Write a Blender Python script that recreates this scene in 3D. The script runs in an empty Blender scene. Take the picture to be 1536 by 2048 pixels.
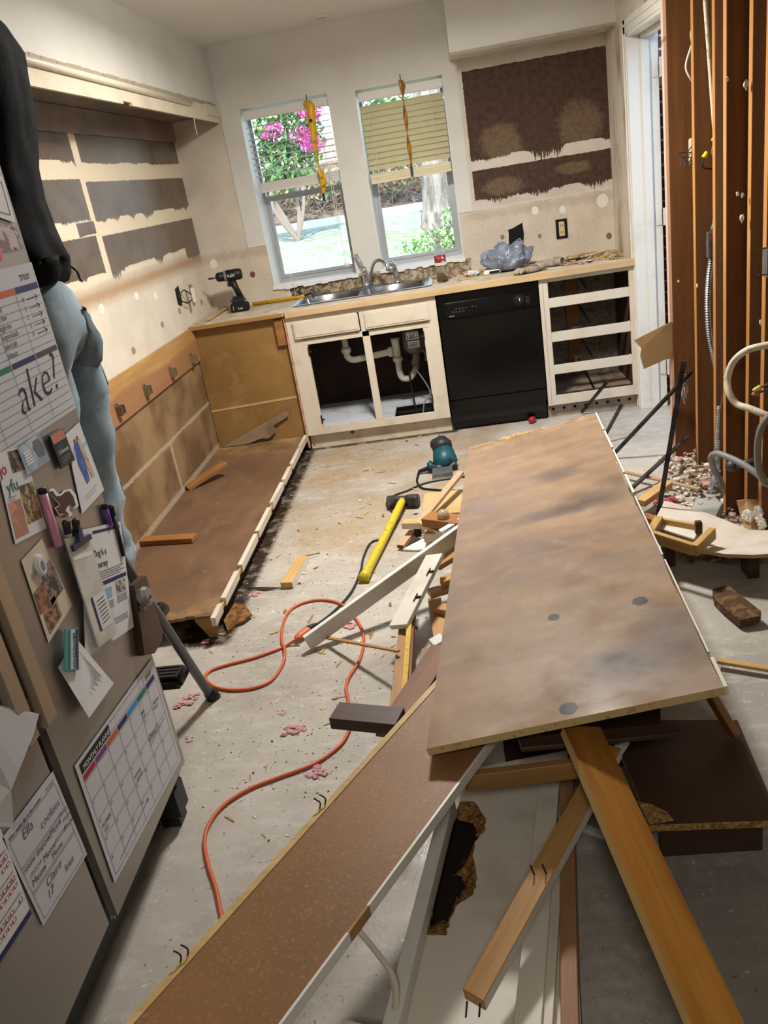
import bpy, bmesh, math, random
from mathutils import Vector, Matrix, noise as mnoise
V = Vector
R = random.Random(7)
scene = bpy.context.scene
COL = scene.collection

# ---------------------------------------------------------------- camera, world, lights, exposure
cam_data = bpy.data.cameras.new('camera')
cam = bpy.data.objects.new('camera', cam_data); COL.objects.link(cam)
cam_data.sensor_fit = 'HORIZONTAL'; cam_data.sensor_width = 36.0
cam_data.lens = 36.0 * 1630.94 / 1536.0
cam_data.clip_start = 0.02; cam_data.clip_end = 200
CAMROT = ((0.985585, 0.119137, 0.120115), (0.064963, 0.389050, -0.918923), (-0.156209, 0.913480, 0.375703))
cam.matrix_world = Matrix(((CAMROT[0][0], CAMROT[0][1], CAMROT[0][2], 1.6819),
                           (CAMROT[1][0], CAMROT[1][1], CAMROT[1][2], -5.6711),
                           (CAMROT[2][0], CAMROT[2][1], CAMROT[2][2], 1.5748), (0, 0, 0, 1)))
scene.camera = cam

vs = scene.view_settings
vs.view_transform = 'Standard'; vs.look = 'None'; vs.gamma = 1.0; vs.use_curve_mapping = False
vs.exposure = 0.0

world = bpy.data.worlds.new('sky'); scene.world = world; world.use_nodes = True
wn = world.node_tree.nodes; wl = world.node_tree.links; wn.clear()
wo = wn.new('ShaderNodeOutputWorld'); wb = wn.new('ShaderNodeBackground'); ws = wn.new('ShaderNodeTexSky')
ws.sky_type = 'NISHITA'; ws.sun_disc = False; ws.sun_elevation = math.radians(55); ws.sun_rotation = math.radians(200)
wl.new(ws.outputs[0], wb.inputs[0]); wl.new(wb.outputs[0], wo.inputs[0]); wb.inputs[1].default_value = 1.1

def light(name, kind, loc, energy, color, target=None, size=0.3, size_y=None):
    d = bpy.data.lights.new(name, kind); d.energy = energy; d.color = color
    if kind == 'AREA':
        d.size = size
        d.spread = math.radians(172)
        if size_y: d.shape = 'RECTANGLE'; d.size_y = size_y
    elif kind == 'SUN': d.angle = math.radians(1)
    else: d.shadow_soft_size = size
    o = bpy.data.objects.new(name, d); COL.objects.link(o); o.location = loc
    if target is not None:
        o.rotation_euler = (V(target) - V(loc)).to_track_quat('-Z', 'Y').to_euler()
    return o
light('sun', 'SUN', (2, -20, 20), 7.5, (1, 0.97, 0.93), target=(0.0, 0.0, 0.0))
light('kitchen_ceiling_lamp', 'AREA', (1.52, -2.05, 2.455), 86, (1.0, 0.965, 0.91), target=(1.52, -2.05, 0), size=0.3)
light('kitchen_fill_light', 'POINT', (1.52, -2.05, 2.32), 11, (1.0, 0.965, 0.91), size=0.12)  # extra point light, added to brighten the ceiling and soffits
light('hall_ceiling_lamp', 'AREA', (1.7, -6.4, 2.44), 20, (1.0, 0.95, 0.86), target=(1.9, -5.4, 0), size=0.35)

# ---------------------------------------------------------------- helpers: colour and materials
def C(h, a=1.0):
    h = h.lstrip('#'); r = []
    for i in (0, 2, 4):
        c = int(h[i:i+2], 16) / 255.0
        r.append(c / 12.92 if c <= 0.04045 else ((c + 0.055) / 1.055) ** 2.4)
    return (r[0], r[1], r[2], a)

class NT:
    """small wrapper that keeps node graphs short"""
    def __init__(s, name):
        s.m = bpy.data.materials.new(name); s.m.use_nodes = True
        s.t = s.m.node_tree; s.n = s.t.nodes; s.l = s.t.links; s.n.clear()
        s.out = s.n.new('ShaderNodeOutputMaterial'); s.b = s.n.new('ShaderNodeBsdfPrincipled')
        s.l.new(s.b.outputs[0], s.out.inputs[0])
        s.tc = s.n.new('ShaderNodeTexCoord').outputs['Object']
        s.sep = None
    def put(s, sock, v):
        if v is None: return
        if isinstance(v, bpy.types.NodeSocket): s.l.new(v, sock)
        else: sock.default_value = v
    def math(s, op, a, b=None, clamp=False):
        n = s.n.new('ShaderNodeMath'); n.operation = op; n.use_clamp = clamp
        s.put(n.inputs[0], a); s.put(n.inputs[1], b); return n.outputs[0]
    def axis(s, i):
        if s.sep is None:
            s.sep = s.n.new('ShaderNodeSeparateXYZ'); s.l.new(s.tc, s.sep.inputs[0])
        return s.sep.outputs[i]
    def map(s, scale=(1, 1, 1), loc=(0, 0, 0)):
        n = s.n.new('ShaderNodeMapping'); n.inputs['Scale'].default_value = scale
        n.inputs['Location'].default_value = loc; s.l.new(s.tc, n.inputs[0]); return n.outputs[0]
    def noise(s, scale, detail=4, rough=0.55, vec=None, stretch=None, loc=(0, 0, 0)):
        n = s.n.new('ShaderNodeTexNoise'); n.inputs['Scale'].default_value = scale
        n.inputs['Detail'].default_value = detail; n.inputs['Roughness'].default_value = rough
        s.l.new(vec if vec else s.map(stretch or (1, 1, 1), loc), n.inputs['Vector']); return n.outputs[0]
    def ramp(s, f, lo, hi):
        n = s.n.new('ShaderNodeMapRange'); n.inputs[1].default_value = lo; n.inputs[2].default_value = hi
        s.put(n.inputs[0], f); return n.outputs[0]
    def mix(s, f, a, b):
        n = s.n.new('ShaderNodeMix'); n.data_type = 'RGBA'; s.put(n.inputs[0], f); s.put(n.inputs[6], a); s.put(n.inputs[7], b)
        return n.outputs[2]
    def fmix(s, f, a, b):
        n = s.n.new('ShaderNodeMix'); n.data_type = 'FLOAT'; s.put(n.inputs[0], f); s.put(n.inputs[2], a); s.put(n.inputs[3], b)
        return n.outputs[0]
    def bump(s, h, strength=0.3, dist=0.01):
        n = s.n.new('ShaderNodeBump'); n.inputs['Strength'].default_value = strength; n.inputs['Distance'].default_value = dist
        s.l.new(h, n.inputs['Height']); s.l.new(n.outputs[0], s.b.inputs['Normal'])
    def set(s, col=None, rough=None, metal=None, spec=None):
        s.put(s.b.inputs['Base Color'], col); s.put(s.b.inputs['Roughness'], rough)
        s.put(s.b.inputs['Metallic'], metal); s.put(s.b.inputs['Specular IOR Level'], spec)
        return s.m

def mat(name, col, rough=0.6, metal=0.0, var=None, bump=None, spec=0.4, stretch=None):
    """var = list of (colour2, scale, lo, hi[, stretch]); bump = (scale, strength)"""
    t = NT(name); c = C(col)
    for v in (var or []):
        f = t.ramp(t.noise(v[1], 5, 0.6, stretch=v[4] if len(v) > 4 else stretch, loc=(R.random()*9, R.random()*9, 0)), v[2], v[3])
        c = t.mix(f, c, C(v[0]))
    if bump: t.bump(t.noise(bump[0], 4, stretch=stretch), bump[1])
    return t.set(c, rough, metal, spec)

def wood(name, a, b, rough=0.55, ring=14, bumpy=0.15):
    """grain along local X"""
    t = NT(name)
    f1 = t.noise(ring, 5, 0.6, stretch=(0.12, 1.6, 1.6), loc=(R.random()*5, R.random()*5, R.random()*5))
    f2 = t.noise(90, 3, 0.6, stretch=(0.05, 1, 1)); f3 = t.noise(3.5, 3, stretch=(0.6, 1, 1))
    f = t.math('ADD', t.math('MULTIPLY', f1, 0.7), t.math('MULTIPLY', f2, 0.3))
    c = t.mix(t.ramp(f, 0.35, 0.65), C(a), C(b))
    dk = tuple(x * 0.72 for x in C(b)[:3]) + (1,)
    c = t.mix(t.math('MULTIPLY', t.ramp(f3, 0.5, 0.75), 0.6), c, dk)
    t.bump(f2, bumpy, 0.002)
    return t.set(c, rough, 0, 0.35)

def rectmask(t, ia, ib, r, edge=0.006, soft=0.004, drip=0.0, dripscale=95):
    """noisy-edged rectangle (a0,a1,b0,b1) in object axes ia, ib; the lower edge may run down in drips"""
    A = t.axis(ia); B = t.axis(ib)
    n1 = t.noise(38, 4, 0.6)
    e = t.math('MULTIPLY', t.math('SUBTRACT', n1, 0.5), edge * 4)
    A2 = t.math('ADD', A, e); B2 = t.math('ADD', B, e)
    k = 1.0 / soft
    m = t.math('MULTIPLY', t.math('SUBTRACT', A2, r[0]), k, True)
    m = t.math('MULTIPLY', m, t.math('MULTIPLY', t.math('SUBTRACT', r[1], A2), k, True))
    m = t.math('MULTIPLY', m, t.math('MULTIPLY', t.math('SUBTRACT', r[3], B2), k, True))
    if drip:
        st = [0.08, 0.08, 0.08]; st[ia] = 1.0
        d = t.noise(dripscale, 3, 0.75, stretch=tuple(st))
        st2 = [0.02, 0.02, 0.02]; st2[ia] = 1.0
        d2 = t.noise(4.5, 2, 0.5, stretch=tuple(st2), loc=(r[0], r[1], r[2]))
        dd = t.math('MULTIPLY', t.ramp(d, 0.3, 0.75), t.math('MULTIPLY', t.ramp(d2, 0.45, 0.62), drip))
        B2 = t.math('ADD', B2, dd)
    m = t.math('MULTIPLY', m, t.math('MULTIPLY', t.math('SUBTRACT', B2, r[2]), k, True))
    return m

# ---------------------------------------------------------------- helpers: meshes and objects
def finish(bm, smooth=False):
    bmesh.ops.recalc_face_normals(bm, faces=bm.faces[:])
    if smooth:
        for f in bm.faces: f.smooth = True

def put(name, bm, mats, parent=None, M=None, smooth=False, origin=None, recalc=True):
    """link bm (world coordinates, or local to M) as ONE mesh object, child of parent if given"""
    if recalc: bmesh.ops.recalc_face_normals(bm, faces=bm.faces[:])
    if smooth:
        for f in bm.faces: f.smooth = True
    if M is None:
        if origin is None:
            xs = [v.co for v in bm.verts]
            origin = V(((min(c.x for c in xs) + max(c.x for c in xs)) / 2, (min(c.y for c in xs) + max(c.y for c in xs)) / 2, min(c.z for c in xs)))
        origin = V(origin); M = Matrix.Translation(origin)
        bmesh.ops.translate(bm, verts=bm.verts[:], vec=-origin)
    me = bpy.data.meshes.new(name); bm.to_mesh(me); bm.free()
    for m in (mats if isinstance(mats, (list, tuple)) else [mats]): me.materials.append(m)
    o = bpy.data.objects.new(name, me); COL.objects.link(o)
    if parent is not None:
        o.parent = parent
        o.matrix_basis = parent_world(parent).inverted() @ M
    else: o.matrix_basis = M
    return o

def parent_world(p):
    return parent_world(p.parent) @ p.matrix_basis if p.parent else p.matrix_basis.copy()

def tag(o, label, cat, group=None, kind=None):
    o['label'] = label; o['category'] = cat
    if group: o['group'] = group
    if kind: o['kind'] = kind
    return o
def struct(o): o['kind'] = 'structure'; return o
def thing(name, label, cat, loc, group=None):
    o = bpy.data.objects.new(name, None); COL.objects.link(o); o.location = loc
    o.empty_display_size = 0.1
    o.matrix_basis = Matrix.Translation(V(loc))
    return tag(o, label, cat, group)

def NB(): return bmesh.new()
def hexa(bm, t4, b4, mi=0, caps=(0, 0, 0, 0, 0, 0)):
    vs_ = [bm.verts.new(p) for p in list(t4) + list(b4)]
    idx = [(0, 1, 2, 3), (7, 6, 5, 4), (0, 4, 5, 1), (1, 5, 6, 2), (2, 6, 7, 3), (3, 7, 4, 0)]
    fs = []
    for k, q in enumerate(idx):
        f = bm.faces.new([vs_[i] for i in q]); f.material_index = caps[k] if caps[k] else mi; fs.append(f)
    return vs_, fs
def bx(bm, x0, x1, y0, y1, z0, z1, bev=0.0, mi=0):
    t4 = [(x0, y0, z1), (x1, y0, z1), (x1, y1, z1), (x0, y1, z1)]
    b4 = [(p[0], p[1], z0) for p in t4]
    vs_, fs = hexa(bm, t4, b4, mi)
    if bev:
        es = list({e for f in fs for e in f.edges})
        r = bmesh.ops.bevel(bm, geom=es, offset=bev, segments=2, affect='EDGES', clamp_overlap=True)
        for f in r['faces']: f.material_index = mi
    return bm
def slab(bm, top4, thick, mi=0, caps=(0, 0, 0, 0, 0, 0), nrm=None):
    p = [V(q) for q in top4]
    n = nrm or (p[1] - p[0]).cross(p[3] - p[0]).normalized()
    if nrm is None and n.z < 0: n = -n
    return hexa(bm, p, [q - n * thick for q in p], mi, caps)
def prism(bm, pts, vec, mi=0, side=None):
    """extrude a planar outline by vec"""
    a = [bm.verts.new(p) for p in pts]; b = [bm.verts.new(V(p) + V(vec)) for p in pts]
    f = bm.faces.new(a); f.material_index = mi
    g = bm.faces.new(b[::-1]); g.material_index = mi
    n = len(a)
    for i in range(n):
        h = bm.faces.new([a[i], b[i], b[(i + 1) % n], a[(i + 1) % n]]); h.material_index = mi if side is None else side
    return bm
def frame_of(d):
    d = d.normalized(); u = d.cross(V((0, 0, 1)))
    if u.length < 1e-3: u = V((1, 0, 0))
    u.normalize(); return u, u.cross(d).normalized()
def tube(bm, pts, r, seg=8, mi=0, cap=True, flat=1.0):
    pts = [V(p) for p in pts]; rings = []; n = len(pts)
    rr = r if isinstance(r, (list, tuple)) else [r] * n
    pu = None
    for i, p in enumerate(pts):
        d = (pts[min(i + 1, n - 1)] - pts[max(i - 1, 0)])
        if d.length < 1e-9: d = V((0, 0, 1))
        d.normalize()
        if pu is None: u, w = frame_of(d)
        else:
            u = pu - d * pu.dot(d)
            u = u.normalized() if u.length > 1e-6 else frame_of(d)[0]
            w = d.cross(u) * -1
        pu = u; w = u.cross(d)
        rings.append([bm.verts.new(p + u * math.cos(2 * math.pi * k / seg) * rr[i] + w * math.sin(2 * math.pi * k / seg) * rr[i] * flat) for k in range(seg)])
    for i in range(n - 1):
        for k in range(seg):
            f = bm.faces.new([rings[i][k], rings[i][(k + 1) % seg], rings[i + 1][(k + 1) % seg], rings[i + 1][k]]); f.material_index = mi
    if cap:
        bm.faces.new(rings[0][::-1]).material_index = mi; bm.faces.new(rings[-1]).material_index = mi
    return bm
def lathe(bm, prof, M=Matrix(), seg=16, mi=0):
    """prof = [(radius, z)...] about local Z, placed by M"""
    rings = []
    for r, z in prof:
        rings.append([bm.verts.new(M @ V((max(r, 1e-5) * math.cos(2 * math.pi * k / seg), max(r, 1e-5) * math.sin(2 * math.pi * k / seg), z))) for k in range(seg)])
    for i in range(len(rings) - 1):
        for k in range(seg):
            f = bm.faces.new([rings[i][k], rings[i][(k + 1) % seg], rings[i + 1][(k + 1) % seg], rings[i + 1][k]]); f.material_index = mi
    bm.faces.new(rings[0][::-1]).material_index = mi; bm.faces.new(rings[-1]).material_index = mi
    return bm
def spline(pts, n=8):
    pts = [V(p) for p in pts]; P = [pts[0]] + pts + [pts[-1]]; out = []
    for i in range(1, len(P) - 2):
        a, b, c, d = P[i-1], P[i], P[i+1], P[i+2]
        for k in range(n):
            t = k / n
            out.append(0.5 * ((2*b) + (c - a)*t + (2*a - 5*b + 4*c - d)*t*t + (3*b - a - 3*c + d)*t**3))
    out.append(pts[-1]); return out
def axisM(o, xdir, up=(0, 0, 1)):
    x = V(xdir).normalized(); z = V(up); z = (z - x * z.dot(x)).normalized(); y = z.cross(x)
    return Matrix(((x.x, y.x, z.x, o[0]), (x.y, y.y, z.y, o[1]), (x.z, y.z, z.z, o[2]), (0, 0, 0, 1)))
def plank(name, p0, p1, w, t, mats, up=(0, 0, 1), parent=None, caps=(0, 0, 0, 0, 0, 0), bev=0.0015, taper=0, rag=0.0):
    """board from p0 to p1 (middle of its top face), grain along its length; caps: top,bottom,-y,+x end,+y,-x end"""
    p0, p1 = V(p0), V(p1); L = (p1 - p0).length
    M = axisM((p0 + p1) / 2, p1 - p0, up)
    bm = NB(); h = L / 2
    n = 1 if not rag else max(3, int(L / 0.03))
    t4 = [(-h, -w/2, 0), (h, -w/2 + taper, 0), (h, w/2 - taper, 0), (-h, w/2, 0)]
    hexa(bm, t4, [(q[0], q[1], -t) for q in t4], 0, caps)
    if rag:
        for v in bm.verts:
            v.co += V((R.uniform(-rag, rag), R.uniform(-rag, rag), R.uniform(-rag, rag) * 0.4))
    if bev:
        bmesh.ops.bevel(bm, geom=bm.edges[:], offset=bev, segments=1, affect='EDGES', clamp_overlap=True)
    return put(name, bm, mats, parent, M)
def blob(bm, c, r, sub=2, amp=0.25, fr=3.0, mi=0, seed=0.0, squash=(1, 1, 1)):
    q = bmesh.ops.create_icosphere(bm, subdivisions=sub, radius=1.0)
    for v in q['verts']:
        k = 1 + amp * mnoise.noise(v.co * fr + V((seed, seed * 1.7, seed * 0.3)))
        v.co = V((v.co.x * squash[0], v.co.y * squash[1], v.co.z * squash[2])) * r * k + V(c)
    for f in {f for v in q['verts'] for f in v.link_faces}: f.material_index = mi
    return q['verts']
DG = None
def text(name, s, loc, right, up, size, m, parent, align='LEFT', shear=0.0, depth=0.0003, sx=1.0):
    cu = bpy.data.curves.new(name, 'FONT'); cu.body = s; cu.size = size; cu.align_x = align; cu.shear = shear; cu.extrude = depth
    cu.resolution_u = 2
    if name == 'handwriting': cu.offset = -0.014 * size
    tmp = bpy.data.objects.new('tmp', cu); COL.objects.link(tmp)
    dg = bpy.context.evaluated_depsgraph_get(); dg.update()
    me = bpy.data.meshes.new_from_object(tmp.evaluated_get(dg)); me.name = name
    bpy.data.objects.remove(tmp); bpy.data.curves.remove(cu)
    me.materials.clear(); me.materials.append(m)
    M = axisM(loc, right, V(right).cross(V(up)))
    M = M @ Matrix.Diagonal((sx, 1, 1, 1))
    me.transform(Matrix.Diagonal((sx, 1, 1, 1)))
    M = axisM(loc, right, V(right).cross(V(up)))
    o = bpy.data.objects.new(name, me); COL.objects.link(o); o.parent = parent
    o.matrix_basis = parent_world(parent).inverted() @ M
    return o

# ---------------------------------------------------------------- materials
PAINT = mat('white_wall_paint', '#d4d1c9', 0.75, var=[('#cbc7bd', 2.5, 0.4, 0.7)], bump=(60, 0.08))
CEIL = mat('ceiling_paint', '#dcdad4', 0.85, bump=(120, 0.15))
CREAM = mat('cream_cabinet_paint', '#d2c7b4', 0.38, var=[('#c5b8a4', 9, 0.5, 0.75)])
CREAMOLD = mat('chipped_cream_paint', '#d8cab2', 0.5, var=[('#4d3a28', 16, 0.66, 0.69), ('#b9a88c', 7, 0.5, 0.7)])
WHITE = mat('white_trim_paint', '#dddbd2', 0.4, var=[('#cfccc0', 6, 0.5, 0.7)])
GREYWHITE = mat('soiled_white_board_paint', '#d6d0c2', 0.5, var=[('#b8ae9c', 5, 0.5, 0.75)])
DARK = mat('dark_void', '#0c0a08', 0.9)
BLACKGLOSS = mat('black_enamel', '#050505', 0.25, spec=0.35)
BLACKPL = mat('black_plastic', '#121212', 0.45)
CHARPL = mat('charcoal_plastic', '#24252a', 0.5)
CHROME = mat('chrome', '#d8d8da', 0.12, 1.0)
STEEL = mat('brushed_stainless', '#a8a8a6', 0.3, 1.0, bump=(70, 0.03))
DARKSTEEL = mat('dark_steel', '#4d4946', 0.5, 0.7, var=[('#241f1c', 12, 0.45, 0.7)])
GALV = mat('galvanised_metal', '#a9abab', 0.35, 0.85, var=[('#7f8182', 20, 0.4, 0.7)])
RUST = mat('rusty_nail', '#3a2a22', 0.7, 0.4)
PVC = mat('white_pvc', '#d9d5ca', 0.35)
GREYCABLE = mat('grey_cable_jacket', '#7b7d7e', 0.5)
CREAMCABLE = mat('cream_cable_jacket', '#cfc4ac', 0.55, var=[('#8f8470', 30, 0.55, 0.7)])
PINE = wood('pale_pine', '#cda970', '#b58a50')
PINEDARK = wood('pine_in_shade_of_age', '#a98350', '#8a6437')
ORANGEWOOD = wood('orange_varnished_wood', '#a4702c', '#835019', 0.4)
REDWOOD = wood('reddish_fir', '#a8743f', '#83562b')
BROWNWOOD = wood('dark_brown_stained_wood', '#553c2c', '#3f2b1e', 0.45)
EDGEWOOD = wood('raw_board_edge', '#cfb27c', '#b59258')
STUDM = wood('stud_face', '#754a24', '#5c3614', 0.6)
STUDEDGE = wood('lit_stud_edge', '#c08c4e', '#a06c34', 0.6)  # paler than the face: light falling on this side put into the colour
MDF = mat('tan_hardboard', '#94713f', 0.55, var=[('#7c5a2e', 2.2, 0.42, 0.7), ('#a5834f', 6, 0.55, 0.8)])
PARTICLE = mat('raw_particleboard', '#b08a4c', 0.95, var=[('#7c5a2b', 60, 0.45, 0.62), ('#d2b273', 95, 0.5, 0.65)], bump=(140, 0.9))
BROWNBOARD = mat('brown_melamine', '#6b4f38', 0.42, var=[('#5a4130', 2.0, 0.4, 0.65), ('#7c6147', 9, 0.5, 0.75)], bump=(200, 0.05))
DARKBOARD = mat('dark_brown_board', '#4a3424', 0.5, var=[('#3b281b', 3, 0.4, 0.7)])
GLASSY = None

def stainless_panel():
    t = NT('stainless_door')
    c = t.mix(t.ramp(t.noise(1.2, 2, stretch=(1, 1, 0.3)), 0.35, 0.7), C('#a8a29b'), C('#96908a'))
    t.bump(t.noise(300, 2, stretch=(1, 0.02, 1)), 0.03, 0.001)
    return t.set(c, 0.36, 0.8, 0.5)
FRIDGE = stainless_panel()
HANDLE = mat('fridge_handle_metal', '#b3a48f', 0.35, 0.55)
PAPER = mat('white_paper', '#dcdbdd', 0.7)
PAPERCREAM = mat('cream_paper', '#d3c7b2', 0.7)
BOARDWHITE = mat('whiteboard_sheet', '#c9c8ce', 0.3)
INK = mat('dark_ink', '#2c2c38', 0.8)
INKGREY = mat('grey_print', '#84848e', 0.8)
INKNAVY = mat('navy_print', '#262a5e', 0.6)
INKBLUE = mat('blue_marker', '#2f4470', 0.8)
INKRED = mat('red_print', '#a8283a', 0.7)
INKORANGE = mat('orange_print', '#c7643c', 0.7)
INKPURPLE = mat('purple_print', '#7b3a86', 0.7)
INKSKY = mat('light_blue_print', '#2f8fd0', 0.7)
INKTEAL = mat('teal_print', '#2c7a68', 0.7)
INKWHITE = mat('white_print', '#e6e6e6', 0.7)
INKPINK = mat('pink_print', '#d98f98', 0.7)
INKBLACK = mat('black_print', '#101010', 0.6)
DENIM = mat('light_denim', '#93a4ae', 0.85, var=[('#73848f', 5, 0.42, 0.66), ('#b3bfc6', 11, 0.56, 0.75)], bump=(260, 0.06))
HOODIE = mat('black_fleece', '#030303', 0.8, bump=(150, 0.2), spec=0.12)
SKIN = mat('skin', '#c48f72', 0.55)
HAIR = mat('dark_hair', '#1f1510', 0.6)
YELLOW = mat('yellow_fibreglass', '#c8b42a', 0.45, var=[('#8f8420', 45, 0.55, 0.68)])
TAPEY = mat('yellow_ribbon', '#d3a21a', 0.35, var=[('#7a5a10', 22, 0.58, 0.68)])
TEAL = mat('teal_tool_plastic', '#0f4a55', 0.4, bump=(180, 0.1))
ORANGECORD = mat('orange_cord', '#c65a33', 0.45)
PINKFLUFF = mat('pink_insulation', '#cfa0a2', 0.95, var=[('#b57f84', 30, 0.45, 0.65)], bump=(90, 0.8))
CHALK = mat('plaster_crumb', '#d8cfc2', 0.95, var=[('#b9a795', 25, 0.45, 0.65)])
RUBBLEBROWN = mat('dusty_brown_crumb', '#8d7158', 0.95)
DRYWALLPAPER = mat('brown_drywall_paper', '#a5865c', 0.8, var=[('#967648', 6, 0.45, 0.65)])

def back_wall_material():
    t = NT('back_wall_surface')
    sp = t.noise(150, 5, 0.7)
    speck = t.math('MULTIPLY', t.ramp(sp, 0.43, 0.62), 0.75)
    blot = t.ramp(t.noise(5, 4), 0.4, 0.65)
    c = t.mix(t.ramp(t.noise(2, 3), 0.35, 0.7), C('#d3d0c8'), C('#cac6bc'))
    bare = t.mix(t.math('MULTIPLY', speck, blot), C('#cfc5b5'), C('#9a8a74'))
    c = t.mix(rectmask(t, 0, 2, (-0.2, 0.333, 0.8, 2.12), 0.004), c, bare)
    tan = t.mix(t.math('MULTIPLY', speck, t.math('ADD', blot, 0.35, True)), C('#d3c8b7'), C('#a08a6f'))
    for r in ((-0.2, 0.545, 0.8, 1.285), (1.757, 2.9, 0.8, 1.282)):
        c = t.mix(rectmask(t, 0, 2, r, 0.004), c, tan)
        c = t.mix(t.math('MULTIPLY', rectmask(t, 0, 2, (r[0], r[1], 1.205, r[3]), 0.02, 0.075), 0.9), c, C('#7d5e43'))
    dirt = t.mix(t.ramp(t.noise(28, 5, 0.7), 0.42, 0.58), C('#b5a78e'), C('#6d5d47'))
    dirt = t.mix(t.math('MULTIPLY', t.ramp(t.axis(0), 1.05, 0.62), t.ramp(t.noise(22, 5, 0.7), 0.46, 0.56)), dirt, C('#2b231a'))
    c = t.mix(rectmask(t, 0, 2, (0.56, 1.80, 0.8, 0.995), 0.008), c, dirt)
    nich = t.mix(t.ramp(t.noise(4, 3), 0.4, 0.7), C('#cfc7ba'), C('#beb4a5'))
    c = t.mix(rectmask(t, 0, 2, (1.846, 2.9, 1.285, 2.17), 0.002), c, nich)
    brown = t.mix(t.ramp(t.noise(30, 4), 0.4, 0.65), C('#4d392d'), C('#3e2c22'))
    lite = t.mix(t.ramp(t.noise(40, 4), 0.4, 0.65), C('#6e5b46'), C('#5f4c38'))
    for (cx, cz, rx, rz) in ((2.07, 1.66, 0.15, 0.12), (2.56, 1.68, 0.16, 0.16), (2.06, 1.40, 0.16, 0.06), (2.5, 1.44, 0.13, 0.04)):
        dx = t.math('DIVIDE', t.math('SUBTRACT', t.axis(0), cx), rx); dz = t.math('DIVIDE', t.math('SUBTRACT', t.axis(2), cz), rz)
        q = t.math('ADD', t.math('MULTIPLY', dx, dx), t.math('MULTIPLY', dz, dz))
        q = t.math('ADD', q, t.math('MULTIPLY', t.noise(11, 6, 0.75), 2.6))
        brown = t.mix(t.ramp(q, 2.25, 1.75), brown, lite)
    for r, d in (((1.868, 2.744, 1.585, 2.088), 0.11), ((1.868, 2.742, 1.345, 1.518), 0.07)):
        c = t.mix(rectmask(t, 0, 2, r, 0.004, 0.003, d), c, brown)
    for (hx, hz, hr, hc) in ((2.244, 1.222, 0.022, '#e2ddd2'), (2.418, 1.2, 0.02, '#e2ddd2'), (2.672, 1.215, 0.036, '#e0dbd0'), (0.077, 1.215, 0.026, '#e0dbd0'),
                             (0.326, 1.106, 0.018, '#6b4a35'), (2.702, 0.993, 0.018, '#7d6247'), (2.26, 1.06, 0.012, '#8a7358'), (2.02, 1.09, 0.013, '#8a7358')):
        dx = t.math('DIVIDE', t.math('SUBTRACT', t.axis(0), hx), hr); dz = t.math('DIVIDE', t.math('SUBTRACT', t.axis(2), hz), hr * 1.15)
        q = t.math('ADD', t.math('MULTIPLY', dx, dx), t.math('MULTIPLY', dz, dz))
        c = t.mix(t.ramp(t.math('ADD', q, t.math('MULTIPLY', sp, 0.4)), 1.3, 1.1), c, C(hc))
    t.bump(sp, 0.12, 0.004)
    return t.set(c, 0.8, 0, 0.3)

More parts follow.
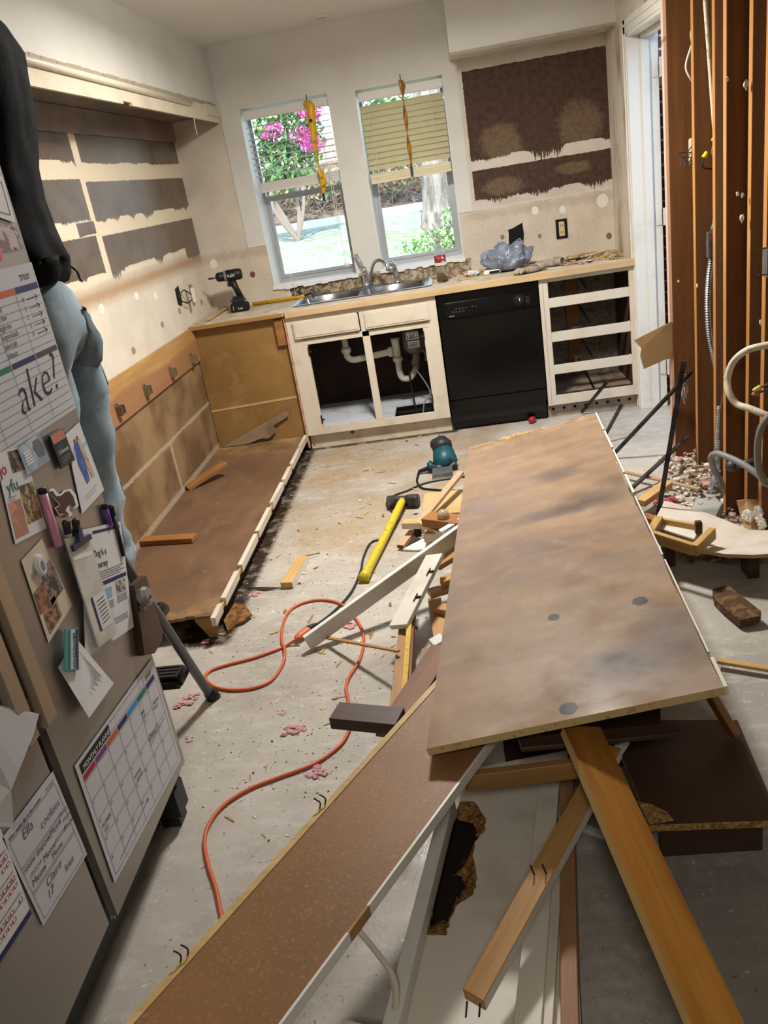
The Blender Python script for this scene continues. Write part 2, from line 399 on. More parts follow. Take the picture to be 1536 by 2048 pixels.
def left_wall_material():
    t = NT('left_wall_surface')
    sp = t.noise(140, 5, 0.7); speck = t.math('MULTIPLY', t.ramp(sp, 0.43, 0.64), 0.7)
    c = t.mix(t.math('MULTIPLY', speck, t.ramp(t.noise(4, 4), 0.4, 0.6)), C('#d6cbb8'), C('#a89a86'))
    c = t.mix(t.math('MULTIPLY', rectmask(t, 1, 2, (-3.4, 0.2, 1.20, 1.335), 0.01, 0.06), 0.8), c, C('#a17c56'))
    c = t.mix(rectmask(t, 1, 2, (-3.6, 0.2, 1.325, 2.2), 0.003), c, t.mix(speck, C('#d9cbb2'), C('#cbbda4')))
    br = t.mix(t.ramp(t.noise(7, 4), 0.4, 0.66), C('#5d4a3c'), C('#4c3526'))
    rough = 0.8; mk = None
    for r, d in (((-1.565, 0.02, 1.86, 2.12), 0.02), ((-3.4, -1.635, 1.868, 2.12), 0.07), ((-1.585, 0.02, 1.60, 1.775), 0.07), ((-3.4, -1.635, 1.61, 1.79), 0.03),
                 ((-1.82, -1.612, 1.54, 1.6), 0.02), ((-1.565, 0.02, 1.355, 1.525), 0.08), ((-3.4, -1.63, 1.36, 1.535), 0.07), ((-0.30, 0.02, 1.30, 1.45), 0.05)):
        m = rectmask(t, 1, 2, r, 0.003, 0.003, d)
        c = t.mix(m, c, br); mk = m if mk is None else t.math('MAXIMUM', mk, m)
    for (hy, hz, hr, hc) in ((-1.8, 1.21, 0.022, '#e6e0d4'), (-1.32, 1.2, 0.02, '#e6e0d4'), (-1.04, 1.16, 0.022, '#e6e0d4'), (-1.56, 0.955, 0.02, '#9a7f60'), (-1.05, 1.0, 0.018, '#9a7f60'), (-0.7, 1.02, 0.02, '#a58a6c'), (-0.35, 1.12, 0.02, '#b59f84'), (-0.22, 1.0, 0.02, '#a58a6c')):
        dx = t.math('DIVIDE', t.math('SUBTRACT', t.axis(1), hy), hr * 1.4); dz = t.math('DIVIDE', t.math('SUBTRACT', t.axis(2), hz), hr)
        q = t.math('ADD', t.math('MULTIPLY', dx, dx), t.math('MULTIPLY', dz, dz))
        c = t.mix(t.ramp(t.math('ADD', q, t.math('MULTIPLY', sp, 0.5)), 1.35, 1.1), c, C(hc))
    low = t.mix(t.ramp(t.noise(3.2, 4), 0.4, 0.62), C('#8f7350'), C('#664a2e'))
    low = t.mix(t.math('MULTIPLY', speck, 0.25), low, C('#b59b74'))
    c = t.mix(rectmask(t, 1, 2, (-3.6, 0.2, -0.2, 0.69), 0.002), c, low)
    for r in ((-3.6, -0.5, 0.395, 0.42), (-1.425, -1.385, 0.05, 0.405), (-3.6, -0.5, 0.07, 0.135)):
        c = t.mix(t.math('MULTIPLY', rectmask(t, 1, 2, r, 0.008, 0.008, 0.02), 0.75), c, C('#b3a48a'))
    t.bump(sp, 0.35, 0.004)
    return t.set(c, t.fmix(mk, 0.8, 0.27), 0, t.fmix(mk, 0.3, 0.9))

def floor_material():
    t = NT('concrete_slab')
    c = t.mix(t.ramp(t.noise(1.6, 6, 0.6), 0.38, 0.66), C('#b5aea3'), C('#9a9288'))
    c = t.mix(t.math('MULTIPLY', t.ramp(t.noise(9, 5, 0.65, stretch=(1, 2.2, 1)), 0.5, 0.72), 0.6), c, C('#cbc5bb'))
    tanm = t.math('MULTIPLY', rectmask(t, 0, 1, (0.45, 2.2, -2.55, 0.1), 0.06, 0.35), t.ramp(t.noise(3.2, 5), 0.33, 0.6))
    c = t.mix(t.math('MULTIPLY', tanm, 0.75), c, C('#a38d6e'))
    c = t.mix(t.math('MULTIPLY', rectmask(t, 0, 1, (0.55, 1.1, -1.6, -0.55), 0.08, 0.3), t.ramp(t.noise(14, 5, 0.7), 0.45, 0.7)), c, C('#9c7442'))
    c = t.mix(t.math('MULTIPLY', rectmask(t, 0, 1, (1.75, 4.5, -7, -4.0), 0.1, 0.25), 0.62), c, C('#625f5a'))  # dim light over this part of the slab put into its colour
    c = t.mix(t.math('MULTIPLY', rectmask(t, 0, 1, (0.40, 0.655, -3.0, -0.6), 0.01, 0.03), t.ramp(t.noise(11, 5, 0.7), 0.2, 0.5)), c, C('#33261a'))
    c = t.mix(t.math('MULTIPLY', rectmask(t, 0, 1, (0.5, 1.6, -0.63, 0), 0.01, 0.03), t.ramp(t.noise(13, 5, 0.7), 0.3, 0.5)), c, C('#33291f'))
    sp = t.noise(55, 4, 0.7)
    c = t.mix(t.ramp(sp, 0.635, 0.68), c, C('#5e5648')); c = t.mix(t.ramp(t.noise(38, 5, 0.7), 0.635, 0.68), c, C('#dcd6cb'))
    v = t.n.new('ShaderNodeTexVoronoi'); v.feature = 'DISTANCE_TO_EDGE'; v.inputs['Scale'].default_value = 0.9
    n2 = t.n.new('ShaderNodeVectorMath'); n2.operation = 'ADD'
    wob = t.n.new('ShaderNodeTexNoise'); wob.inputs['Scale'].default_value = 3.0; t.l.new(t.tc, wob.inputs['Vector'])
    t.l.new(t.tc, n2.inputs[0]); t.l.new(wob.outputs['Color'], n2.inputs[1]); t.l.new(n2.outputs[0], v.inputs['Vector'])
    c = t.mix(t.math('MULTIPLY', t.ramp(v.outputs['Distance'], 0.004, 0.001), 0.16), c, C('#5d5448'))
    t.bump(t.math('ADD', sp, t.math('MULTIPLY', t.noise(7, 4, stretch=(1, 2, 1)), 0.6)), 0.18, 0.006)
    return t.set(c, t.ramp(t.noise(6, 4), 0.2, 0.9), 0, 0.3)
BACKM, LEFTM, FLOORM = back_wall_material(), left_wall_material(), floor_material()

# ---------------------------------------------------------------- structure
XR = 2.738; H = 2.483
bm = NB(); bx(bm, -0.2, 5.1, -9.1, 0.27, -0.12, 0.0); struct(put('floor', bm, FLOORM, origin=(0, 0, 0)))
bm = NB(); bx(bm, -0.2, 2.99, -9.1, 0.27, H, H + 0.1); bx(bm, 2.99, 5.1, -9.1, -2.8, H, H + 0.1); struct(put('ceiling', bm, CEIL, origin=(0, 0, 0)))
bm = NB(); bx(bm, -0.15, 0, -9.1, 0.26, 0.0, H); struct(put('wall_left', bm, LEFTM, origin=(0, 0, 0)))
W1 = (0.458, 1.032, 1.0, 2.11); W2 = (1.202, 1.752, 1.0, 2.095)
bm = NB()
for x0, x1, z0, z1 in ((0, W1[0], 0, H), (W1[0], W1[1], 0, W1[2]), (W1[0], W1[1], W1[3], H), (W1[1], W2[0], 0, H), (W2[0], W2[1], 0, W2[2]), (W2[0], W2[1], W2[3], H), (W2[1], 2.95, 0, H)):
    bx(bm, x0, x1, 0, 0.26, z0, z1)
bmesh.ops.remove_doubles(bm, verts=bm.verts[:], dist=1e-5)
struct(put('wall_back', bm, BACKM, origin=(0, 0, 0)))
bm = NB()
bx(bm, XR, XR + 0.13, -0.63, 0, 0, H); bx(bm, XR, XR + 0.13, -1.47, -0.63, 2.07, H)
struct(put('wall_right', bm, mat('right_wall_surface', '#cfc6b6', 0.75, var=[('#a08a70', 6, 0.5, 0.68, (1, 1, 0.4))], bump=(60, 0.15)), origin=(0, 0, 0)))
bm = NB(); bx(bm, 2.96, 3.0, -2.8, -1.45, 0, H); bx(bm, 2.96, 5.0, -2.84, -2.8, 0, H); struct(put('wall_right_hall', bm, PAINT, origin=(0, 0, 0)))
bm = NB(); bx(bm, 5.0, 5.1, -9, 0.1, 0, H); struct(put('wall_right_far', bm, PAINT, origin=(0, 0, 0)))
bm = NB(); bx(bm, -0.1, 5.1, -9.1, -9.0, 0, H); struct(put('wall_rear', bm, PAINT, origin=(0, 0, 0)))
# dropped soffits the cupboards hung from
SOFM = [PAINT, mat('bare_brown_soffit_underside', '#5e4434', 0.35, var=[('#8a7565', 3, 0.45, 0.7)], spec=0.5), mat('bare_plaster_edge', '#a79a86', 0.9)]
bm = NB(); hexa(bm, [(0, 0, H), (0.316, 0, H), (0.316, -6, H), (0, -6, H)], [(0, 0, 2.10), (0.316, 0, 2.10), (0.316, -6, 2.10), (0, -6, 2.10)], 0, (0, 1, 0, 0, 0, 0))
struct(put('wall_left_soffit', bm, SOFM, origin=(0, 0, 0)))
bm = NB(); bx(bm, 1.803, XR, -0.33, 0, 2.158, H); struct(put('wall_back_soffit', bm, PAINT, origin=(0, 0, 0)))
bm = NB()
for i in range(40):
    x = 1.80 + i * 0.0235; bx(bm, x, x + 0.0235, -0.336 - R.random()*0.004, -0.325, 2.150 - R.random()*0.008, 2.163)
struct(put('trim_1', bm, SOFM[2], origin=(0, 0, 0)))
# torn plaster edge and painted fascia strip under the left soffit
bm = NB()
for i in range(70):
    y = -0.02 - i * 0.045; bx(bm, 0.31, 0.319 + R.random()*0.004, y - 0.045, y, 2.135, 2.157 + R.random()*0.005)
struct(put('trim_2', bm, SOFM[2], origin=(0, 0, 0)))
# smooth white skim coat standing proud of the bare wall round the windows
bm = NB()
for x0, x1, z0, z1 in ((0.334, W1[0], 1.278, H), (W1[0], W1[1], W1[3], H), (W1[1], W2[0], 1.0, H), (W2[0], W2[1], W2[3], H), (W2[1], 1.844, 1.279, H), (1.757, 1.76, 1.0, 1.279)):
    if x1 - x0 > 0.01: bx(bm, x0, x1, -0.005, 0.0, z0, z1)
struct(put('trim_3', bm, PAINT, origin=(0, 0, 0)))
# window stools of bare broken plaster
for k, w in enumerate((W1, W2)):
    bm = NB(); n = 14
    for i in range(n):
        x0 = w[0] - 0.01 + (w[1] - w[0] + 0.02) * i / n; x1 = w[0] - 0.01 + (w[1] - w[0] + 0.02) * (i + 1) / n
        bx(bm, x0, x1, -0.012 - R.random()*0.012, 0.26, w[2] - 0.012 - R.random()*0.012, w[2] + 0.004)
    bx(bm, w[0], w[0] + 0.003, -0.004, 0.26, w[2] + 0.004, w[3]); bx(bm, w[1] - 0.003, w[1], -0.004, 0.26, w[2] + 0.004, w[3]); bx(bm, w[0], w[1], -0.004, 0.26, w[3] - 0.003, w[3])
    struct(put('trim_%d' % (4 + k), bm, mat('white_sill_paint', '#e2e0da', 0.5), origin=(0, 0, 0)))

# door opening in the right wall: casing, jamb, stop, hinges, open door leaf
bm = NB()
bx(bm, XR - 0.016, XR, -0.628, -0.555, 0, 2.135, 0.003); bx(bm, XR - 0.02, XR, -0.585, -0.575, 0, 2.13, 0.002)
bx(bm, XR - 0.016, XR, -1.5, -0.555, 2.065, 2.135, 0.003); bx(bm, XR - 0.02, XR, -1.5, -0.56, 2.1, 2.112, 0.002)
struct(put('trim_6', bm, WHITE, origin=(0, 0, 0)))
bm = NB()
bx(bm, XR - 0.012, XR + 0.15, -0.65, -0.625, 0, 2.07, 0.002); bx(bm, XR - 0.012, XR + 0.15, -1.47, -0.625, 2.05, 2.075, 0.002)
bx(bm, XR + 0.055, XR + 0.1, -0.665, -0.65, 0, 2.05, 0.003); bx(bm, XR + 0.055, XR + 0.1, -1.45, -0.65, 2.03, 2.05, 0.003)
struct(put('trim_7', bm, WHITE, origin=(0, 0, 0)))
d = bpy.data.objects.new('door_1', None); COL.objects.link(d); d.matrix_basis = Matrix.Translation(V((2.93, -0.70, 0.01))); struct(d)
bm = NB(); bx(bm, 2.925, 3.70, -0.735, -0.69, 0.015, 2.04, 0.002); put('door_leaf', bm, WHITE, d)
for z in (1.88, 1.12, 0.25):
    bm = NB(); bx(bm, XR + 0.112, XR + 0.145, -0.655, -0.651, z - 0.045, z + 0.045, 0.001)
    tube(bm, [(XR + 0.156, -0.665, z - 0.047), (XR + 0.156, -0.665, z + 0.047)], 0.007)
    bx(bm, XR + 0.158, XR + 0.19, -0.739, -0.736, z - 0.045, z + 0.045, 0.001)
    for dz in (-0.03, 0, 0.03): bx(bm, XR + 0.122 + 0.008 * (dz == 0), XR + 0.127 + 0.008 * (dz == 0), -0.657, -0.654, z + dz - 0.003, z + dz + 0.003)
    put('hinge', bm, WHITE, d)
# outer brick wall glimpsed through the gap behind the door leaf
t = NT('dark_brick'); b = t.n.new('ShaderNodeTexBrick'); b.inputs['Color1'].default_value = C('#3a2f29'); b.inputs['Color2'].default_value = C('#332620'); b.inputs['Mortar'].default_value = C('#8b8a84')
b.inputs['Scale'].default_value = 1; b.inputs['Brick Width'].default_value = 0.2; b.inputs['Row Height'].default_value = 0.066; b.inputs['Mortar Size'].default_value = 0.006
mp = t.n.new('ShaderNodeCombineXYZ'); t.l.new(t.axis(0), mp.inputs[0]); t.l.new(t.axis(2), mp.inputs[1]); t.l.new(mp.outputs[0], b.inputs['Vector'])
bm = NB(); bx(bm, 2.87, 4.9, -0.45, -0.35, 0, H); struct(put('wall_outside_porch', bm, t.set(b.outputs[0], 0.9), origin=(0, 0, 0)))

# recessed ceiling can near the window wall
o = thing('ceiling_downlight', 'small round white recessed ceiling light above the windows', 'light', (1.09, -0.19, H))
M = Matrix.Translation((1.09, -0.19, H))
put('trim_ring', lathe(NB(), [(0.03, -0.001), (0.05, -0.008), (0.062, -0.006), (0.066, 0.0)], M, 28), WHITE, o, smooth=True)
put('lens', lathe(NB(), [(0.0, -0.004), (0.035, -0.004), (0.036, 0.0)], M, 24), mat('grey_lens', '#aaa8a2', 0.3), o)

# ---------------------------------------------------------------- windows
ALU = mat('aluminium_frame', '#b9bcc0', 0.35, 0.6)
def pane_material():
    t = NT('window_glass'); t.n.remove(t.b)
    g = t.n.new('ShaderNodeBsdfGlossy'); g.inputs['Roughness'].default_value = 0.01
    tr = t.n.new('ShaderNodeBsdfTransparent'); tr.inputs[0].default_value = (0.93, 0.97, 0.97, 1)
    fr = t.n.new('ShaderNodeFresnel'); fr.inputs[0].default_value = 1.45
    mx = t.n.new('ShaderNodeMixShader'); t.l.new(fr.outputs[0], mx.inputs[0]); t.l.new(tr.outputs[0], mx.inputs[1]); t.l.new(g.outputs[0], mx.inputs[2])
    t.l.new(mx.outputs[0], t.out.inputs[0]); return t.m
PANE = pane_material()
for k, w in enumerate((W1, W2)):
    x0, x1, z0, z1 = w
    root = bpy.data.objects.new('window_%d' % (k + 1), None); COL.objects.link(root); root.matrix_basis = Matrix.Translation(V(((x0 + x1) / 2, 0.22, z0))); struct(root)
    bm = NB(); f = 0.022
    bx(bm, x0, x0 + f, 0.205, 0.25, z0 + 0.004, z1, 0.002); bx(bm, x1 - f, x1, 0.205, 0.25, z0 + 0.004, z1, 0.002)
    bx(bm, x0 + f, x1 - f, 0.205, 0.25, z0 + 0.004, z0 + 0.03, 0.002); bx(bm, x0 + f, x1 - f, 0.205, 0.25, z1 - f, z1, 0.002)
    put('window_frame', bm, ALU, root)
    bm = NB(); g = x0 + f; h = x1 - f
    bx(bm, g, g + 0.022, 0.21, 0.232, z0 + 0.03, 1.575, 0.002); bx(bm, h - 0.022, h, 0.21, 0.232, z0 + 0.03, 1.575, 0.002)
    bx(bm, g + 0.022, h - 0.022, 0.21, 0.232, z0 + 0.03, z0 + 0.054, 0.002); bx(bm, g + 0.022, h - 0.022, 0.21, 0.232, 1.54, 1.575, 0.002)
    bx(bm, g + 0.01, h - 0.01, 0.203, 0.21, z0 + 0.035, z0 + 0.042)
    put('sash', bm, ALU, root)
    bm = NB(); bx(bm, g + 0.018, h - 0.018, 0.22, 0.224, z0 + 0.05, 1.545); put('pane', bm, PANE, root)
    bm = NB(); bx(bm, g, h, 0.236, 0.24, 1.55, z1 - f); put('pane', bm, PANE, root)

# blinds
SLAT1 = mat('white_blind_slat', '#d9d6cf', 0.45)
SLAT2 = mat('ivory_blind_slat', '#e0d4b0', 0.45)
CORDM = mat('white_cord', '#d9d6cc', 0.7)
for k, (w, nm) in enumerate(((W1, 'white window blind with open slats over the upper half of the left window'), (W2, 'ivory window blind with closed slats over the upper half of the right window'))):
    x0, x1, z0, z1 = w; x0 += 0.014; x1 -= 0.006
    root = thing('window_blind', nm, 'blind', ((x0 + x1) / 2, 0.04, 1.6))
    sm = (SLAT1, SLAT2)[k]
    bm = NB(); bx(bm, x0, x1, 0.018, 0.062, z1 - 0.07, z1 - 0.018, 0.004); put('headrail', bm, SLAT1, root)
    zb = 1.60 if k == 0 else 1.54; zt = z1 - 0.085; zs = zb + 0.065
    n = 9 if k == 0 else 11
    for i in range(n):
        z = zs + 0.018 + (zt - zs - 0.03) * (i + 0.5) / n
        bm = NB(); a = math.radians(9 if k == 0 else 54); hw = 0.025
        dy, dz = hw * math.cos(a), hw * math.sin(a)
        p = []
        for s_ in range(5):
            u = -1 + s_ * 0.5; arch = 0.0035 * (1 - u * u)
            p.append((0.04 + dy * u - arch * math.sin(a) , z + dz * u + arch * math.cos(a)))
        for q in (x0, x1): pass
        up_ = [bm.verts.new((x0 + 0.004, y, zz)) for y, zz in p]; vp = [bm.verts.new((x1 - 0.004, y, zz)) for y, zz in p]
        for s_ in range(4): bm.faces.new([up_[s_], up_[s_+1], vp[s_+1], vp[s_]])
        g = bmesh.ops.solidify(bm, geom=bm.faces[:], thickness=0.0022)
        put('slat', bm, sm, root)
    for i in range(7):
        z = zb + 0.0165 + i * 0.0062
        bm = NB(); bx(bm, x0 + 0.004 + 0.001 * (i % 2), x1 - 0.004, 0.015 + 0.0015 * (i % 3), 0.065, z, z + 0.0056, 0.001); put('slat', bm, sm, root)
    bm = NB(); bx(bm, x0 + 0.004, x1 - 0.004, 0.016, 0.064, zb, zb + 0.016, 0.003); put('bottom_rail', bm, sm, root)
    for fx in (0.14, 0.5, 0.86) if k == 0 else (0.12, 0.5, 0.85):
        bm = NB(); x = x0 + (x1 - x0) * fx
        tube(bm, [(x, 0.012, z1 - 0.07), (x, 0.012, zb)], 0.0012, 5); tube(bm, [(x, 0.068, z1 - 0.07), (x, 0.068, zb)], 0.0012, 5)
        put('ladder_cord', bm, CORDM, root)
    if k == 0:
        bm = NB(); tube(bm, spline([(x0 + 0.03, 0.0, z1 - 0.07), (x0 + 0.032, 0.0, 1.5), (x0 + 0.06, -0.005, 1.25), (x0 + 0.11, -0.02, 1.07), (x0 + 0.125, -0.03, 0.99), (x0 + 0.125, -0.035, 0.925)]), 0.0014, 5)
        tube(bm, spline([(x0 + 0.11, -0.02, 1.07), (x0 + 0.15, -0.02, 1.03), (x0 + 0.11, -0.02, 1.0)]), 0.0012, 5); put('pull_cord', bm, CORDM, root)
        bm = NB(); tube(bm, [(x1 - 0.06, 0.0, z1 - 0.07), (x1 - 0.05, 0.0, 1.09)], 0.0014, 5); tube(bm, [(x1 - 0.075, 0.0, z1 - 0.07), (x1 - 0.06, 0.0, 1.09)], 0.0014, 5)
        bx(bm, x1 - 0.066, x1 - 0.054, -0.005, 0.005, 1.065, 1.09, 0.002); bx(bm, x1 - 0.05, x1 - 0.038, -0.005, 0.005, 1.06, 1.085, 0.002); put('pull_cord', bm, CORDM, root)
    else:
        bm = NB(); tube(bm, spline([(x0 + 0.05, 0.0, z1 - 0.07), (x0 + 0.05, 0.0, 1.3), (x0 + 0.12, 0.01, 1.1), (x0 + 0.2, 0.0, 1.05)]), 0.0013, 5); put('pull_cord', bm, CORDM, root)

# yellow fly ribbons hanging in front of the windows
NAVYPL = mat('navy_plastic', '#232a55', 0.4)
def ribbon(x, pts, tw, label, col):
    root = thing('fly_ribbon', label, 'fly trap', (x, -0.03, pts[-1][1]))
    bm = NB(); sp = [(x + a, z) for a, z, _, _ in pts]; vsl = []
    for (a, z, w, tt) in pts:
        dx, dy = w * math.cos(tt), w * math.sin(tt)
        vsl.append((bm.verts.new((x + a - dx, -0.03 - dy, z)), bm.verts.new((x + a + dx, -0.03 + dy, z))))
    for i in range(len(vsl) - 1): bm.faces.new([vsl[i][0], vsl[i][1], vsl[i+1][1], vsl[i+1][0]])
    bmesh.ops.subdivide_edges(bm, edges=bm.edges[:], cuts=1)
    bmesh.ops.solidify(bm, geom=bm.faces[:], thickness=0.0012)
    put('ribbon', bm, col, root, smooth=True)
    a, z = pts[-1][0], pts[-1][1]
    bm = NB(); bx(bm, x + a - 0.008, x + a + 0.008, -0.038, -0.022, z - 0.045, z + 0.003, 0.003); put('end_tube', bm, NAVYPL, root)
    a, z = pts[0][0], pts[0][1]
    bm = NB(); tube(bm, [(x + a, -0.02, z + 0.035), (x + a, -0.03, z)], 0.0025, 6); put('pin', bm, RUST, root)
    return root
r1 = [(0, 2.083, 0.022, 0.0), (0.015, 2.05, 0.028, 0.1), (0.01, 1.97, 0.026, 0.2), (0.004, 1.86, 0.018, 0.5), (0.0, 1.76, 0.008, 0.9), (0.002, 1.70, 0.007, 1.0), (0.008, 1.66, 0.018, 0.5), (0.014, 1.61, 0.022, 0.3), (0.006, 1.555, 0.015, 0.2), (0.0, 1.534, 0.008, 0.1)]
r1 = [(a, z, w, t) for a, z, w, t in r1]
rb = ribbon(0.903, r1, 0, 'yellow sticky fly ribbon hanging in front of the left window', TAPEY)
bm = NB(); lathe(bm, [(0.0, 0.0), (0.011, 0.0), (0.011, 0.002), (0, 0.002)], axisM((0.906, -0.036, 1.968), (1, 0, 0), (0, -1, 0)), 16); put('black_spot', bm, BLACKPL, rb)
r2 = [(0, 2.1, 0.016, 0.6), (0.006, 2.07, 0.02, 0.4)] + [(0.002 - 0.006 * i / 10, 2.04 - 0.0445 * i, 0.012 + 0.002 * (i % 2), 0.5 + i * 0.8) for i in range(10)] + [(-0.006, 1.595, 0.009, 0.2)]
ribbon(1.496, r2, 0, 'brown-yellow twisted fly ribbon hanging over the closed blind', mat('amber_ribbon', '#a8761a', 0.3, var=[('#5d3f0c', 30, 0.5, 0.65)]))

# ---------------------------------------------------------------- garden behind the windows
GRASS = mat('dry_lawn', '#868b74', 0.95, var=[('#74864f', 1.5, 0.45, 0.62), ('#aca692', 9, 0.48, 0.62)], bump=(20, 0.8))
def zg(y): return 0.525 + 0.075 * y
bm = NB(); hexa(bm, [(-8, 0.3, zg(0.3)), (9, 0.3, zg(0.3)), (9, 7, zg(7)), (-8, 7, zg(7))], [(-8, 0.3, -0.5), (9, 0.3, -0.5), (9, 7, -0.5), (-8, 7, -0.5)])
o = struct(put('floor_lawn', bm, GRASS, origin=(0, 0, 0)))
bm = NB(); bx(bm, -8, 9, 6.95, 7.15, 0.3, zg(7) + 0.1, 0.02); tag(put('garden_kerb', bm, mat('stone_kerb', '#c9c2b4', 0.9)), 'pale stone kerb between lawn and brush bank', 'kerb')
bm = NB(); hexa(bm, [(-8, 7.15, zg(7) + 0.02), (9, 7.15, zg(7) + 0.02), (9, 10.5, 2.0), (-8, 10.5, 2.0)], [(-8, 7.15, 0), (9, 7.15, 0), (9, 10.5, 0), (-8, 10.5, 0)])
struct(put('floor_bank', bm, mat('bare_soil_bank', '#7a6450', 1.0, var=[('#4d3c2e', 8, 0.45, 0.6)]), origin=(0, 0, 0)))
LEAF = [mat('leaf_green', '#7ba05a', 0.6), mat('leaf_light_green', '#a3c07c', 0.6), mat('leaf_dark_green', '#4a7448', 0.6), mat('bougainvillea_pink', '#dc5fa6', 0.6), mat('dry_leaf', '#a08260', 0.8), mat('dead_twig', '#8a7a6c', 0.9)]
def leaves(bm, c, ext, n, s, mis):
    for _ in range(n):
        while True:
            p = V((R.uniform(-1, 1), R.uniform(-1, 1), R.uniform(-1, 1)))
            if p.length < 1: break
        p = V((p.x * ext[0], p.y * ext[1], p.z * ext[2])) + V(c)
        d = V((R.gauss(0, 1), R.gauss(0, 1), R.gauss(0, 1))).normalized(); u, w = frame_of(d); q = s * R.uniform(0.6, 1.3)
        f = bm.faces.new([bm.verts.new(p - d * q), bm.verts.new(p + u * q * 0.45), bm.verts.new(p + d * q), bm.verts.new(p - u * q * 0.45)]); f.material_index = R.choice(mis)
root = thing('bougainvillea_bush', 'tall green bush with pink flowers seen through the left window', 'bush', (-0.35, 5.8, zg(5.8)))
bm = NB()
for k in range(7): tube(bm, spline([(-0.35, 5.8, zg(5.8)), (-0.35 + R.uniform(-0.4, 0.4), 5.8 + R.uniform(-0.2, 0.2), 1.6), (-0.35 + R.uniform(-1, 1), 5.8, 2.5)]), [0.03 - 0.001 * i for i in range(17)], 5, 5)
put('stems', bm, LEAF, root, recalc=False)
bm = NB(); leaves(bm, (-0.5, 5.8, 2.2), (0.75, 0.4, 0.62), 2600, 0.065, [0, 0, 1, 2]); leaves(bm, (0.9, 6.4, 2.55), (0.6, 0.4, 0.35), 500, 0.07, [0, 1, 2]); put('foliage', bm, LEAF, root, recalc=False)
bm = NB()
for c in ((0.15, 5.5, 2.45), (0.0, 5.5, 2.22), (0.3, 5.6, 2.55), (-0.35, 5.45, 2.3), (-0.1, 5.5, 2.6), (0.12, 5.5, 2.1)): leaves(bm, c, (0.17, 0.12, 0.1), 110, 0.045, [3])
put('flowers', bm, LEAF, root, recalc=False)
bm = NB()
for i in range(46):
    x = -2.6 + i * 0.155; bx(bm, x, x + 0.145, 10.44, 10.465, 1.5, 2.40 + R.uniform(-0.01, 0.01))
bx(bm, -2.6, 4.5, 10.466, 10.49, 1.75, 1.84); bx(bm, -2.6, 4.5, 10.466, 10.49, 2.15, 2.24)
tag(put('wooden_fence', bm, mat('weathered_fence', '#b79f8c', 0.9, var=[('#8f7a6a', 4, 0.45, 0.65, (6, 1, 0.6))])), 'weathered pinkish board fence beyond the brush bank', 'fence')
bm = NB()
for i in range(420):
    x = R.uniform(-2.6, 3.2); y = R.uniform(7.3, 9.3); z = zg(7) + (y - 7.15) * 0.27
    d = V((R.gauss(0, 1), R.gauss(0, 0.5), R.uniform(0.1, 1.0))).normalized() * R.uniform(0.25, 0.7)
    p = V((x, y, z)); tube(bm, [p, p + d * 0.5 + V((0, 0, 0.03)), p + d], [0.008, 0.006, 0.003], 4, 5)
leaves(bm, (0.3, 8.2, 1.55), (2.7, 0.9, 0.32), 3500, 0.055, [4, 4, 5, 4, 0, 2])
o = put('brush_pile', bm, LEAF, recalc=False); tag(o, 'tangle of dry twigs and leaves on the bank behind the lawn', 'brush', kind='stuff')
root = thing('tree_trunk', 'thick grey-brown tree trunk outside the right window', 'tree', (1.57, 5.1, zg(5.1)))
BARK = mat('grey_bark', '#8f8478', 0.95, var=[('#5f554b', 14, 0.42, 0.62, (1, 1, 0.15))], bump=(25, 1.0))
bm = NB(); tube(bm, spline([(1.56, 5.1, 0.8), (1.57, 5.1, 1.1), (1.60, 5.12, 1.6), (1.63, 5.15, 2.4), (1.66, 5.2, 3.6)], 6), [0.27 if i < 3 else (0.215 if i < 6 else 0.18) for i in range(25)], 20)
put('bark', bm, BARK, root, smooth=True)
root = thing('garden_shrub', 'bright green leafy shrub low outside the right window', 'bush', (1.72, 2.6, zg(2.6)))
bm = NB()
for k in range(9): tube(bm, [(1.72, 2.6, zg(2.6)), (1.72 + R.uniform(-0.4, 0.4), 2.6 + R.uniform(-0.2, 0.2), 1.1)], 0.008, 5, 5)
put('stems', bm, LEAF, root, recalc=False)
bm = NB(); leaves(bm, (1.55, 2.6, 0.92), (0.36, 0.3, 0.12), 700, 0.03, [0, 1, 1]); leaves(bm, (1.78, 2.65, 1.06), (0.2, 0.2, 0.2), 420, 0.03, [0, 1, 1, 2]); put('foliage', bm, LEAF, root, recalc=False)

# ---------------------------------------------------------------- back run of base cabinets
YF = -0.61
o = thing('sink_base_cabinet', 'cream sink base cabinet with doors removed and plumbing showing', 'cabinet', (1.08, -0.3, 0.0))
bm = NB()
bx(bm, 0.612, 0.69, YF, YF + 0.02, 0.10, 0.872, 0.002); bx(bm, 1.485, 1.548, YF, YF + 0.02, 0.10, 0.872, 0.002)
bx(bm, 0.69, 1.485, YF, YF + 0.02, 0.84, 0.872, 0.002); bx(bm, 0.69, 1.485, YF, YF + 0.02, 0.688, 0.722, 0.002); bx(bm, 0.69, 1.485, YF, YF + 0.02, 0.10, 0.15, 0.002)
bx(bm, 1.072, 1.118, YF, YF + 0.02, 0.15, 0.84, 0.002)
bx(bm, 0.69, 0.722, YF + 0.001, YF + 0.02, 0.15, 0.688); bx(bm, 1.45, 1.485, YF + 0.001, YF + 0.02, 0.15, 0.688)
put('face_frame', bm, CREAM, o)
for x0, x1 in ((0.652, 1.066), (1.102, 1.502)):
    bm = NB(); bx(bm, x0, x1, YF - 0.019, YF, 0.728, 0.842, 0.006)
    bx(bm, x0 + 0.012, x1 - 0.012, YF - 0.022, YF - 0.018, 0.742, 0.83, 0.003); put('false_drawer_front', bm, CREAM, o)
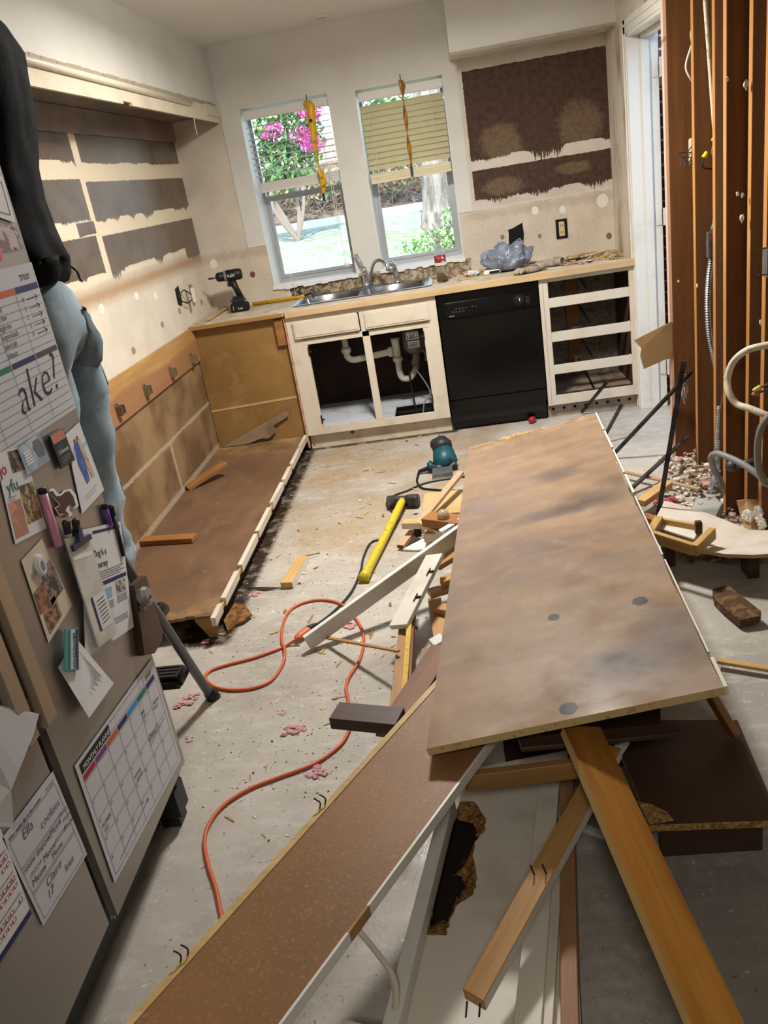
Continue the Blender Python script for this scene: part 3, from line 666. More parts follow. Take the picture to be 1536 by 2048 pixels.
bm = NB(); CABIN = mat('cabinet_inside', '#5a4331', 0.8); bx(bm, 0.612, 0.63, YF + 0.02, -0.005, 0.1, 0.872); put('side_panel', bm, CABIN, o)
bm = NB(); bx(bm, 1.53, 1.548, YF + 0.02, -0.005, 0.1, 0.872); put('side_panel', bm, CABIN, o)
bm = NB(); bx(bm, 0.63, 1.53, -0.025, -0.006, 0.12, 0.872); put('back_panel', bm, mat('dark_cabinet_back', '#38271c', 0.85, var=[('#2a1c14', 4, 0.4, 0.7)]), o)
INW = mat('white_cabinet_floor', '#c4c9ce', 0.6, var=[('#9d9f9f', 5, 0.5, 0.7)])
bm = NB(); bx(bm, 0.63, 1.14, YF + 0.02, -0.025, 0.13, 0.148); bx(bm, 1.14, 1.53, -0.30, -0.025, 0.13, 0.148); bx(bm, 1.14, 1.19, YF + 0.02, -0.3, 0.13, 0.148); bx(bm, 1.49, 1.53, YF + 0.02, -0.3, 0.13, 0.148)
put('floor_panel', bm, INW, o)
bm = NB(); bx(bm, 0.615, 1.548, YF + 0.045, YF + 0.062, 0.0, 0.1); put('toe_kick', bm, CREAMOLD, o)
for x, z in ((0.722, 0.645), (0.722, 0.2), (1.45, 0.64), (1.45, 0.24)):
    bm = NB(); s = 1 if x < 1 else -1
    bx(bm, x - 0.004, x + 0.004, YF - 0.004, YF + 0.012, z - 0.028, z + 0.028, 0.001); bx(bm, min(x, x + s * 0.02), max(x, x + s * 0.02), YF - 0.006, YF + 0.002, z - 0.006, z + 0.004, 0.001)
    put('hinge', bm, RUST, o)

o = thing('drain_pipe', 'white plastic drain pipe elbow under the sink', 'pipe', (1.0, -0.3, 0.4))
bm = NB(); tube(bm, spline([(0.915, -0.32, 0.775), (0.915, -0.32, 0.56), (0.918, -0.32, 0.52), (0.95, -0.32, 0.497), (1.02, -0.32, 0.50), (1.22, -0.32, 0.515)], 6), 0.021, 14)
put('horizontal_run', bm, PVC, o, smooth=True)
bm = NB(); lathe(bm, [(0.0, 0), (0.03, 0), (0.033, 0.01), (0.033, 0.03), (0.026, 0.036), (0, 0.036)], Matrix.Translation((0.915, -0.32, 0.55)), 14); put('slip_nut', bm, PVC, o)
bm = NB(); lathe(bm, [(0.0, 0), (0.03, 0), (0.033, 0.008), (0.033, 0.025), (0.026, 0.03), (0, 0.03)], axisM((1.19, -0.32, 0.513), (0, 1, 0), (1, 0, 0)), 14); put('slip_nut', bm, PVC, o)
bm = NB(); tube(bm, [(1.245, -0.32, 0.60), (1.245, -0.32, 0.585), (1.245, -0.32, 0.46)], [0.034, 0.027, 0.024], 14); put('tee', bm, PVC, o, smooth=True)
bm = NB(); lathe(bm, [(0.0, 0), (0.03, 0), (0.033, 0.008), (0.033, 0.025), (0.026, 0.03), (0, 0.03)], Matrix.Translation((1.245, -0.32, 0.445)), 14); put('slip_nut', bm, PVC, o)
bm = NB(); tube(bm, spline([(1.245, -0.32, 0.45), (1.245, -0.32, 0.37), (1.262, -0.31, 0.325), (1.31, -0.29, 0.32), (1.35, -0.27, 0.37), (1.36, -0.2, 0.40), (1.36, -0.03, 0.41)], 7), 0.021, 14); put('trap', bm, PVC, o, smooth=True)
o = thing('garbage_disposal', 'grey and black garbage disposal hanging under the sink', 'garbage disposal', (1.37, -0.3, 0.42))
M = Matrix.Translation((1.37, -0.3, 0.0))
put('upper_housing', lathe(NB(), [(0.0, 0.776), (0.06, 0.776), (0.085, 0.772), (0.092, 0.74), (0.088, 0.70), (0.08, 0.65)], M, 24), BLACKPL, o, smooth=True)
put('steel_band', lathe(NB(), [(0.0935, 0.70), (0.096, 0.705), (0.096, 0.75), (0.0935, 0.755)], M, 24), STEEL, o, smooth=True)
put('motor_can', lathe(NB(), [(0.0, 0.485), (0.05, 0.485), (0.078, 0.51), (0.08, 0.64), (0.074, 0.655), (0.0, 0.656)], M, 24), mat('grey_motor_paint', '#6f6c68', 0.4, 0.3), o, smooth=True)
put('outlet_spout', tube(NB(), [(1.37, -0.3, 0.49), (1.365, -0.3, 0.44), (1.345, -0.3, 0.40)], [0.03, 0.026, 0.024], 12), mat('grey_spout', '#8b8780', 0.5), o, smooth=True)
put('reset_stub', tube(NB(), [(1.425, -0.34, 0.50), (1.44, -0.35, 0.46), (1.43, -0.36, 0.43)], 0.012, 10), GREYCABLE, o, smooth=True)
bm = NB(); bx(bm, 1.325, 1.405, -0.386, -0.380, 0.585, 0.635); bx(bm, 1.33, 1.405, -0.386, -0.380, 0.53, 0.575); lb = put('rating_label', bm, PAPER, o)
bm = NB()
for k in range(7): bx(bm, 1.33 + k * 0.010, 1.335 + k * 0.010 + R.random() * 0.003, -0.3875, -0.386, 0.59, 0.60 + R.random() * 0.02)
for k in range(3): bx(bm, 1.335, 1.39, -0.3875, -0.386, 0.54 + k * 0.011, 0.543 + k * 0.011)
put('label_print', bm, INK, lb)
for k, (lab, pts) in enumerate((('black cable hanging from the disposal to the cabinet floor', [(1.31, -0.34, 0.52), (1.31, -0.36, 0.3), (1.32, -0.4, 0.15), (1.34, -0.45, 0.02)]),
                                ('thin grey hose looping down beside the disposal', [(1.33, -0.33, 0.42), (1.4, -0.36, 0.3), (1.43, -0.4, 0.22), (1.38, -0.43, 0.16), (1.36, -0.47, 0.015)]),
                                ('black hose curling out of the cut cabinet floor', [(1.36, -0.46, 0.02), (1.43, -0.44, 0.14), (1.49, -0.4, 0.2), (1.52, -0.38, 0.2)]))):
    tag(put('hose', tube(NB(), spline(pts), 0.006 - 0.0012 * k, 8), (BLACKPL, GREYCABLE, BLACKPL)[k], smooth=True), lab, 'hose')

# dishwasher
o = thing('dishwasher', 'black built-in dishwasher with dial control panel', 'dishwasher', (1.858, -0.3, 0.0))
bm = NB(); bx(bm, 1.565, 2.155, -0.59, -0.03, 0.06, 0.862); put('tub', bm, BLACKPL, o)
bm = NB(); bx(bm, 1.558, 2.160, -0.628, -0.59, 0.212, 0.722, 0.006); put('door_panel', bm, BLACKGLOSS, o)
bm = NB(); bx(bm, 1.556, 2.162, -0.622, -0.59, 0.722, 0.866, 0.006); bx(bm, 1.575, 2.145, -0.632, -0.62, 0.832, 0.846, 0.003); put('control_surround', bm, BLACKGLOSS, o)
bm = NB(); hexa(bm, [(1.60, -0.634, 0.812), (2.12, -0.634, 0.812), (2.12, -0.615, 0.818), (1.60, -0.615, 0.818)], [(1.60, -0.645, 0.728), (2.12, -0.645, 0.728), (2.12, -0.615, 0.726), (1.60, -0.615, 0.726)])
cp = put('control_panel', bm, BLACKGLOSS, o)
bm = NB(); lathe(bm, [(0, 0), (0.032, 0.0), (0.03, 0.012), (0.02, 0.014), (0.018, 0.022), (0, 0.022)], axisM((2.045, -0.640, 0.770), (1, 0, 0), (0, -1, 0)), 24); dl = put('dial', bm, BLACKPL, o)
bm = NB(); bx(bm, 2.043, 2.047, -0.665, -0.662, 0.772, 0.788); put('dial_mark', bm, INKWHITE, dl)
DWG = mat('dim_grey_print', '#77777a', 0.5)
bm = NB()
for k in range(4): bx(bm, 2.085, 2.105, -0.643, -0.6405, 0.752 + k * 0.012, 0.7532 + k * 0.012)
for k in range(6): bx(bm, 1.66 + k * 0.02 + 0.02 * (k > 3), 1.67 + k * 0.02 + 0.02 * (k > 3), -0.643, -0.6395, 0.776, 0.7775)
for k in range(12):
    a = math.radians(200 - k * 20); bx(bm, 2.045 + 0.04 * math.cos(a) - 0.001, 2.045 + 0.04 * math.cos(a) + 0.001, -0.644, -0.640, 0.77 + 0.036 * math.sin(a) - 0.001, 0.77 + 0.036 * math.sin(a) + 0.001)
put('panel_marks', bm, DWG, cp)
for k in range(4):
    bm = NB(); bx(bm, 1.635 + k * 0.021, 1.652 + k * 0.021, -0.648, -0.640, 0.752, 0.766, 0.002); put('push_button', bm, CHARPL, o)
bm = NB(); bx(bm, 1.618, 1.652, -0.6455, -0.643, 0.733, 0.741); put('badge', bm, GALV, o)
bm = NB(); bx(bm, 1.558, 2.160, -0.615, -0.585, 0.128, 0.205, 0.003); bx(bm, 1.562, 2.156, -0.585, -0.55, 0.015, 0.128, 0.003); put('kick_panel', bm, BLACKGLOSS, o)

# drawer base
o = thing('drawer_base_cabinet', 'cream cabinet frame with four empty drawer openings', 'cabinet', (2.45, -0.3, 0.0))
bm = NB()
bx(bm, 2.168, 2.221, YF, YF + 0.02, 0.088, 0.872, 0.002); bx(bm, 2.694, 2.733, YF, YF + 0.02, 0.088, 0.872, 0.002)
for z0, z1 in ((0.846, 0.872), (0.694, 0.750), (0.486, 0.545), (0.284, 0.341), (0.088, 0.148)): bx(bm, 2.221, 2.694, YF, YF + 0.02, z0, z1, 0.002)
bx(bm, 2.168, 2.19, YF - 0.006, YF, 0.088, 0.84, 0.002)
put('face_frame', bm, CREAM, o)
INB = mat('brown_cabinet_inside', '#4e3322', 0.8, var=[('#3a2417', 4, 0.4, 0.7)])
bm = NB(); bx(bm, 2.168, 2.184, YF + 0.02, -0.006, 0.088, 0.872); put('side_panel', bm, INB, o)
bm = NB(); bx(bm, 2.717, 2.733, YF + 0.02, -0.006, 0.088, 0.872); put('side_panel', bm, INB, o)
bm = NB(); bx(bm, 2.184, 2.717, -0.022, -0.008, 0.088, 0.872); put('back_panel', bm, mat('speckled_plaster_back', '#8d8477', 0.9, var=[('#6d6458', 30, 0.45, 0.6)]), o)
bm = NB(); bx(bm, 2.39, 2.47, -0.04, -0.022, 0.1, 0.86); put('back_rail', bm, REDWOOD, o)
bm = NB(); bx(bm, 2.184, 2.717, YF + 0.02, -0.022, 0.1, 0.115); put('bottom_panel', bm, mat('dusty_cabinet_bottom', '#a58f78', 0.9, var=[('#6e5542', 6, 0.4, 0.65)]), o)
bm = NB(); bx(bm, 2.166, 2.733, YF + 0.045, YF + 0.06, 0.0, 0.088); tk = put('toe_kick', bm, mat('grimy_toe_kick', '#a0927f', 0.7, var=[('#7a6b58', 8, 0.45, 0.7)]), o)
bm = NB()
for k in range(8): lathe(bm, [(0, 0), (0.009, 0), (0.009, 0.003), (0, 0.003)], axisM((2.2 + k * 0.068, YF + 0.0445, 0.052), (1, 0, 0), (0, -1, 0)), 12)
put('vent_hole', bm, DARK, tk)
for k, z in enumerate((0.835, 0.635, 0.43, 0.23)):
    bm = NB(); tube(bm, [(2.45, -0.05, z), (2.455, -0.30, z - 0.035), (2.46, -0.585, z - 0.075)], 0.007, 6); sl = put('drawer_slide', bm, BLACKPL, o)
    bm = NB(); bx(bm, 2.42, 2.475, -0.055, -0.04, z - 0.03, z + 0.025, 0.002); put('slide_bracket', bm, GALV, sl)
    bm = NB(); bx(bm, 2.684, 2.692, YF + 0.022, YF + 0.04, z - 0.105 + 0.0, z - 0.09); put('slide_clip', bm, PVC, o)

# worktop stripped to the substrate
SUBM = mat('bare_worktop_substrate', '#b7a68c', 0.85, var=[('#cbbfa9', 7, 0.45, 0.65), ('#8a7456', 16, 0.55, 0.7)], bump=(50, 0.4))
o = thing('stripped_worktop', 'stripped kitchen worktop with raw wood front edge', 'worktop', (1.37, -0.3, 0.872))
bm = NB()
for x0, x1, y0, y1 in ((0.002, 0.66, -0.615, -0.002), (0.66, 1.505, -0.615, -0.44), (0.66, 1.505, -0.05, -0.002), (1.505, 2.736, -0.615, -0.002)): bx(bm, x0, x1, y0, y1, 0.882, 0.906)
bmesh.ops.remove_doubles(bm, verts=bm.verts[:], dist=1e-5)
put('deck', bm, SUBM, o)
plank('front_edge', (0.62, -0.625, 0.911), (2.734, -0.625, 0.911), 0.022, 0.04, [wood('maple_edge', '#cbb189', '#b99a6c')], parent=o)
plank('front_edge', (0.004, -0.622, 0.905), (0.60, -0.622, 0.905), 0.016, 0.024, [PINEDARK], parent=o)

# sink
o = thing('double_sink', 'stainless double bowl sink set in the stripped worktop', 'sink', (1.08, -0.24, 0.72))
SX0, SX1, SY0, SY1, ZT = 0.65, 1.515, -0.455, -0.035, 0.914
bm = NB()
def ring(bm, outer, inner, z): 
    pass
for x0, x1, y0, y1 in ((SX0, SX1, SY0, SY0 + 0.03), (SX0, SX1, SY1 - 0.075, SY1), (SX0, SX0 + 0.03, SY0 + 0.03, SY1 - 0.075), (SX1 - 0.03, SX1, SY0 + 0.03, SY1 - 0.075), (1.062, 1.095, SY0 + 0.03, SY1 - 0.075)):
    bx(bm, x0, x1, y0, y1, ZT - 0.004, ZT, 0.0015)
put('rim', bm, STEEL, o)
for x0, x1 in ((SX0 + 0.03, 1.062), (1.095, SX1 - 0.03)):
    bm = NB(); y0, y1 = SY0 + 0.03, SY1 - 0.075; zb = ZT - 0.13; i = 0.025
    A = [bm.verts.new(p) for p in ((x0, y0, ZT - 0.002), (x1, y0, ZT - 0.002), (x1, y1, ZT - 0.002), (x0, y1, ZT - 0.002))]
    B = [bm.verts.new(p) for p in ((x0 + i, y0 + i, zb), (x1 - i, y0 + i, zb), (x1 - i, y1 - i, zb), (x0 + i, y1 - i, zb))]
    for k in range(4): bm.faces.new([A[k], A[(k+1) % 4], B[(k+1) % 4], B[k]])
    bm.faces.new(B)
    bmesh.ops.bevel(bm, geom=[e for e in bm.edges if not (e.verts[0] in A and e.verts[1] in A)], offset=0.02, segments=3, affect='EDGES')
    bw = put('bowl', bm, STEEL, o, smooth=True)
    bm = NB(); lathe(bm, [(0, 0), (0.03, 0.0), (0.042, 0.003), (0.042, 0.001)], Matrix.Translation(((x0 + x1) / 2, (y0 + y1) / 2, zb + 0.001)), 20); put('drain', bm, CHROME, bw, smooth=True)
bm = NB(); bx(bm, SX0 - 0.004, SX0 + 0.012, SY0, SY1, ZT, ZT + 0.002); bx(bm, SX1 - 0.004, SX1 + 0.02, SY0 + 0.02, SY1, ZT, ZT + 0.003); put('sealant_strip', bm, mat('pale_green_sealant', '#b9cfcb', 0.5), o)

o = thing('kitchen_faucet', 'chrome arched kitchen faucet with lever on the sink deck', 'faucet', (1.1, -0.065, ZT))
bm = NB(); q = []
bx(bm, 0.98, 1.24, -0.09, -0.042, ZT, ZT + 0.009, 0.004); put('deck_plate', bm, CHROME, o, smooth=False)
put('body', lathe(NB(), [(0.026, 0), (0.024, 0.012), (0.019, 0.02), (0.018, 0.05), (0.02, 0.07), (0.023, 0.09), (0.021, 0.11), (0.012, 0.128), (0.0, 0.132)], Matrix.Translation((1.09, -0.066, ZT + 0.008)), 20), CHROME, o, smooth=True)
bm = NB(); tube(bm, spline([(1.088, -0.064, ZT + 0.125), (1.075, -0.055, ZT + 0.16), (1.058, -0.045, ZT + 0.20), (1.05, -0.04, ZT + 0.222)]), [0.009 + 0.0002 * i for i in range(25)], 10); put('lever', bm, CHROME, o, smooth=True)
bm = NB(); tube(bm, spline([(1.115, -0.075, ZT + 0.02), (1.135, -0.10, ZT + 0.09), (1.17, -0.14, ZT + 0.155), (1.21, -0.18, ZT + 0.172), (1.245, -0.215, ZT + 0.155), (1.262, -0.23, ZT + 0.125)], 8), 0.0115, 12); put('spout', bm, CHROME, o, smooth=True)
put('spout_tip', lathe(NB(), [(0.0, 0), (0.013, 0), (0.014, 0.02), (0.012, 0.024), (0, 0.024)], Matrix.Translation((1.263, -0.231, ZT + 0.102)), 14), CHROME, o, smooth=True)
o = thing('side_sprayer', 'chrome side sprayer standing right of the faucet', 'sprayer', (1.30, -0.07, ZT))
put('base', lathe(NB(), [(0.0, 0), (0.022, 0), (0.022, 0.01), (0.013, 0.018), (0.012, 0.03), (0, 0.03)], Matrix.Translation((1.30, -0.07, ZT)), 16), CHROME, o, smooth=True)
put('wand', tube(NB(), spline([(1.30, -0.07, ZT + 0.02), (1.298, -0.07, ZT + 0.09), (1.285, -0.08, ZT + 0.125), (1.262, -0.09, ZT + 0.135)]), [0.012 + 0.0003 * i for i in range(25)], 12), CHROME, o, smooth=True)

# things on the worktop
CT = 0.907
o = thing('cordless_drill', 'black cordless drill standing on its battery at the worktop corner', 'drill', (0.253, -0.23, 0.907))
DM = axisM((0.253, -0.23, 0.907), (1, 0.12, 0))
def dloc(bm): bmesh.ops.transform(bm, matrix=DM, verts=bm.verts[:]); return bm
bm = NB(); bx(bm, -0.062, 0.062, -0.04, 0.04, 0.0, 0.055, 0.008); bt = put('battery', dloc(bm), BLACKPL, o)
bm = NB(); bx(bm, -0.055, 0.05, -0.037, 0.037, 0.055, 0.085, 0.012); bx(bm, -0.04, 0.045, -0.03, 0.03, 0.08, 0.10, 0.01); put('foot', dloc(bm), CHARPL, o)
bm = NB(); tube(bm, [(0.018, 0, 0.09), (0.0, 0, 0.15), (-0.018, 0, 0.205)], [0.021, 0.02, 0.026], 12); put('grip', dloc(bm), BLACKPL, o, smooth=True)
bm = NB(); bx(bm, -0.05, -0.025, -0.008, 0.008, 0.165, 0.195, 0.004); put('trigger', dloc(bm), CHARPL, o)
bm = NB(); lathe(bm, [(0.0, -0.075), (0.03, -0.072), (0.036, -0.055), (0.037, 0.02), (0.034, 0.03)], axisM((-0.015, 0, 0.235), (0, 1, 0), (-1, 0, 0)), 18); put('motor_housing', dloc(bm), BLACKPL, o, smooth=True)
bm = NB(); lathe(bm, [(0.034, 0.028), (0.036, 0.03), (0.036, 0.04), (0.033, 0.044)], axisM((-0.015, 0, 0.235), (0, 1, 0), (-1, 0, 0)), 18); put('torque_ring', dloc(bm), mat('grey_ring', '#7a7672', 0.5), o, smooth=True)
bm = NB(); lathe(bm, [(0.03, 0.042), (0.03, 0.085), (0.02, 0.098), (0.012, 0.1), (0.0, 0.1)], axisM((-0.015, 0, 0.235), (0, 1, 0), (-1, 0, 0)), 18); put('chuck', dloc(bm), BLACKPL, o, smooth=True)
bm = NB(); tube(bm, [(-0.11, 0, 0.235), (-0.135, 0, 0.235), (-0.137, 0, 0.235), (-0.165, 0, 0.235)], [0.004, 0.004, 0.007, 0.006], 8); put('driver_bit', dloc(bm), DARKSTEEL, o)
xd = (DM.to_3x3() @ V((1, 0, 0)))
text('lettering', 'FLEX', DM @ V((-0.012, -0.0375, 0.227)), xd, (0, 0, 1), 0.024, INKWHITE, o, 'CENTER')
text('lettering', 'FLEX', DM @ V((0.006, -0.0405, 0.016)), xd, (0, 0, 1), 0.015, INKWHITE, bt, 'CENTER')
bm = NB(); bx(bm, -0.042, -0.038, -0.0412, -0.0398, 0.014, 0.044); put('charge_strip', dloc(bm), mat('pale_green_mark', '#7fae7c', 0.5), bt)

o = thing('pry_bar', 'yellow flat pry bar lying against the sink rim', 'pry bar', (0.52, -0.231, 0.907))
PY0 = V((0.298, -0.061, 0.907)); PY1 = V((0.63, -0.076, 0.907)); PY2 = V((0.706, -0.141, 0.925))
bm = NB(); tube(bm, [PY0 + V((0, 0, 0.012)), PY1 + V((0, 0, 0.012)), PY1 * 0.4 + PY2 * 0.6 + V((0, 0, 0.012))], [0.012, 0.012, 0.010], 10); put('yellow_shank', bm, TAPEY, o, smooth=True)
bm = NB(); tube(bm, spline([PY1 * 0.4 + PY2 * 0.6 + V((0, 0, 0.012)), PY2 + V((0.015, -0.005, 0.018)), PY2 + V((0.03, -0.02, 0.006)), PY2 + V((0.034, -0.03, -0.012))]), 0.008, 8); put('hooked_end', bm, DARKSTEEL, o, smooth=True)

o = thing('plastic_bottle', 'clear plastic soda bottle with red label by the sink', 'bottle', (1.603, -0.337, 0.907))
BM = Matrix.Translation(V((1.603, -0.337, 0.907)))
t = NT('clear_plastic'); t.b.inputs['Transmission Weight'].default_value = 1.0; t.b.inputs['IOR'].default_value = 1.08; CLEARPL = t.set(C('#f2f6f6'), 0.05)
put('bottle_body', lathe(NB(), [(0.0, 0.0), (0.03, 0.0), (0.036, 0.01), (0.036, 0.05), (0.032, 0.085), (0.031, 0.1), (0.0355, 0.12), (0.0355, 0.165), (0.033, 0.18), (0.024, 0.205), (0.014, 0.225), (0.0125, 0.24)], BM, 20), CLEARPL, o, smooth=True)
lb = put('label', lathe(NB(), [(0.0358, 0.122), (0.0362, 0.123), (0.0362, 0.164), (0.0358, 0.165)], BM, 20), mat('red_bottle_label', '#8e2028', 0.45, var=[('#d8d2cc', 60, 0.56, 0.6)]), o, smooth=True)
put('cap', lathe(NB(), [(0.0, 0.262), (0.0145, 0.262), (0.0155, 0.258), (0.0155, 0.24), (0.0, 0.24)], BM, 18), mat('pinkish_cap', '#a89390', 0.4), o, smooth=True)

bm = NB(); c = V((2.017, -0.368, 0.907))
BAGM = mat('grey_blue_plastic_bag', '#737988', 0.3, var=[('#9aa0ad', 9, 0.5, 0.68)], spec=0.6)
q = bmesh.ops.create_icosphere(bm, subdivisions=5, radius=1)
for v in q['verts']:
    d = v.co.copy(); n = mnoise.noise(d * 2.2) * 0.28 + mnoise.noise(V((d.x * 9, d.y * 9, d.z * 4))) * 0.10 + abs(mnoise.noise(d * 6 + V((3, 1, 2)))) * 0.18
    r = 1 + n
    v.co = V((d.x * 0.145 * r, d.y * 0.11 * r, max(0.0, (d.z * 0.5 + 0.5) * 0.15 * r)))
bmesh.ops.translate(bm, verts=bm.verts[:], vec=c + V((0, 0.1, 0)))
tag(put('plastic_bag', bm, BAGM, smooth=True), 'crumpled grey-blue plastic bag on the worktop', 'bag')

GLOVE = mat('dusty_grey_fabric', '#a39684', 0.95, var=[('#8a7c6b', 12, 0.45, 0.65)])
def glove(c, rz, label):
    root = thing('work_glove', label, 'glove', c); Mg = Matrix.Translation(V(c)) @ Matrix.Rotation(rz, 4, 'Z')
    bm = NB(); blob(bm, (0, 0, 0.018), 0.05, 3, 0.22, 2.5, 0, c[0], (1.1, 0.8, 0.4)); bmesh.ops.transform(bm, matrix=Mg, verts=bm.verts[:]); put('palm', bm, GLOVE, root, smooth=True)
    for k in range(4):
        bm = NB(); a = -0.35 + k * 0.22; L = (0.06, 0.072, 0.068, 0.052)[k]
        tube(bm, spline([(0.035, -0.025 + k * 0.017, 0.018), (0.035 + L * 0.55, -0.03 + k * 0.02, 0.026), (0.035 + L, -0.034 + k * 0.023, 0.010)]), [0.0115] * 15 + [0.009, 0.006], 8); bmesh.ops.transform(bm, matrix=Mg, verts=bm.verts[:]); put('finger', bm, GLOVE, root, smooth=True)
    bm = NB(); tube(bm, spline([(0.0, -0.03, 0.018), (0.03, -0.058, 0.018), (0.055, -0.062, 0.010)]), 0.012, 8); bmesh.ops.transform(bm, matrix=Mg, verts=bm.verts[:]); put('thumb', bm, GLOVE, root, smooth=True)
    bm = NB(); lathe(bm, [(0.034, 0.0), (0.036, 0.05), (0.032, 0.052), (0.030, 0.0)], axisM((-0.035, 0, 0.02), (0, 1, 0), (-1, 0.1, 0.1)), 16)
    for v in bm.verts: v.co.z = 0.002 + (v.co.z + 0.016) * 0.62
    bmesh.ops.transform(bm, matrix=Mg, verts=bm.verts[:]); put('cuff', bm, GLOVE, root, smooth=True)
glove((2.138, -0.524, 0.907), 3.5, 'dusty grey work glove with its open cuff to the front, beside the plastic bag')
glove((2.268, -0.382, 0.907), 2.6, 'dusty work glove lying flat, the right of the two on the worktop')
bm = NB(); tube(bm, [(2.352, -0.331, 0.916), (2.466, -0.292, 0.916)], 0.009, 10); tube(bm, [(2.466, -0.292, 0.916), (2.566, -0.242, 0.914)], [0.005, 0.003], 8)
tag(put('chisel', bm, CHARPL, smooth=True), 'dark handled chisel lying on wood chips at the worktop end', 'chisel')
bm = NB(); c = V((1.917, -0.318, 0.907)); bx(bm, c.x - 0.055, c.x + 0.05, c.y - 0.03, c.y + 0.03, CT, CT + 0.028, 0.006); bx(bm, c.x - 0.02, c.x + 0.045, c.y - 0.032, c.y - 0.028, CT + 0.006, CT + 0.022, 0.001, 1)
tag(put('white_carton', bm, [WHITE, BLACKPL]), 'small white carton with black patch in front of the plastic bag', 'box')
bm = NB(); blob(bm, V((1.793, -0.265, 0.907)) + V((0, 0, 0.016)), 0.045, 3, 0.5, 3, 0, 4.0, (1, 0.7, 0.4)); tag(put('crumpled_wrapper', bm, mat('white_plastic_wrapper', '#d6d4d2', 0.35, var=[('#b08878', 14, 0.58, 0.7)])), 'crumpled white wrapper between bottle and carton', 'wrapper')
plank('wood_offcut', (1.705, -0.391, 0.917), (1.774, -0.376, 0.917), 0.035, 0.01, [PINE]); tag(COL.objects[-1], 'small flat wood offcut on the worktop edge beside the bottle', 'wood scrap')
plank('splintered_lath', (0.095, -0.494, 0.916), (0.108, 0.094, 0.925), 0.03, 0.006, [PINE], rag=0.003); tag(COL.objects[-1], 'pale splintered lath behind the cordless drill', 'wood scrap')
bm = NB()
for _ in range(230):
    x = R.uniform(2.3, 2.7) if R.random() < 0.6 else R.uniform(1.55, 2.3); y = R.uniform(-0.5, -0.05) if x > 2.3 else R.uniform(-0.3, -0.02)
    l = R.uniform(0.008, 0.035); a = R.uniform(0, 3.14); w = l * R.uniform(0.2, 0.6)
    M = Matrix.Translation((x, y, CT + R.uniform(0.0005, 0.012))) @ Matrix.Rotation(a, 4, 'Z') @ Matrix.Rotation(R.uniform(-0.3, 0.3), 4, 'Y')
    b2 = [M @ V(p) for p in ((-l, -w, 0.002), (l, -w * R.random(), 0.002), (l * 0.8, w, 0.002), (-l, w, 0.002))]
    hexa(bm, b2, [p - V((0, 0, 0.003)) for p in b2], R.choice([0, 0, 1, 2]))
tag(put('worktop_debris', bm, [PINE, PARTICLE, CHALK]), 'wood splinters and plaster crumbs strewn over the worktop', 'debris', kind='stuff')

# sockets in the bare walls
def socket(loc, ax, label, hole):
    root = thing('wall_socket', label, 'socket', loc); x, y, z = loc
    if ax == 'back':
        bm = NB(); bx(bm, x - 0.036, x + 0.036, y - 0.0035, y, z - 0.06, z + 0.06); put('box_opening', bm, DARK, root)
        bm = NB(); bx(bm, x - 0.018, x + 0.018, y - 0.014, y - 0.002, z - 0.045, z + 0.045, 0.003); q = put('receptacle', bm, mat('ivory_receptacle', '#c9b98c', 0.5), root)
        bm = NB()
        for dz in (-0.021, 0.021):
            for dx in (-0.007, 0.006): bx(bm, x + dx - 0.0015, x + dx + 0.0015, y - 0.0155, y - 0.014, z + dz - 0.006, z + dz + 0.006)
        put('slots', bm, DARK, q)
    return root
socket((2.403, -0.006, 1.085), 'back', 'ivory double wall socket without a cover above the worktop', 1)
o = thing('wall_hole', 'ragged open junction hole in the wall behind the plastic bag', 'wall hole', (2.10, -0.004, 1.08))
pts = [(2.05, 1.04), (2.06, 1.13), (2.09, 1.135), (2.155, 1.16), (2.16, 1.09), (2.15, 1.03), (2.10, 1.02)]
bm = NB(); prism(bm, [(a, -0.004, b) for a, b in pts], (0, 0.003, 0)); put('opening', bm, DARK, o)
bm = NB(); tube(bm, spline([(2.085, -0.006, 1.035), (2.10, -0.022, 1.052), (2.128, -0.026, 1.066), (2.14, -0.02, 1.05)]), 0.003, 6); put('wire', bm, CREAMCABLE, o)
bm = NB(); prism(bm, [(2.045, -0.012, 1.03), (2.05, -0.012, 1.14), (2.062, -0.012, 1.12), (2.056, -0.012, 1.04)], (0, 0.006, 0)); put('torn_paper', bm, CHALK, o)
o = thing('wall_socket', 'loose socket dangling on wires from the left wall', 'socket', (0.03, -0.55, 1.07))
bm = NB(); prism(bm, [(0.004, -0.70, 1.06), (0.004, -0.69, 1.15), (0.004, -0.62, 1.16), (0.004, -0.615, 1.07), (0.004, -0.65, 1.04)], (-0.003, 0, 0)); put('box_opening', bm, DARK, o)
bm = NB(); bx(bm, 0.05, 0.065, -0.56, -0.52, 1.04, 1.13, 0.003); put('receptacle', bm, PVC, o)
bm = NB(); bx(bm, 0.044, 0.052, -0.553, -0.527, 1.02, 1.15, 0.001); put('mounting_strap', bm, GALV, o)
bm = NB(); tube(bm, spline([(0.0, -0.65, 1.1), (0.03, -0.62, 1.13), (0.05, -0.58, 1.1), (0.05, -0.55, 1.09)]), 0.004, 6); tube(bm, spline([(0.0, -0.65, 1.08), (0.03, -0.61, 1.05), (0.05, -0.57, 1.06)]), 0.004, 6); put('wire', bm, BLACKPL, o)

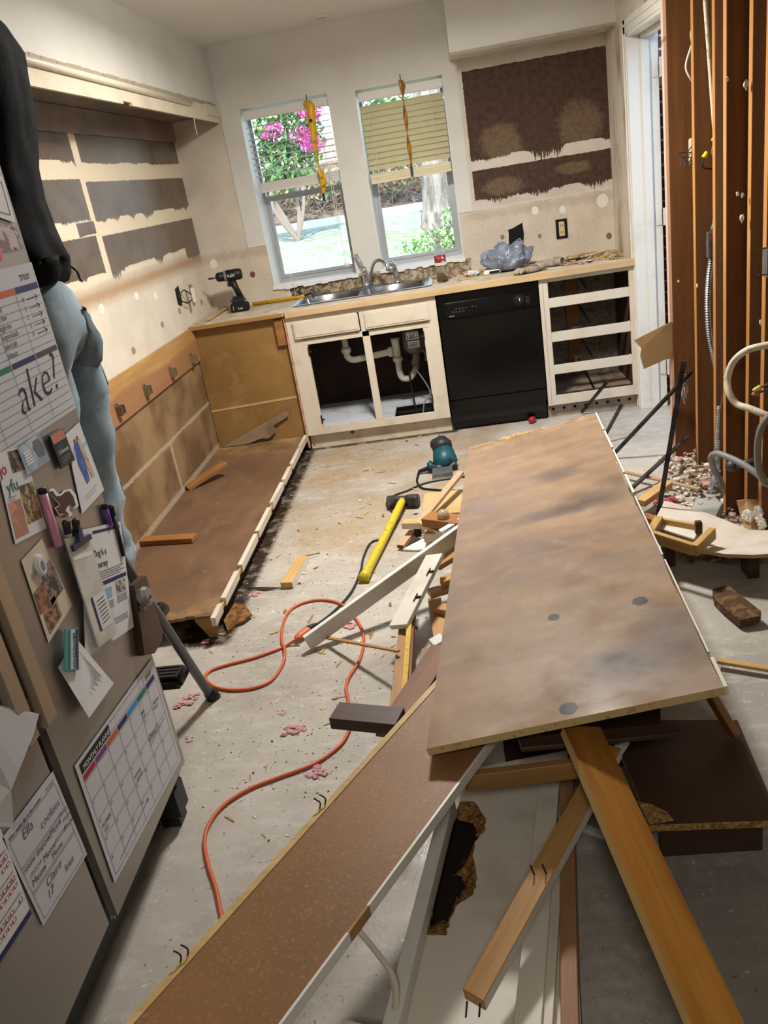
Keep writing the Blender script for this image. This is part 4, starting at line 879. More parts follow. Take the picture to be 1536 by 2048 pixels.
# ---------------------------------------------------------------- stripped left run
o = thing('partition_panel', 'brown hardboard partition closing the corner under the drill', 'panel', (0.3, -0.575, 0.1))
bm = NB(); bx(bm, 0.004, 0.598, -0.578, -0.570, 0.1, 0.88); put('hardboard', bm, MDF, o)
bm = NB(); hexa(bm, [(0.004, -0.5805, 0.352), (0.585, -0.5805, 0.372), (0.585, -0.578, 0.372), (0.004, -0.578, 0.352)], [(0.004, -0.5805, 0.338), (0.585, -0.5805, 0.357), (0.585, -0.578, 0.357), (0.004, -0.578, 0.338)]); put('seam_strip', bm, EDGEWOOD, o)
plank('corner_cleat', (0.568, -0.580, 0.865), (0.568, -0.580, 0.715), 0.055, 0.0, [REDWOOD], up=(0, -1, 0), parent=o) if False else None
bm = NB(); bx(bm, 0.538, 0.592, -0.606, -0.578, 0.705, 0.868, 0.002); put('corner_cleat', bm, REDWOOD, o)
bm = NB()
for i in range(20): z = 0.02 + i * 0.0425; bx(bm, 0.600, 0.610 + R.uniform(0, 0.002), -0.607 - R.uniform(0, 0.003), -0.58, z, z + 0.0425)
put('split_edge_strip', bm, mat('pinkish_split_wood', '#c49a80', 0.9, var=[('#a5705a', 30, 0.45, 0.65)]), o)

o = thing('wall_batten', 'pale wooden batten with metal clips along the left wall', 'batten', (0.01, -1.7, 0.68))
t = NT('two_tone_batten'); g_ = t.noise(14, 5, 0.6, stretch=(1, 0.12, 1.5))
c_ = t.mix(t.ramp(g_, 0.35, 0.65), C('#b98f55'), C('#a1773f'))
c_ = t.mix(t.math('MULTIPLY', t.ramp(t.math('ADD', t.axis(2), t.math('MULTIPLY', t.noise(2.5, 3, stretch=(1, 0.6, 1)), 0.12)), 0.205, 0.18), 0.7), c_, C('#8c5f44'))
BATM = t.set(c_, 0.55)
bm = NB(); bx(bm, 0.001, 0.019, -3.0, -0.578, 0.685, 0.895, 0.002); put('board', bm, BATM, o)
for y, z in ((-1.99, 0.755), (-1.60, 0.752), (-1.17, 0.745), (-0.76, 0.735), (-2.45, 0.76)):
    bm = NB(); bx(bm, 0.019, 0.022, y - 0.022, y + 0.022, z - 0.03, z + 0.035, 0.001); bx(bm, 0.022, 0.052, y - 0.02, y - 0.016, z - 0.025, z + 0.02); bx(bm, 0.022, 0.052, y + 0.016, y + 0.02, z - 0.025, z + 0.02); bx(bm, 0.022, 0.05, y - 0.018, y + 0.018, z - 0.025, z - 0.021)
    cl = put('clip', bm, mat('dull_brass_clip', '#8c8067', 0.45, 0.5) if y == -1.99 else bpy.data.materials['dull_brass_clip'], o)
    bm = NB(); lathe(bm, [(0, 0), (0.005, 0), (0.005, 0.003), (0, 0.003)], axisM((0.022, y, z + 0.026), (0, 1, 0), (1, 0, 0)), 8); put('screw', bm, RUST, cl)

o = thing('cabinet_floor_board', 'long brown cabinet floor left against the wall with broken cream front rail', 'cabinet base', (0.3, -1.75, 0.0))
t = NT('dusty_brown_board')
c_ = t.mix(t.ramp(t.noise(2.5, 4), 0.4, 0.65), C('#6e5139'), C('#5c422e'))
c_ = t.mix(t.math('MULTIPLY', t.ramp(t.noise(6, 5, 0.65, stretch=(1, 0.5, 1)), 0.5, 0.75), 0.5), c_, C('#8a6c50'))
c_ = t.mix(t.ramp(t.noise(30, 4, 0.7), 0.68, 0.72), c_, C('#b59c7c'))
saw = t.math('MULTIPLY', t.ramp(t.noise(5, 5, 0.7), 0.42, 0.66), t.math('MAXIMUM', t.ramp(t.axis(1), 0.75, 1.1), t.ramp(t.axis(1), -0.95, -1.15)))
c_ = t.mix(t.math('MULTIPLY', saw, 0.8), c_, C('#b8935c'))
CFB = t.set(c_, 0.55)
bm = NB()
n = 24; top = []
bx(bm, 0.004, 0.588, -2.90, -0.582, 0.084, 0.1)
for i in range(14): x = 0.004 + i * 0.0417; bx(bm, x, x + 0.0417, -2.90 - R.uniform(0.004, 0.02), -2.90, 0.085, 0.099)
put('deck', bm, [CFB], o)
ys = [-0.60, -0.86, -0.89, -1.16, -1.22, -1.43, -1.47, -1.78, -1.84, -2.14, -2.17, -2.50, -2.56, -2.80, -2.85, -2.96]
for i in range(0, 15, 1):
    y1, y0 = ys[i], ys[i + 1]; gap = i % 2 == 1
    bm = NB(); zt = 0.112 if not gap else 0.094; xo = 0.0 if not gap else -0.008
    tw = R.uniform(-0.004, 0.006)
    hexa(bm, [(0.585, y0, zt), (0.606 + xo, y0, zt + tw), (0.606 + xo, y1, zt - tw), (0.585, y1, zt)], [(0.585, y0, 0.074), (0.603 + xo, y0, 0.074), (0.603 + xo, y1, 0.074), (0.585, y1, 0.074)])
    put('front_rail', bm, CREAM if not gap else EDGEWOOD, o)
bm = NB(); bx(bm, 0.545, 0.56, -2.88, -0.60, 0.0, 0.084); put('toe_board', bm, BROWNWOOD, o)
bm = NB(); hexa(bm, [(0.50, -2.915, 0.084), (0.60, -2.915, 0.084), (0.60, -2.895, 0.084), (0.50, -2.895, 0.084)], [(0.545, -2.915, 0.0), (0.575, -2.915, 0.0), (0.575, -2.895, 0.0), (0.545, -2.895, 0.0)]); put('end_support', bm, PINEDARK, o)
bm = NB(); bx(bm, 0.004, 0.03, -2.9, -0.6, 0.0, 0.084); put('wall_cleat', bm, BROWNWOOD, o)

plank('wood_cleat', (0.012, -1.375, 0.122), (0.212, -1.205, 0.19), 0.055, 0.026, [REDWOOD]); tag(COL.objects[-1], 'reddish wood cleat propped on the cabinet floor nearer the window wall', 'wood scrap')
plank('wood_cleat', (0.005, -2.10, 0.128), (0.285, -2.14, 0.128), 0.062, 0.026, [REDWOOD]); tag(COL.objects[-1], 'reddish wood cleat lying flat on the cabinet floor nearer the fridge', 'wood scrap')
bm = NB(); prism(bm, [(0.02, -0.615, 0.103), (0.49, -0.597, 0.285), (0.515, -0.597, 0.28), (0.505, -0.599, 0.25), (0.395, -0.603, 0.20), (0.41, -0.605, 0.17), (0.385, -0.607, 0.145), (0.345, -0.61, 0.122), (0.30, -0.612, 0.13), (0.22, -0.614, 0.108), (0.17, -0.615, 0.103), (0.1, -0.616, 0.107)], (0, 0.005, 0))
o = put('torn_hardboard', bm, mat('grey_brown_torn_board', '#8f755c', 0.7, var=[('#75604a', 8, 0.45, 0.65)])); tag(o, 'torn triangular hardboard scrap leaning against the brown partition', 'board scrap')

# fascia strip and conduit under the left soffit
o = thing('soffit_fascia', 'chipped cream fascia strip along the left soffit', 'fascia', (0.325, -1.6, 2.03))
bm = NB()
for i in range(58):
    y = -0.03 - i * 0.055; z0 = 2.048 - (R.random() < 0.1) * -0.012
    bx(bm, 0.317, 0.331, y - 0.055, y, z0, 2.135)
bmesh.ops.remove_doubles(bm, verts=bm.verts[:], dist=1e-4)
put('board', bm, mat('old_cream_paint', '#cfc3ae', 0.5, var=[('#8b6f55', 11, 0.68, 0.72), ('#b9ab93', 4, 0.5, 0.7)]), o)
bm = NB(); bx(bm, 0.318, 0.34, -0.34, -0.02, 2.075, 2.14, 0.004); put('end_moulding', bm, mat('yellowed_moulding', '#c9bca4', 0.5), o)
bm = NB(); tube(bm, spline([(0.325, -0.62, 2.09), (0.33, -0.622, 2.05), (0.328, -0.63, 2.0), (0.33, -0.63, 1.96)]), 0.003, 6); put('cord_stub', bm, CREAMCABLE, o)
tag(put('conduit_tube', tube(NB(), [(0.340, -0.66, 2.118), (0.341, -3.2, 2.125)], 0.014, 12), mat('ivory_tube', '#d8cfba', 0.35), smooth=True), 'long ivory tube running along the top of the soffit fascia', 'tube')
bm = NB(); bx(bm, 0.004, 0.018, -4.0, -0.004, 1.985, 2.098); struct(put('trim_8', bm, mat('brown_hanging_rail', '#6a5445', 0.35, var=[('#8d7d72', 2.2, 0.45, 0.7)], spec=0.6), origin=(0, 0, 0)))

# ---------------------------------------------------------------- big salvaged boards in front
o = thing('large_brown_panel', 'large brown cabinet side panel lying on top of the debris heap', 'panel', (1.87, -3.0, 0.3))
NL, NRt, FR, FL = V((1.494, -4.205, 0.40)), V((2.129, -4.217, 0.50)), V((2.258, -1.88, 0.40)), V((1.65, -1.858, 0.30))
def panel_material():
    t = NT('worn_brown_panel')
    c = t.mix(t.ramp(t.noise(1.6, 4), 0.4, 0.65), C('#8d745c'), C('#7c6450'))
    c = t.mix(t.math('MULTIPLY', t.ramp(t.noise(2.6, 4, 0.6, stretch=(0.5, 2.2, 1)), 0.45, 0.7), 0.8), c, C('#9f8060'))
    c = t.mix(t.math('MULTIPLY', t.ramp(t.noise(9, 5, 0.65), 0.5, 0.75), 0.35), c, C('#b59b7c'))
    # soot coloured smudges (x, y, rx, ry) in the board's own plane
    for (px_, py_, rx, ry, a) in ((0.18, 0.08, 0.13, 0.10, 0.62), (0.02, 0.04, 0.17, 0.05, 0.5), (0.10, 0.44, 0.10, 0.07, 0.55), (0.24, 0.50, 0.10, 0.04, 0.4), (0.12, -1.0, 0.11, 0.07, 0.72), (0.24, -0.93, 0.09, 0.13, 0.55), (0.28, 0.2, 0.08, 0.06, 0.5), (-0.18, 0.3, 0.1, 0.2, 0.15)):
        dx = t.math('DIVIDE', t.math('SUBTRACT', t.axis(0), px_), rx); dy = t.math('DIVIDE', t.math('SUBTRACT', t.axis(1), py_), ry)
        q = t.math('ADD', t.math('ADD', t.math('MULTIPLY', dx, dx), t.math('MULTIPLY', dy, dy)), t.math('MULTIPLY', t.noise(9, 4), 1.2))
        c = t.mix(t.math('MULTIPLY', t.ramp(q, 2.2, 0.6), a), c, C('#4c4341'))
    for (px_, py_, r_) in ((-0.025, -0.713, 0.018), (0.20, -0.731, 0.022), (-0.03, -1.135, 0.022)):
        dx = t.math('SUBTRACT', t.axis(0), px_); dy = t.math('MULTIPLY', t.math('SUBTRACT', t.axis(1), py_), 0.85)
        q = t.math('ADD', t.math('SQRT', t.math('ADD', t.math('MULTIPLY', dx, dx), t.math('MULTIPLY', dy, dy))), t.math('MULTIPLY', t.math('SUBTRACT', t.noise(60, 3), 0.5), 0.012))
        c = t.mix(t.ramp(q, r_, r_ - 0.004), c, C('#3e3a38'))
    c = t.mix(t.ramp(t.axis(1), 1.02, 1.2), c, t.mix(t.ramp(t.noise(20, 4), 0.4, 0.6), C('#a48a6a'), C('#7a5f47')))
    sc = t.noise(26, 4, 0.7, stretch=(1, 0.25, 1)); c = t.mix(t.math('MULTIPLY', t.ramp(sc, 0.70, 0.74), 0.7), c, C('#b39c80'))
    sp = t.noise(75, 3, 0.7); c = t.mix(t.math('MULTIPLY', t.ramp(sp, 0.69, 0.73), 0.7), c, C('#b8a58c'))
    t.bump(sp, 0.05, 0.003)
    return t.set(c, t.ramp(t.noise(5, 4), 0.1, 0.95), 0, 0.35)
PM = axisM((NL + NRt + FR + FL) / 4, ((NRt - NL) + (FR - FL)), (V(((NRt - NL) + (FR - FL))).cross((FL - NL) + (FR - NRt))))
def PL(p): return PM.inverted() @ V(p)
pl = [PL(p) for p in (NL, NRt, FR, FL)]
bm = NB()
left = [pl[0].lerp(pl[3], i / 24) for i in range(25)]; right = [pl[1].lerp(pl[2], i / 24) for i in range(25)]
out = [(p.x, p.y) for p in left]
far = []
for i in range(1, 24):
    p = pl[3].lerp(pl[2], i / 24); far.append((p.x, p.y + R.uniform(-0.014, 0.012) * (1 if 4 < i < 18 else 0.4)))
rt = [(p.x + (R.uniform(-0.008, 0.0)), p.y) for p in right[::-1]]
outl = out + far + rt
tv = [bm.verts.new((a, b, 0)) for a, b in outl]; bv = [bm.verts.new((a, b, -0.019)) for a, b in outl]
bm.faces.new(tv); bm.faces.new(bv[::-1]); nn = len(outl)
for i in range(nn):
    f = bm.faces.new([tv[i], bv[i], bv[(i+1) % nn], tv[(i+1) % nn]]); f.material_index = 1
put('board', bm, [panel_material(), mat('pale_board_edge', '#c9ae78', 0.9, var=[('#8f7040', 60, 0.56, 0.68)])], o, PM)
# painted front edge, broken where the shelves were nailed
WEDGE = mat('chipped_white_edge_paint', '#d7cfbf', 0.5, var=[('#9c8262', 14, 0.62, 0.68)])
for a, b in ((0.0, 0.05), (0.06, 0.275), (0.29, 0.5), (0.515, 0.60), (0.61, 0.74), (0.75, 0.86), (0.87, 1.0)):
    p, q = pl[1].lerp(pl[2], a), pl[1].lerp(pl[2], b); bm = NB(); w = R.uniform(0.004, 0.008)
    hexa(bm, [(p.x, p.y, 0.001), (p.x + w, p.y, 0.001), (q.x + w, q.y, 0.001), (q.x, q.y, 0.001)], [(p.x, p.y, -0.021), (p.x + w, p.y, -0.021), (q.x + w, q.y, -0.021), (q.x, q.y, -0.021)]); put('edge_band', bm, WEDGE, o, PM.copy())
bm = NB()
for i in range(12):
    f = 0.25 + i * 0.035; p = pl[3].lerp(pl[2], f); s = R.uniform(0.01, 0.022)
    blob(bm, (p.x, p.y + R.uniform(-0.02, 0.004), -0.004), s, 1, 0.5, 4, 0, i * 1.3, (1.2, 1, 0.45))
put('crumbled_end', bm, mat('yellow_crumbled_board', '#c79f4f', 0.95, var=[('#8a6a34', 60, 0.45, 0.62)]), o, PM.copy())

o = thing('long_brown_board', 'long narrow brown board reaching from under the large panel to the bottom left', 'board', (1.2, -4.4, 0.3))
BL0, BL1 = V((0.968, -4.752, 0.31)), V((1.509, -3.891, 0.36)); BR0, BR1 = V((1.246, -4.764, 0.31)), V((1.625, -4.157, 0.36))
d0 = (BL0 - BL1).normalized() * 0.28
BL0 += d0; BR0 += d0
BL1 -= (BL0 - BL1).normalized() * 0.06; BR1 -= (BR0 - BR1).normalized() * 0.06
bm = NB(); slab(bm, [BL0, BR0, BR1, BL1], 0.018); put('board', bm, mat('speckled_brown_board', '#8f673f', 0.5, var=[('#7c5733', 1.8, 0.4, 0.7), ('#a5805a', 130, 0.55, 0.75)], bump=(220, 0.06)), o)
bm = NB(); e = (BR0 - BL0).normalized() * 0.017
hexa(bm, [BL0, BL0 + e, BL1 + e, BL1], [p + V((0, 0, 0.003)) for p in (BL0, BL0 + e, BL1 + e, BL1)]); put('raw_edge_strip', bm, EDGEWOOD, o)
e = (BR0 - BL0).normalized() * 0.006
for a, b, m in ((0.0, 0.44, WHITE), (0.44, 0.50, PINEDARK), (0.50, 1.0, WHITE)):
    p, q = BR0.lerp(BR1, a), BR0.lerp(BR1, b); bm = NB()
    hexa(bm, [p, p + e, q + e, q], [r_ - V((0, 0, 0.026)) for r_ in (p, p + e, q + e, q)]); put('edge_band', bm, m, o)
for f in (0.30, 0.60):
    p = BL0.lerp(BL1, f); bm = NB()
    for k in range(2): q = p + V((0.01 * k, 0.012 * k, 0)); tube(bm, spline([q, q + V((0.004, 0.004, 0.016)), q + V((-0.008, 0.006, 0.026))], 4), 0.0017, 5)
    put('bent_nail', bm, RUST, o)
bm = NB(); p = BR0.lerp(BR1, 0.47); tube(bm, spline([p + V((0.0, 0, -0.03)), p + V((0.05, -0.02, -0.14)), p + V((0.03, -0.07, -0.2)), p + V((-0.06, -0.05, -0.21))]), 0.004, 6, flat=2.0); put('peeled_edge_strip', bm, GREYWHITE, o)

# side of a white wall cupboard with a smashed hole
o = thing('white_cabinet_side', 'white cabinet side panel with a large smashed hole', 'panel', (1.6, -4.3, 0.0))
zc = 0.10
oc = [(1.519, -3.937, 0.1), (1.827, -3.886, 0.1), (1.718, -4.638, 0.1), (1.357, -4.622, 0.1)]
oc = [V(p) for p in oc]; dn = V((-0.004, -0.3, 0)); oc[2] += dn; oc[3] += dn
hp = [V(p) for p in ((1.504, -4.042, 0.1), (1.57, -4.049, 0.1), (1.6, -4.114, 0.1), (1.592, -4.155, 0.1), (1.568, -4.182, 0.1), (1.563, -4.24, 0.1), (1.571, -4.293, 0.1), (1.56, -4.335, 0.1), (1.52, -4.366, 0.1), (1.507, -4.405, 0.1), (1.497, -4.436, 0.1), (1.447, -4.433, 0.1), (1.441, -4.421, 0.1), (1.452, -4.342, 0.1), (1.469, -4.231, 0.1), (1.485, -4.122, 0.1))]
def jag(pts, n, a):
    r = []
    for i in range(len(pts)):
        p, q = pts[i], pts[(i+1) % len(pts)]
        for k in range(n): r.append(p.lerp(q, k / n) + V((R.uniform(-a, a), R.uniform(-a, a), 0)))
    return r
hj = jag(hp, 4, 0.003)
bm = NB()
ov = [bm.verts.new(p) for p in oc]; hv = [bm.verts.new(p) for p in hj]
es = [bm.edges.new((ov[i], ov[(i+1) % 4])) for i in range(4)] + [bm.edges.new((hv[i], hv[(i+1) % len(hv)])) for i in range(len(hv))]
bmesh.ops.triangle_fill(bm, use_beauty=True, use_dissolve=False, edges=es)
for f in bm.faces:
    if f.normal.z < 0: f.normal_flip()
g = bmesh.ops.extrude_face_region(bm, geom=bm.faces[:])
bmesh.ops.translate(bm, verts=[v for v in g['geom'] if isinstance(v, bmesh.types.BMVert)], vec=(0, 0, -0.018))
put('panel', bm, GREYWHITE, o)
cen = sum(hp, V()) / len(hp)
bm = NB(); a1 = []; a2 = []; a3 = []
for i, p in enumerate(hj):
    right = max(0.0, min(1.0, (p.x - cen.x + 0.02) / 0.05)); low = max(0.0, min(1.0, (cen.y - 0.06 - p.y) / 0.05)); up_ = max(0.0, min(1.0, (p.y - cen.y - 0.10) / 0.03))
    w = 0.006 + 0.040 * max(right, low, up_ * 0.8) * R.uniform(0.75, 1.25)
    d = (cen - p).normalized(); d = V((d.x, d.y, 0)).normalized()
    a1.append(bm.verts.new(p)); a2.append(bm.verts.new(p + d * w * 0.55 + V((R.uniform(-.002,.002), R.uniform(-.002,.002), -0.006 - R.uniform(0, 0.004))))); a3.append(bm.verts.new(p + d * w + V((0, 0, -0.02))))
n = len(hj)
for i in range(n):
    j = (i + 1) % n; bm.faces.new([a1[i], a1[j], a2[j], a2[i]]); bm.faces.new([a2[i], a2[j], a3[j], a3[i]])
put('splintered_hole_rim', bm, mat('orange_particleboard', '#a8793c', 0.95, var=[('#6b4820', 70, 0.42, 0.6), ('#c9985a', 90, 0.55, 0.68)], bump=(140, 0.9)), o, recalc=False)
bm = NB(); q = [p.copy() for p in oc]
for a, b in ((0, 1), (1, 2), (3, 0)):
    d = (cen - (q[a] + q[b]) / 2); d = V((d.x, d.y, 0)).normalized() * 0.016
    hexa(bm, [q[a] - V((0, 0, 0.018)), q[b] - V((0, 0, 0.018)), q[b] + d - V((0, 0, 0.018)), q[a] + d - V((0, 0, 0.018))], [V((p.x, p.y, 0)) for p in (q[a], q[b], q[b] + d, q[a] + d)])
put('cabinet_wall', bm, DARKBOARD, o)
bm = NB(); prism(bm, [V((p.x, p.y, 0.004)) + (V((cen.x, cen.y, 0)) - V((p.x, p.y, 0))) * 0.04 for p in q], (0, 0, 0.01)); put('hole_backing', bm, mat('dark_hole_backing', '#2b1f16', 0.8), o)  # added dark sheet: shade inside the hole put into its colour

def pk(name, label, cat, p0, p1, w, t, mats, group=None, **k):
    o = plank(name, p0, p1, w, t, mats, **k); tag(o, label, cat, group); return o
ext = lambda a, b, d: tuple(V(b) + (V(b) - V(a)).normalized() * d)
pk('white_stile', 'white painted stile on the left of the holed white panel', 'wood strip', ext((1.511, -4.094, 0.15), (1.404, -4.642, 0.15), 0.2), (1.513, -4.08, 0.15), 0.03, 0.045, [WHITE])
o = thing('split_wood_stick', 'pale wood stick with white painted edge and nails lying across the holed panel', 'wood strip', (1.6, -4.5, 0.14))
s0, s1 = V((1.559, -4.647, 0.2)), V((1.914, -4.099, 0.28))
plank('stick', s0, s1, 0.045, 0.032, [wood('knotty_pale_wood', '#b98f5c', '#93682f'), WHITE, wood('knotty_end', '#b08a5a', '#8a6436')], parent=o, caps=(0, 0, 1, 2, 0, 2), up=(0.05, 0, 1))
for k, f in enumerate((0.0, 0.0, 0.42, 0.42)):
    p = s0.lerp(s1, f) + V(((-0.012, 0.012)[k % 2], 0, 0)); d = V((-0.004, -0.026, -0.006)) if f == 0 else V((-0.006, 0.004, 0.022))
    p = p + (V((0, 0, -0.016)) if f == 0 else V()); put('nail', tube(NB(), [p, p + d], 0.0018, 6), RUST, o)
pk('white_moulding', 'white painted moulding with a broken knot beside the split stick', 'wood strip', ext((1.763, -4.038, 0.13), (1.65, -4.656, 0.13), 0.15), (1.763, -4.038, 0.13), 0.05, 0.02, [GREYWHITE])
pk('white_moulding', 'narrow cream moulding strip between the white moulding and the brown strip', 'wood strip', ext((1.729, -4.478, 0.12), (1.69, -4.651, 0.12), 0.15), (1.759, -4.246, 0.12), 0.022, 0.012, [CREAM])
pk('brown_strip', 'narrow brown strip with chipped dark paint along the holed panel', 'wood strip', ext((1.809, -4.018, 0.14), (1.725, -4.667, 0.14), 0.15), (1.809, -4.009, 0.14), 0.032, 0.10, [wood('bare_pinkish_wood', '#a87f5c', '#8b6343'), mat('dark_chipped_side', '#4a382c', 0.7)], caps=(0, 0, 0, 0, 0, 0))
pk('orange_plank', 'orange varnished plank with pale edge running out under the large panel to the bottom right', 'plank', ext((1.831, -4.235, 0.385), (1.942, -4.789, 0.3), 0.16), (1.84, -4.167, 0.395), 0.088, 0.026, [ORANGEWOOD, EDGEWOOD], caps=(0, 0, 0, 0, 1, 1), up=(0.3, 0, 1))
pk('pale_crosspiece', 'pale wood crosspiece bridging under the near edge of the large panel', 'wood strip', (1.564, -4.18, 0.3), (1.817, -4.188, 0.32), 0.02, 0.045, [PINEDARK])
pk('white_strip', 'white painted strip poking out under the panel beside the orange plank', 'wood strip', (1.909, -4.104, 0.255), (1.952, -4.052, 0.27), 0.016, 0.03, [WHITE])
pk('brown_bracing_board', 'dark brown board crossing under the large panel behind the pale crosspiece', 'board', (1.701, -4.162, 0.36), (2.06, -4.132, 0.34), 0.04, 0.012, [BROWNWOOD])
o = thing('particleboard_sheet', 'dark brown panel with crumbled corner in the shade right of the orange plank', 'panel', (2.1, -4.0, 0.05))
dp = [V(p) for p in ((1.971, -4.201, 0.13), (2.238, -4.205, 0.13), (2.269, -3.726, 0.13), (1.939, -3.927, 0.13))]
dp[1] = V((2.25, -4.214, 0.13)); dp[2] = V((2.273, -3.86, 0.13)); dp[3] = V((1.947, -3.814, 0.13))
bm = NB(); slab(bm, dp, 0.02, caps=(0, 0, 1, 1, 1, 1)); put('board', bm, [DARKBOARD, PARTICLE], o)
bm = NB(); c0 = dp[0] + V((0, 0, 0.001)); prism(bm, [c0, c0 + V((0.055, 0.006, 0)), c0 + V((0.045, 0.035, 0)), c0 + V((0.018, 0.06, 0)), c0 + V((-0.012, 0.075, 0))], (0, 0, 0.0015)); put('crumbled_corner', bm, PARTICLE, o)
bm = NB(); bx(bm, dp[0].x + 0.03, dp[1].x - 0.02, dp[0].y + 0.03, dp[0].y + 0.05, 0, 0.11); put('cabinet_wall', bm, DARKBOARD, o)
pk('orange_offcut', 'orange brown offcut sticking out under the right near corner of the large panel', 'wood scrap', (2.17, -3.976, 0.33), (2.248, -3.927, 0.15), 0.03, 0.02, [ORANGEWOOD])

# pile of scrap left of the large panel
CREAMSIDE = mat('cream_painted_side', '#cfc6b2', 0.5)
pk('white_stile', 'long white stile slanting from the orange plug up under the large panel', 'wood strip', (0.969, -3.097, 0.065), (1.596, -2.711, 0.28), 0.02, 0.062, [WHITE, GREYWHITE], caps=(0, 1, 1, 1, 1, 1))
o = thing('hinged_door_strip', 'white door strip with two dark hinges leaning below the long white stile', 'door', (1.4, -3.0, 0.05))
hp0, hp1 = V((1.338, -3.193, 0.13)), V((1.476, -2.842, 0.22))
plank('board', hp0, hp1, 0.075, 0.02, [GREYWHITE], parent=o, up=(-0.35, -0.25, 1))
for px_, py_ in (((0.36, 0)), ((0.72, 0))):
    p = hp0.lerp(hp1, px_); d = (hp1 - hp0).normalized(); s = d.cross(V((-0.35, -0.25, 1)).normalized()).normalized(); bm = NB()
    q = p + s * 0.02 + V((-0.002, -0.002, 0.003)); tube(bm, [q - d * 0.02, q + d * 0.02], 0.0025, 6); tube(bm, [q, q + s * 0.022], 0.004, 6); put('hinge', bm, RUST, o)
pk('tan_frame_board', 'tan frame board with white left edge standing below the hinged strip', 'wood strip', (1.352, -3.637, 0.1), (1.359, -3.094, 0.1), 0.045, 0.02, [wood('tan_face', '#ab8355', '#8f683e'), WHITE], caps=(0, 0, 0, 0, 1, 0))
pk('particle_edge_strip', 'strip of raw yellow particleboard beside the tan frame board', 'wood strip', (1.376, -3.642, 0.125), (1.378, -3.013, 0.125), 0.018, 0.03, [mat('yellow_particle_edge', '#cfa955', 0.9, var=[('#8d6b2c', 60, 0.55, 0.65)])])
pk('brown_edge_strip', 'thin dark brown strip right of the yellow particleboard strip', 'wood strip', (1.388, -3.611, 0.11), (1.386, -2.909, 0.11), 0.012, 0.03, [wood('brown_thin', '#8c633a', '#6b4724')])
pk('thin_lath', 'thin pale lath lying across the orange cord to the tan frame board', 'lath', (1.039, -3.05, 0.03), (1.348, -3.348, 0.125), 0.014, 0.008, [wood('lath_pine', '#b98d58', '#9c7040')])
pk('dark_brown_block', 'dark brown wood block sticking out left over the orange cord', 'wood block', (1.217, -3.85, 0.27), (1.401, -3.903, 0.27), 0.075, 0.035, [BROWNWOOD])
pk('reddish_board', 'reddish brown board along the left edge of the long brown board', 'board', (1.365, -3.928, 0.24), (1.51, -3.529, 0.24), 0.075, 0.02, [wood('reddish_brown_wood', '#8a5b3a', '#6d4429')])
pk('broken_drywall_sliver', 'grey brown broken board beside the reddish board under the panel', 'board scrap', (1.43, -3.535, 0.05), (1.463, -3.236, 0.05), 0.10, 0.01, [mat('grey_brown_scrap', '#8f7d6a', 0.9)], rag=0.004)
pk('white_offcut', 'white offcut tucked under the left edge of the large panel', 'wood scrap', (1.447, -3.216, 0.06), (1.489, -3.197, 0.07), 0.05, 0.02, [WHITE])
pk('plywood_piece', 'wide pale plywood piece under the scrap heap beside the teal tool', 'plywood', (1.379, -1.804, 0.012), (1.585, -1.815, 0.012), 0.30, 0.012, [wood('pale_plywood', '#cdb381', '#b99b66')])
pk('long_lath', 'long pinkish lath with dark cut end leaning from the floor over the plywood', 'lath', (1.289, -2.31, 0.03), (1.59, -1.668, 0.115), 0.035, 0.02, [wood('pinkish_lath', '#cda888', '#b98f6c'), mat('dark_stained_end', '#5b4526', 0.8)], caps=(0, 0, 0, 0, 0, 1))
pk('cream_offcut', 'cream edged wood offcut pointing left at the front of the scrap heap', 'wood scrap', (1.309, -2.202, 0.1), (1.394, -2.227, 0.1), 0.05, 0.03, [PINE, CREAMSIDE], caps=(0, 1, 1, 1, 1, 1))
pk('cream_offcut', 'cream edged wood strip with a nail behind the caster in the scrap heap', 'wood scrap', (1.384, -2.205, 0.102), (1.527, -2.402, 0.102), 0.05, 0.03, [PINE, CREAMSIDE], caps=(0, 1, 1, 1, 1, 1))
pk('cream_offcut', 'short cream edged block right of the small caster', 'wood scrap', (1.408, -2.321, 0.085), (1.489, -2.333, 0.085), 0.05, 0.04, [PINE, CREAMSIDE], caps=(0, 1, 1, 1, 1, 1))
pk('fir_block', 'orange fir block lying against the left edge of the large panel', 'wood block', (1.426, -2.294, 0.155), (1.61, -2.405, 0.155), 0.085, 0.04, [REDWOOD])
pk('white_splinter_board', 'narrow white board with torn face above the long white stile', 'wood strip', (1.488, -2.453, 0.14), (1.6, -2.369, 0.16), 0.03, 0.012, [WHITE], rag=0.003)
o = thing('light_bulb', 'clear glass light bulb standing on the scrap heap', 'light bulb', (1.505, -2.349, 0.105))
BM = Matrix.Translation(V((1.505, -2.349, 0.105)))
put('glass', lathe(NB(), [(0.011, 0.018), (0.014, 0.026), (0.024, 0.045), (0.028, 0.06), (0.025, 0.076), (0.014, 0.087), (0.0, 0.09)], BM, 18), mat('amber_bulb_glass', '#a89472', 0.08, spec=0.9), o, smooth=True)
put('screw_cap', lathe(NB(), [(0.0, 0.0), (0.008, 0.001), (0.012, 0.006), (0.0125, 0.018), (0, 0.018)], BM, 14), BLACKPL, o, smooth=True)
o = thing('small_caster', 'small black and white caster wheel on the scrap heap', 'caster', (1.37, -2.214, 0))
CM = axisM(V((1.37, -2.214, 0)) + V((0, 0, 0.048)), (0, 0, 1), (1, 0.25, 0.1))
put('wheel', lathe(NB(), [(0.0, -0.015), (0.026, -0.014), (0.029, -0.006), (0.029, 0.012), (0.0, 0.014)], CM, 20), BLACKPL, o, smooth=True)
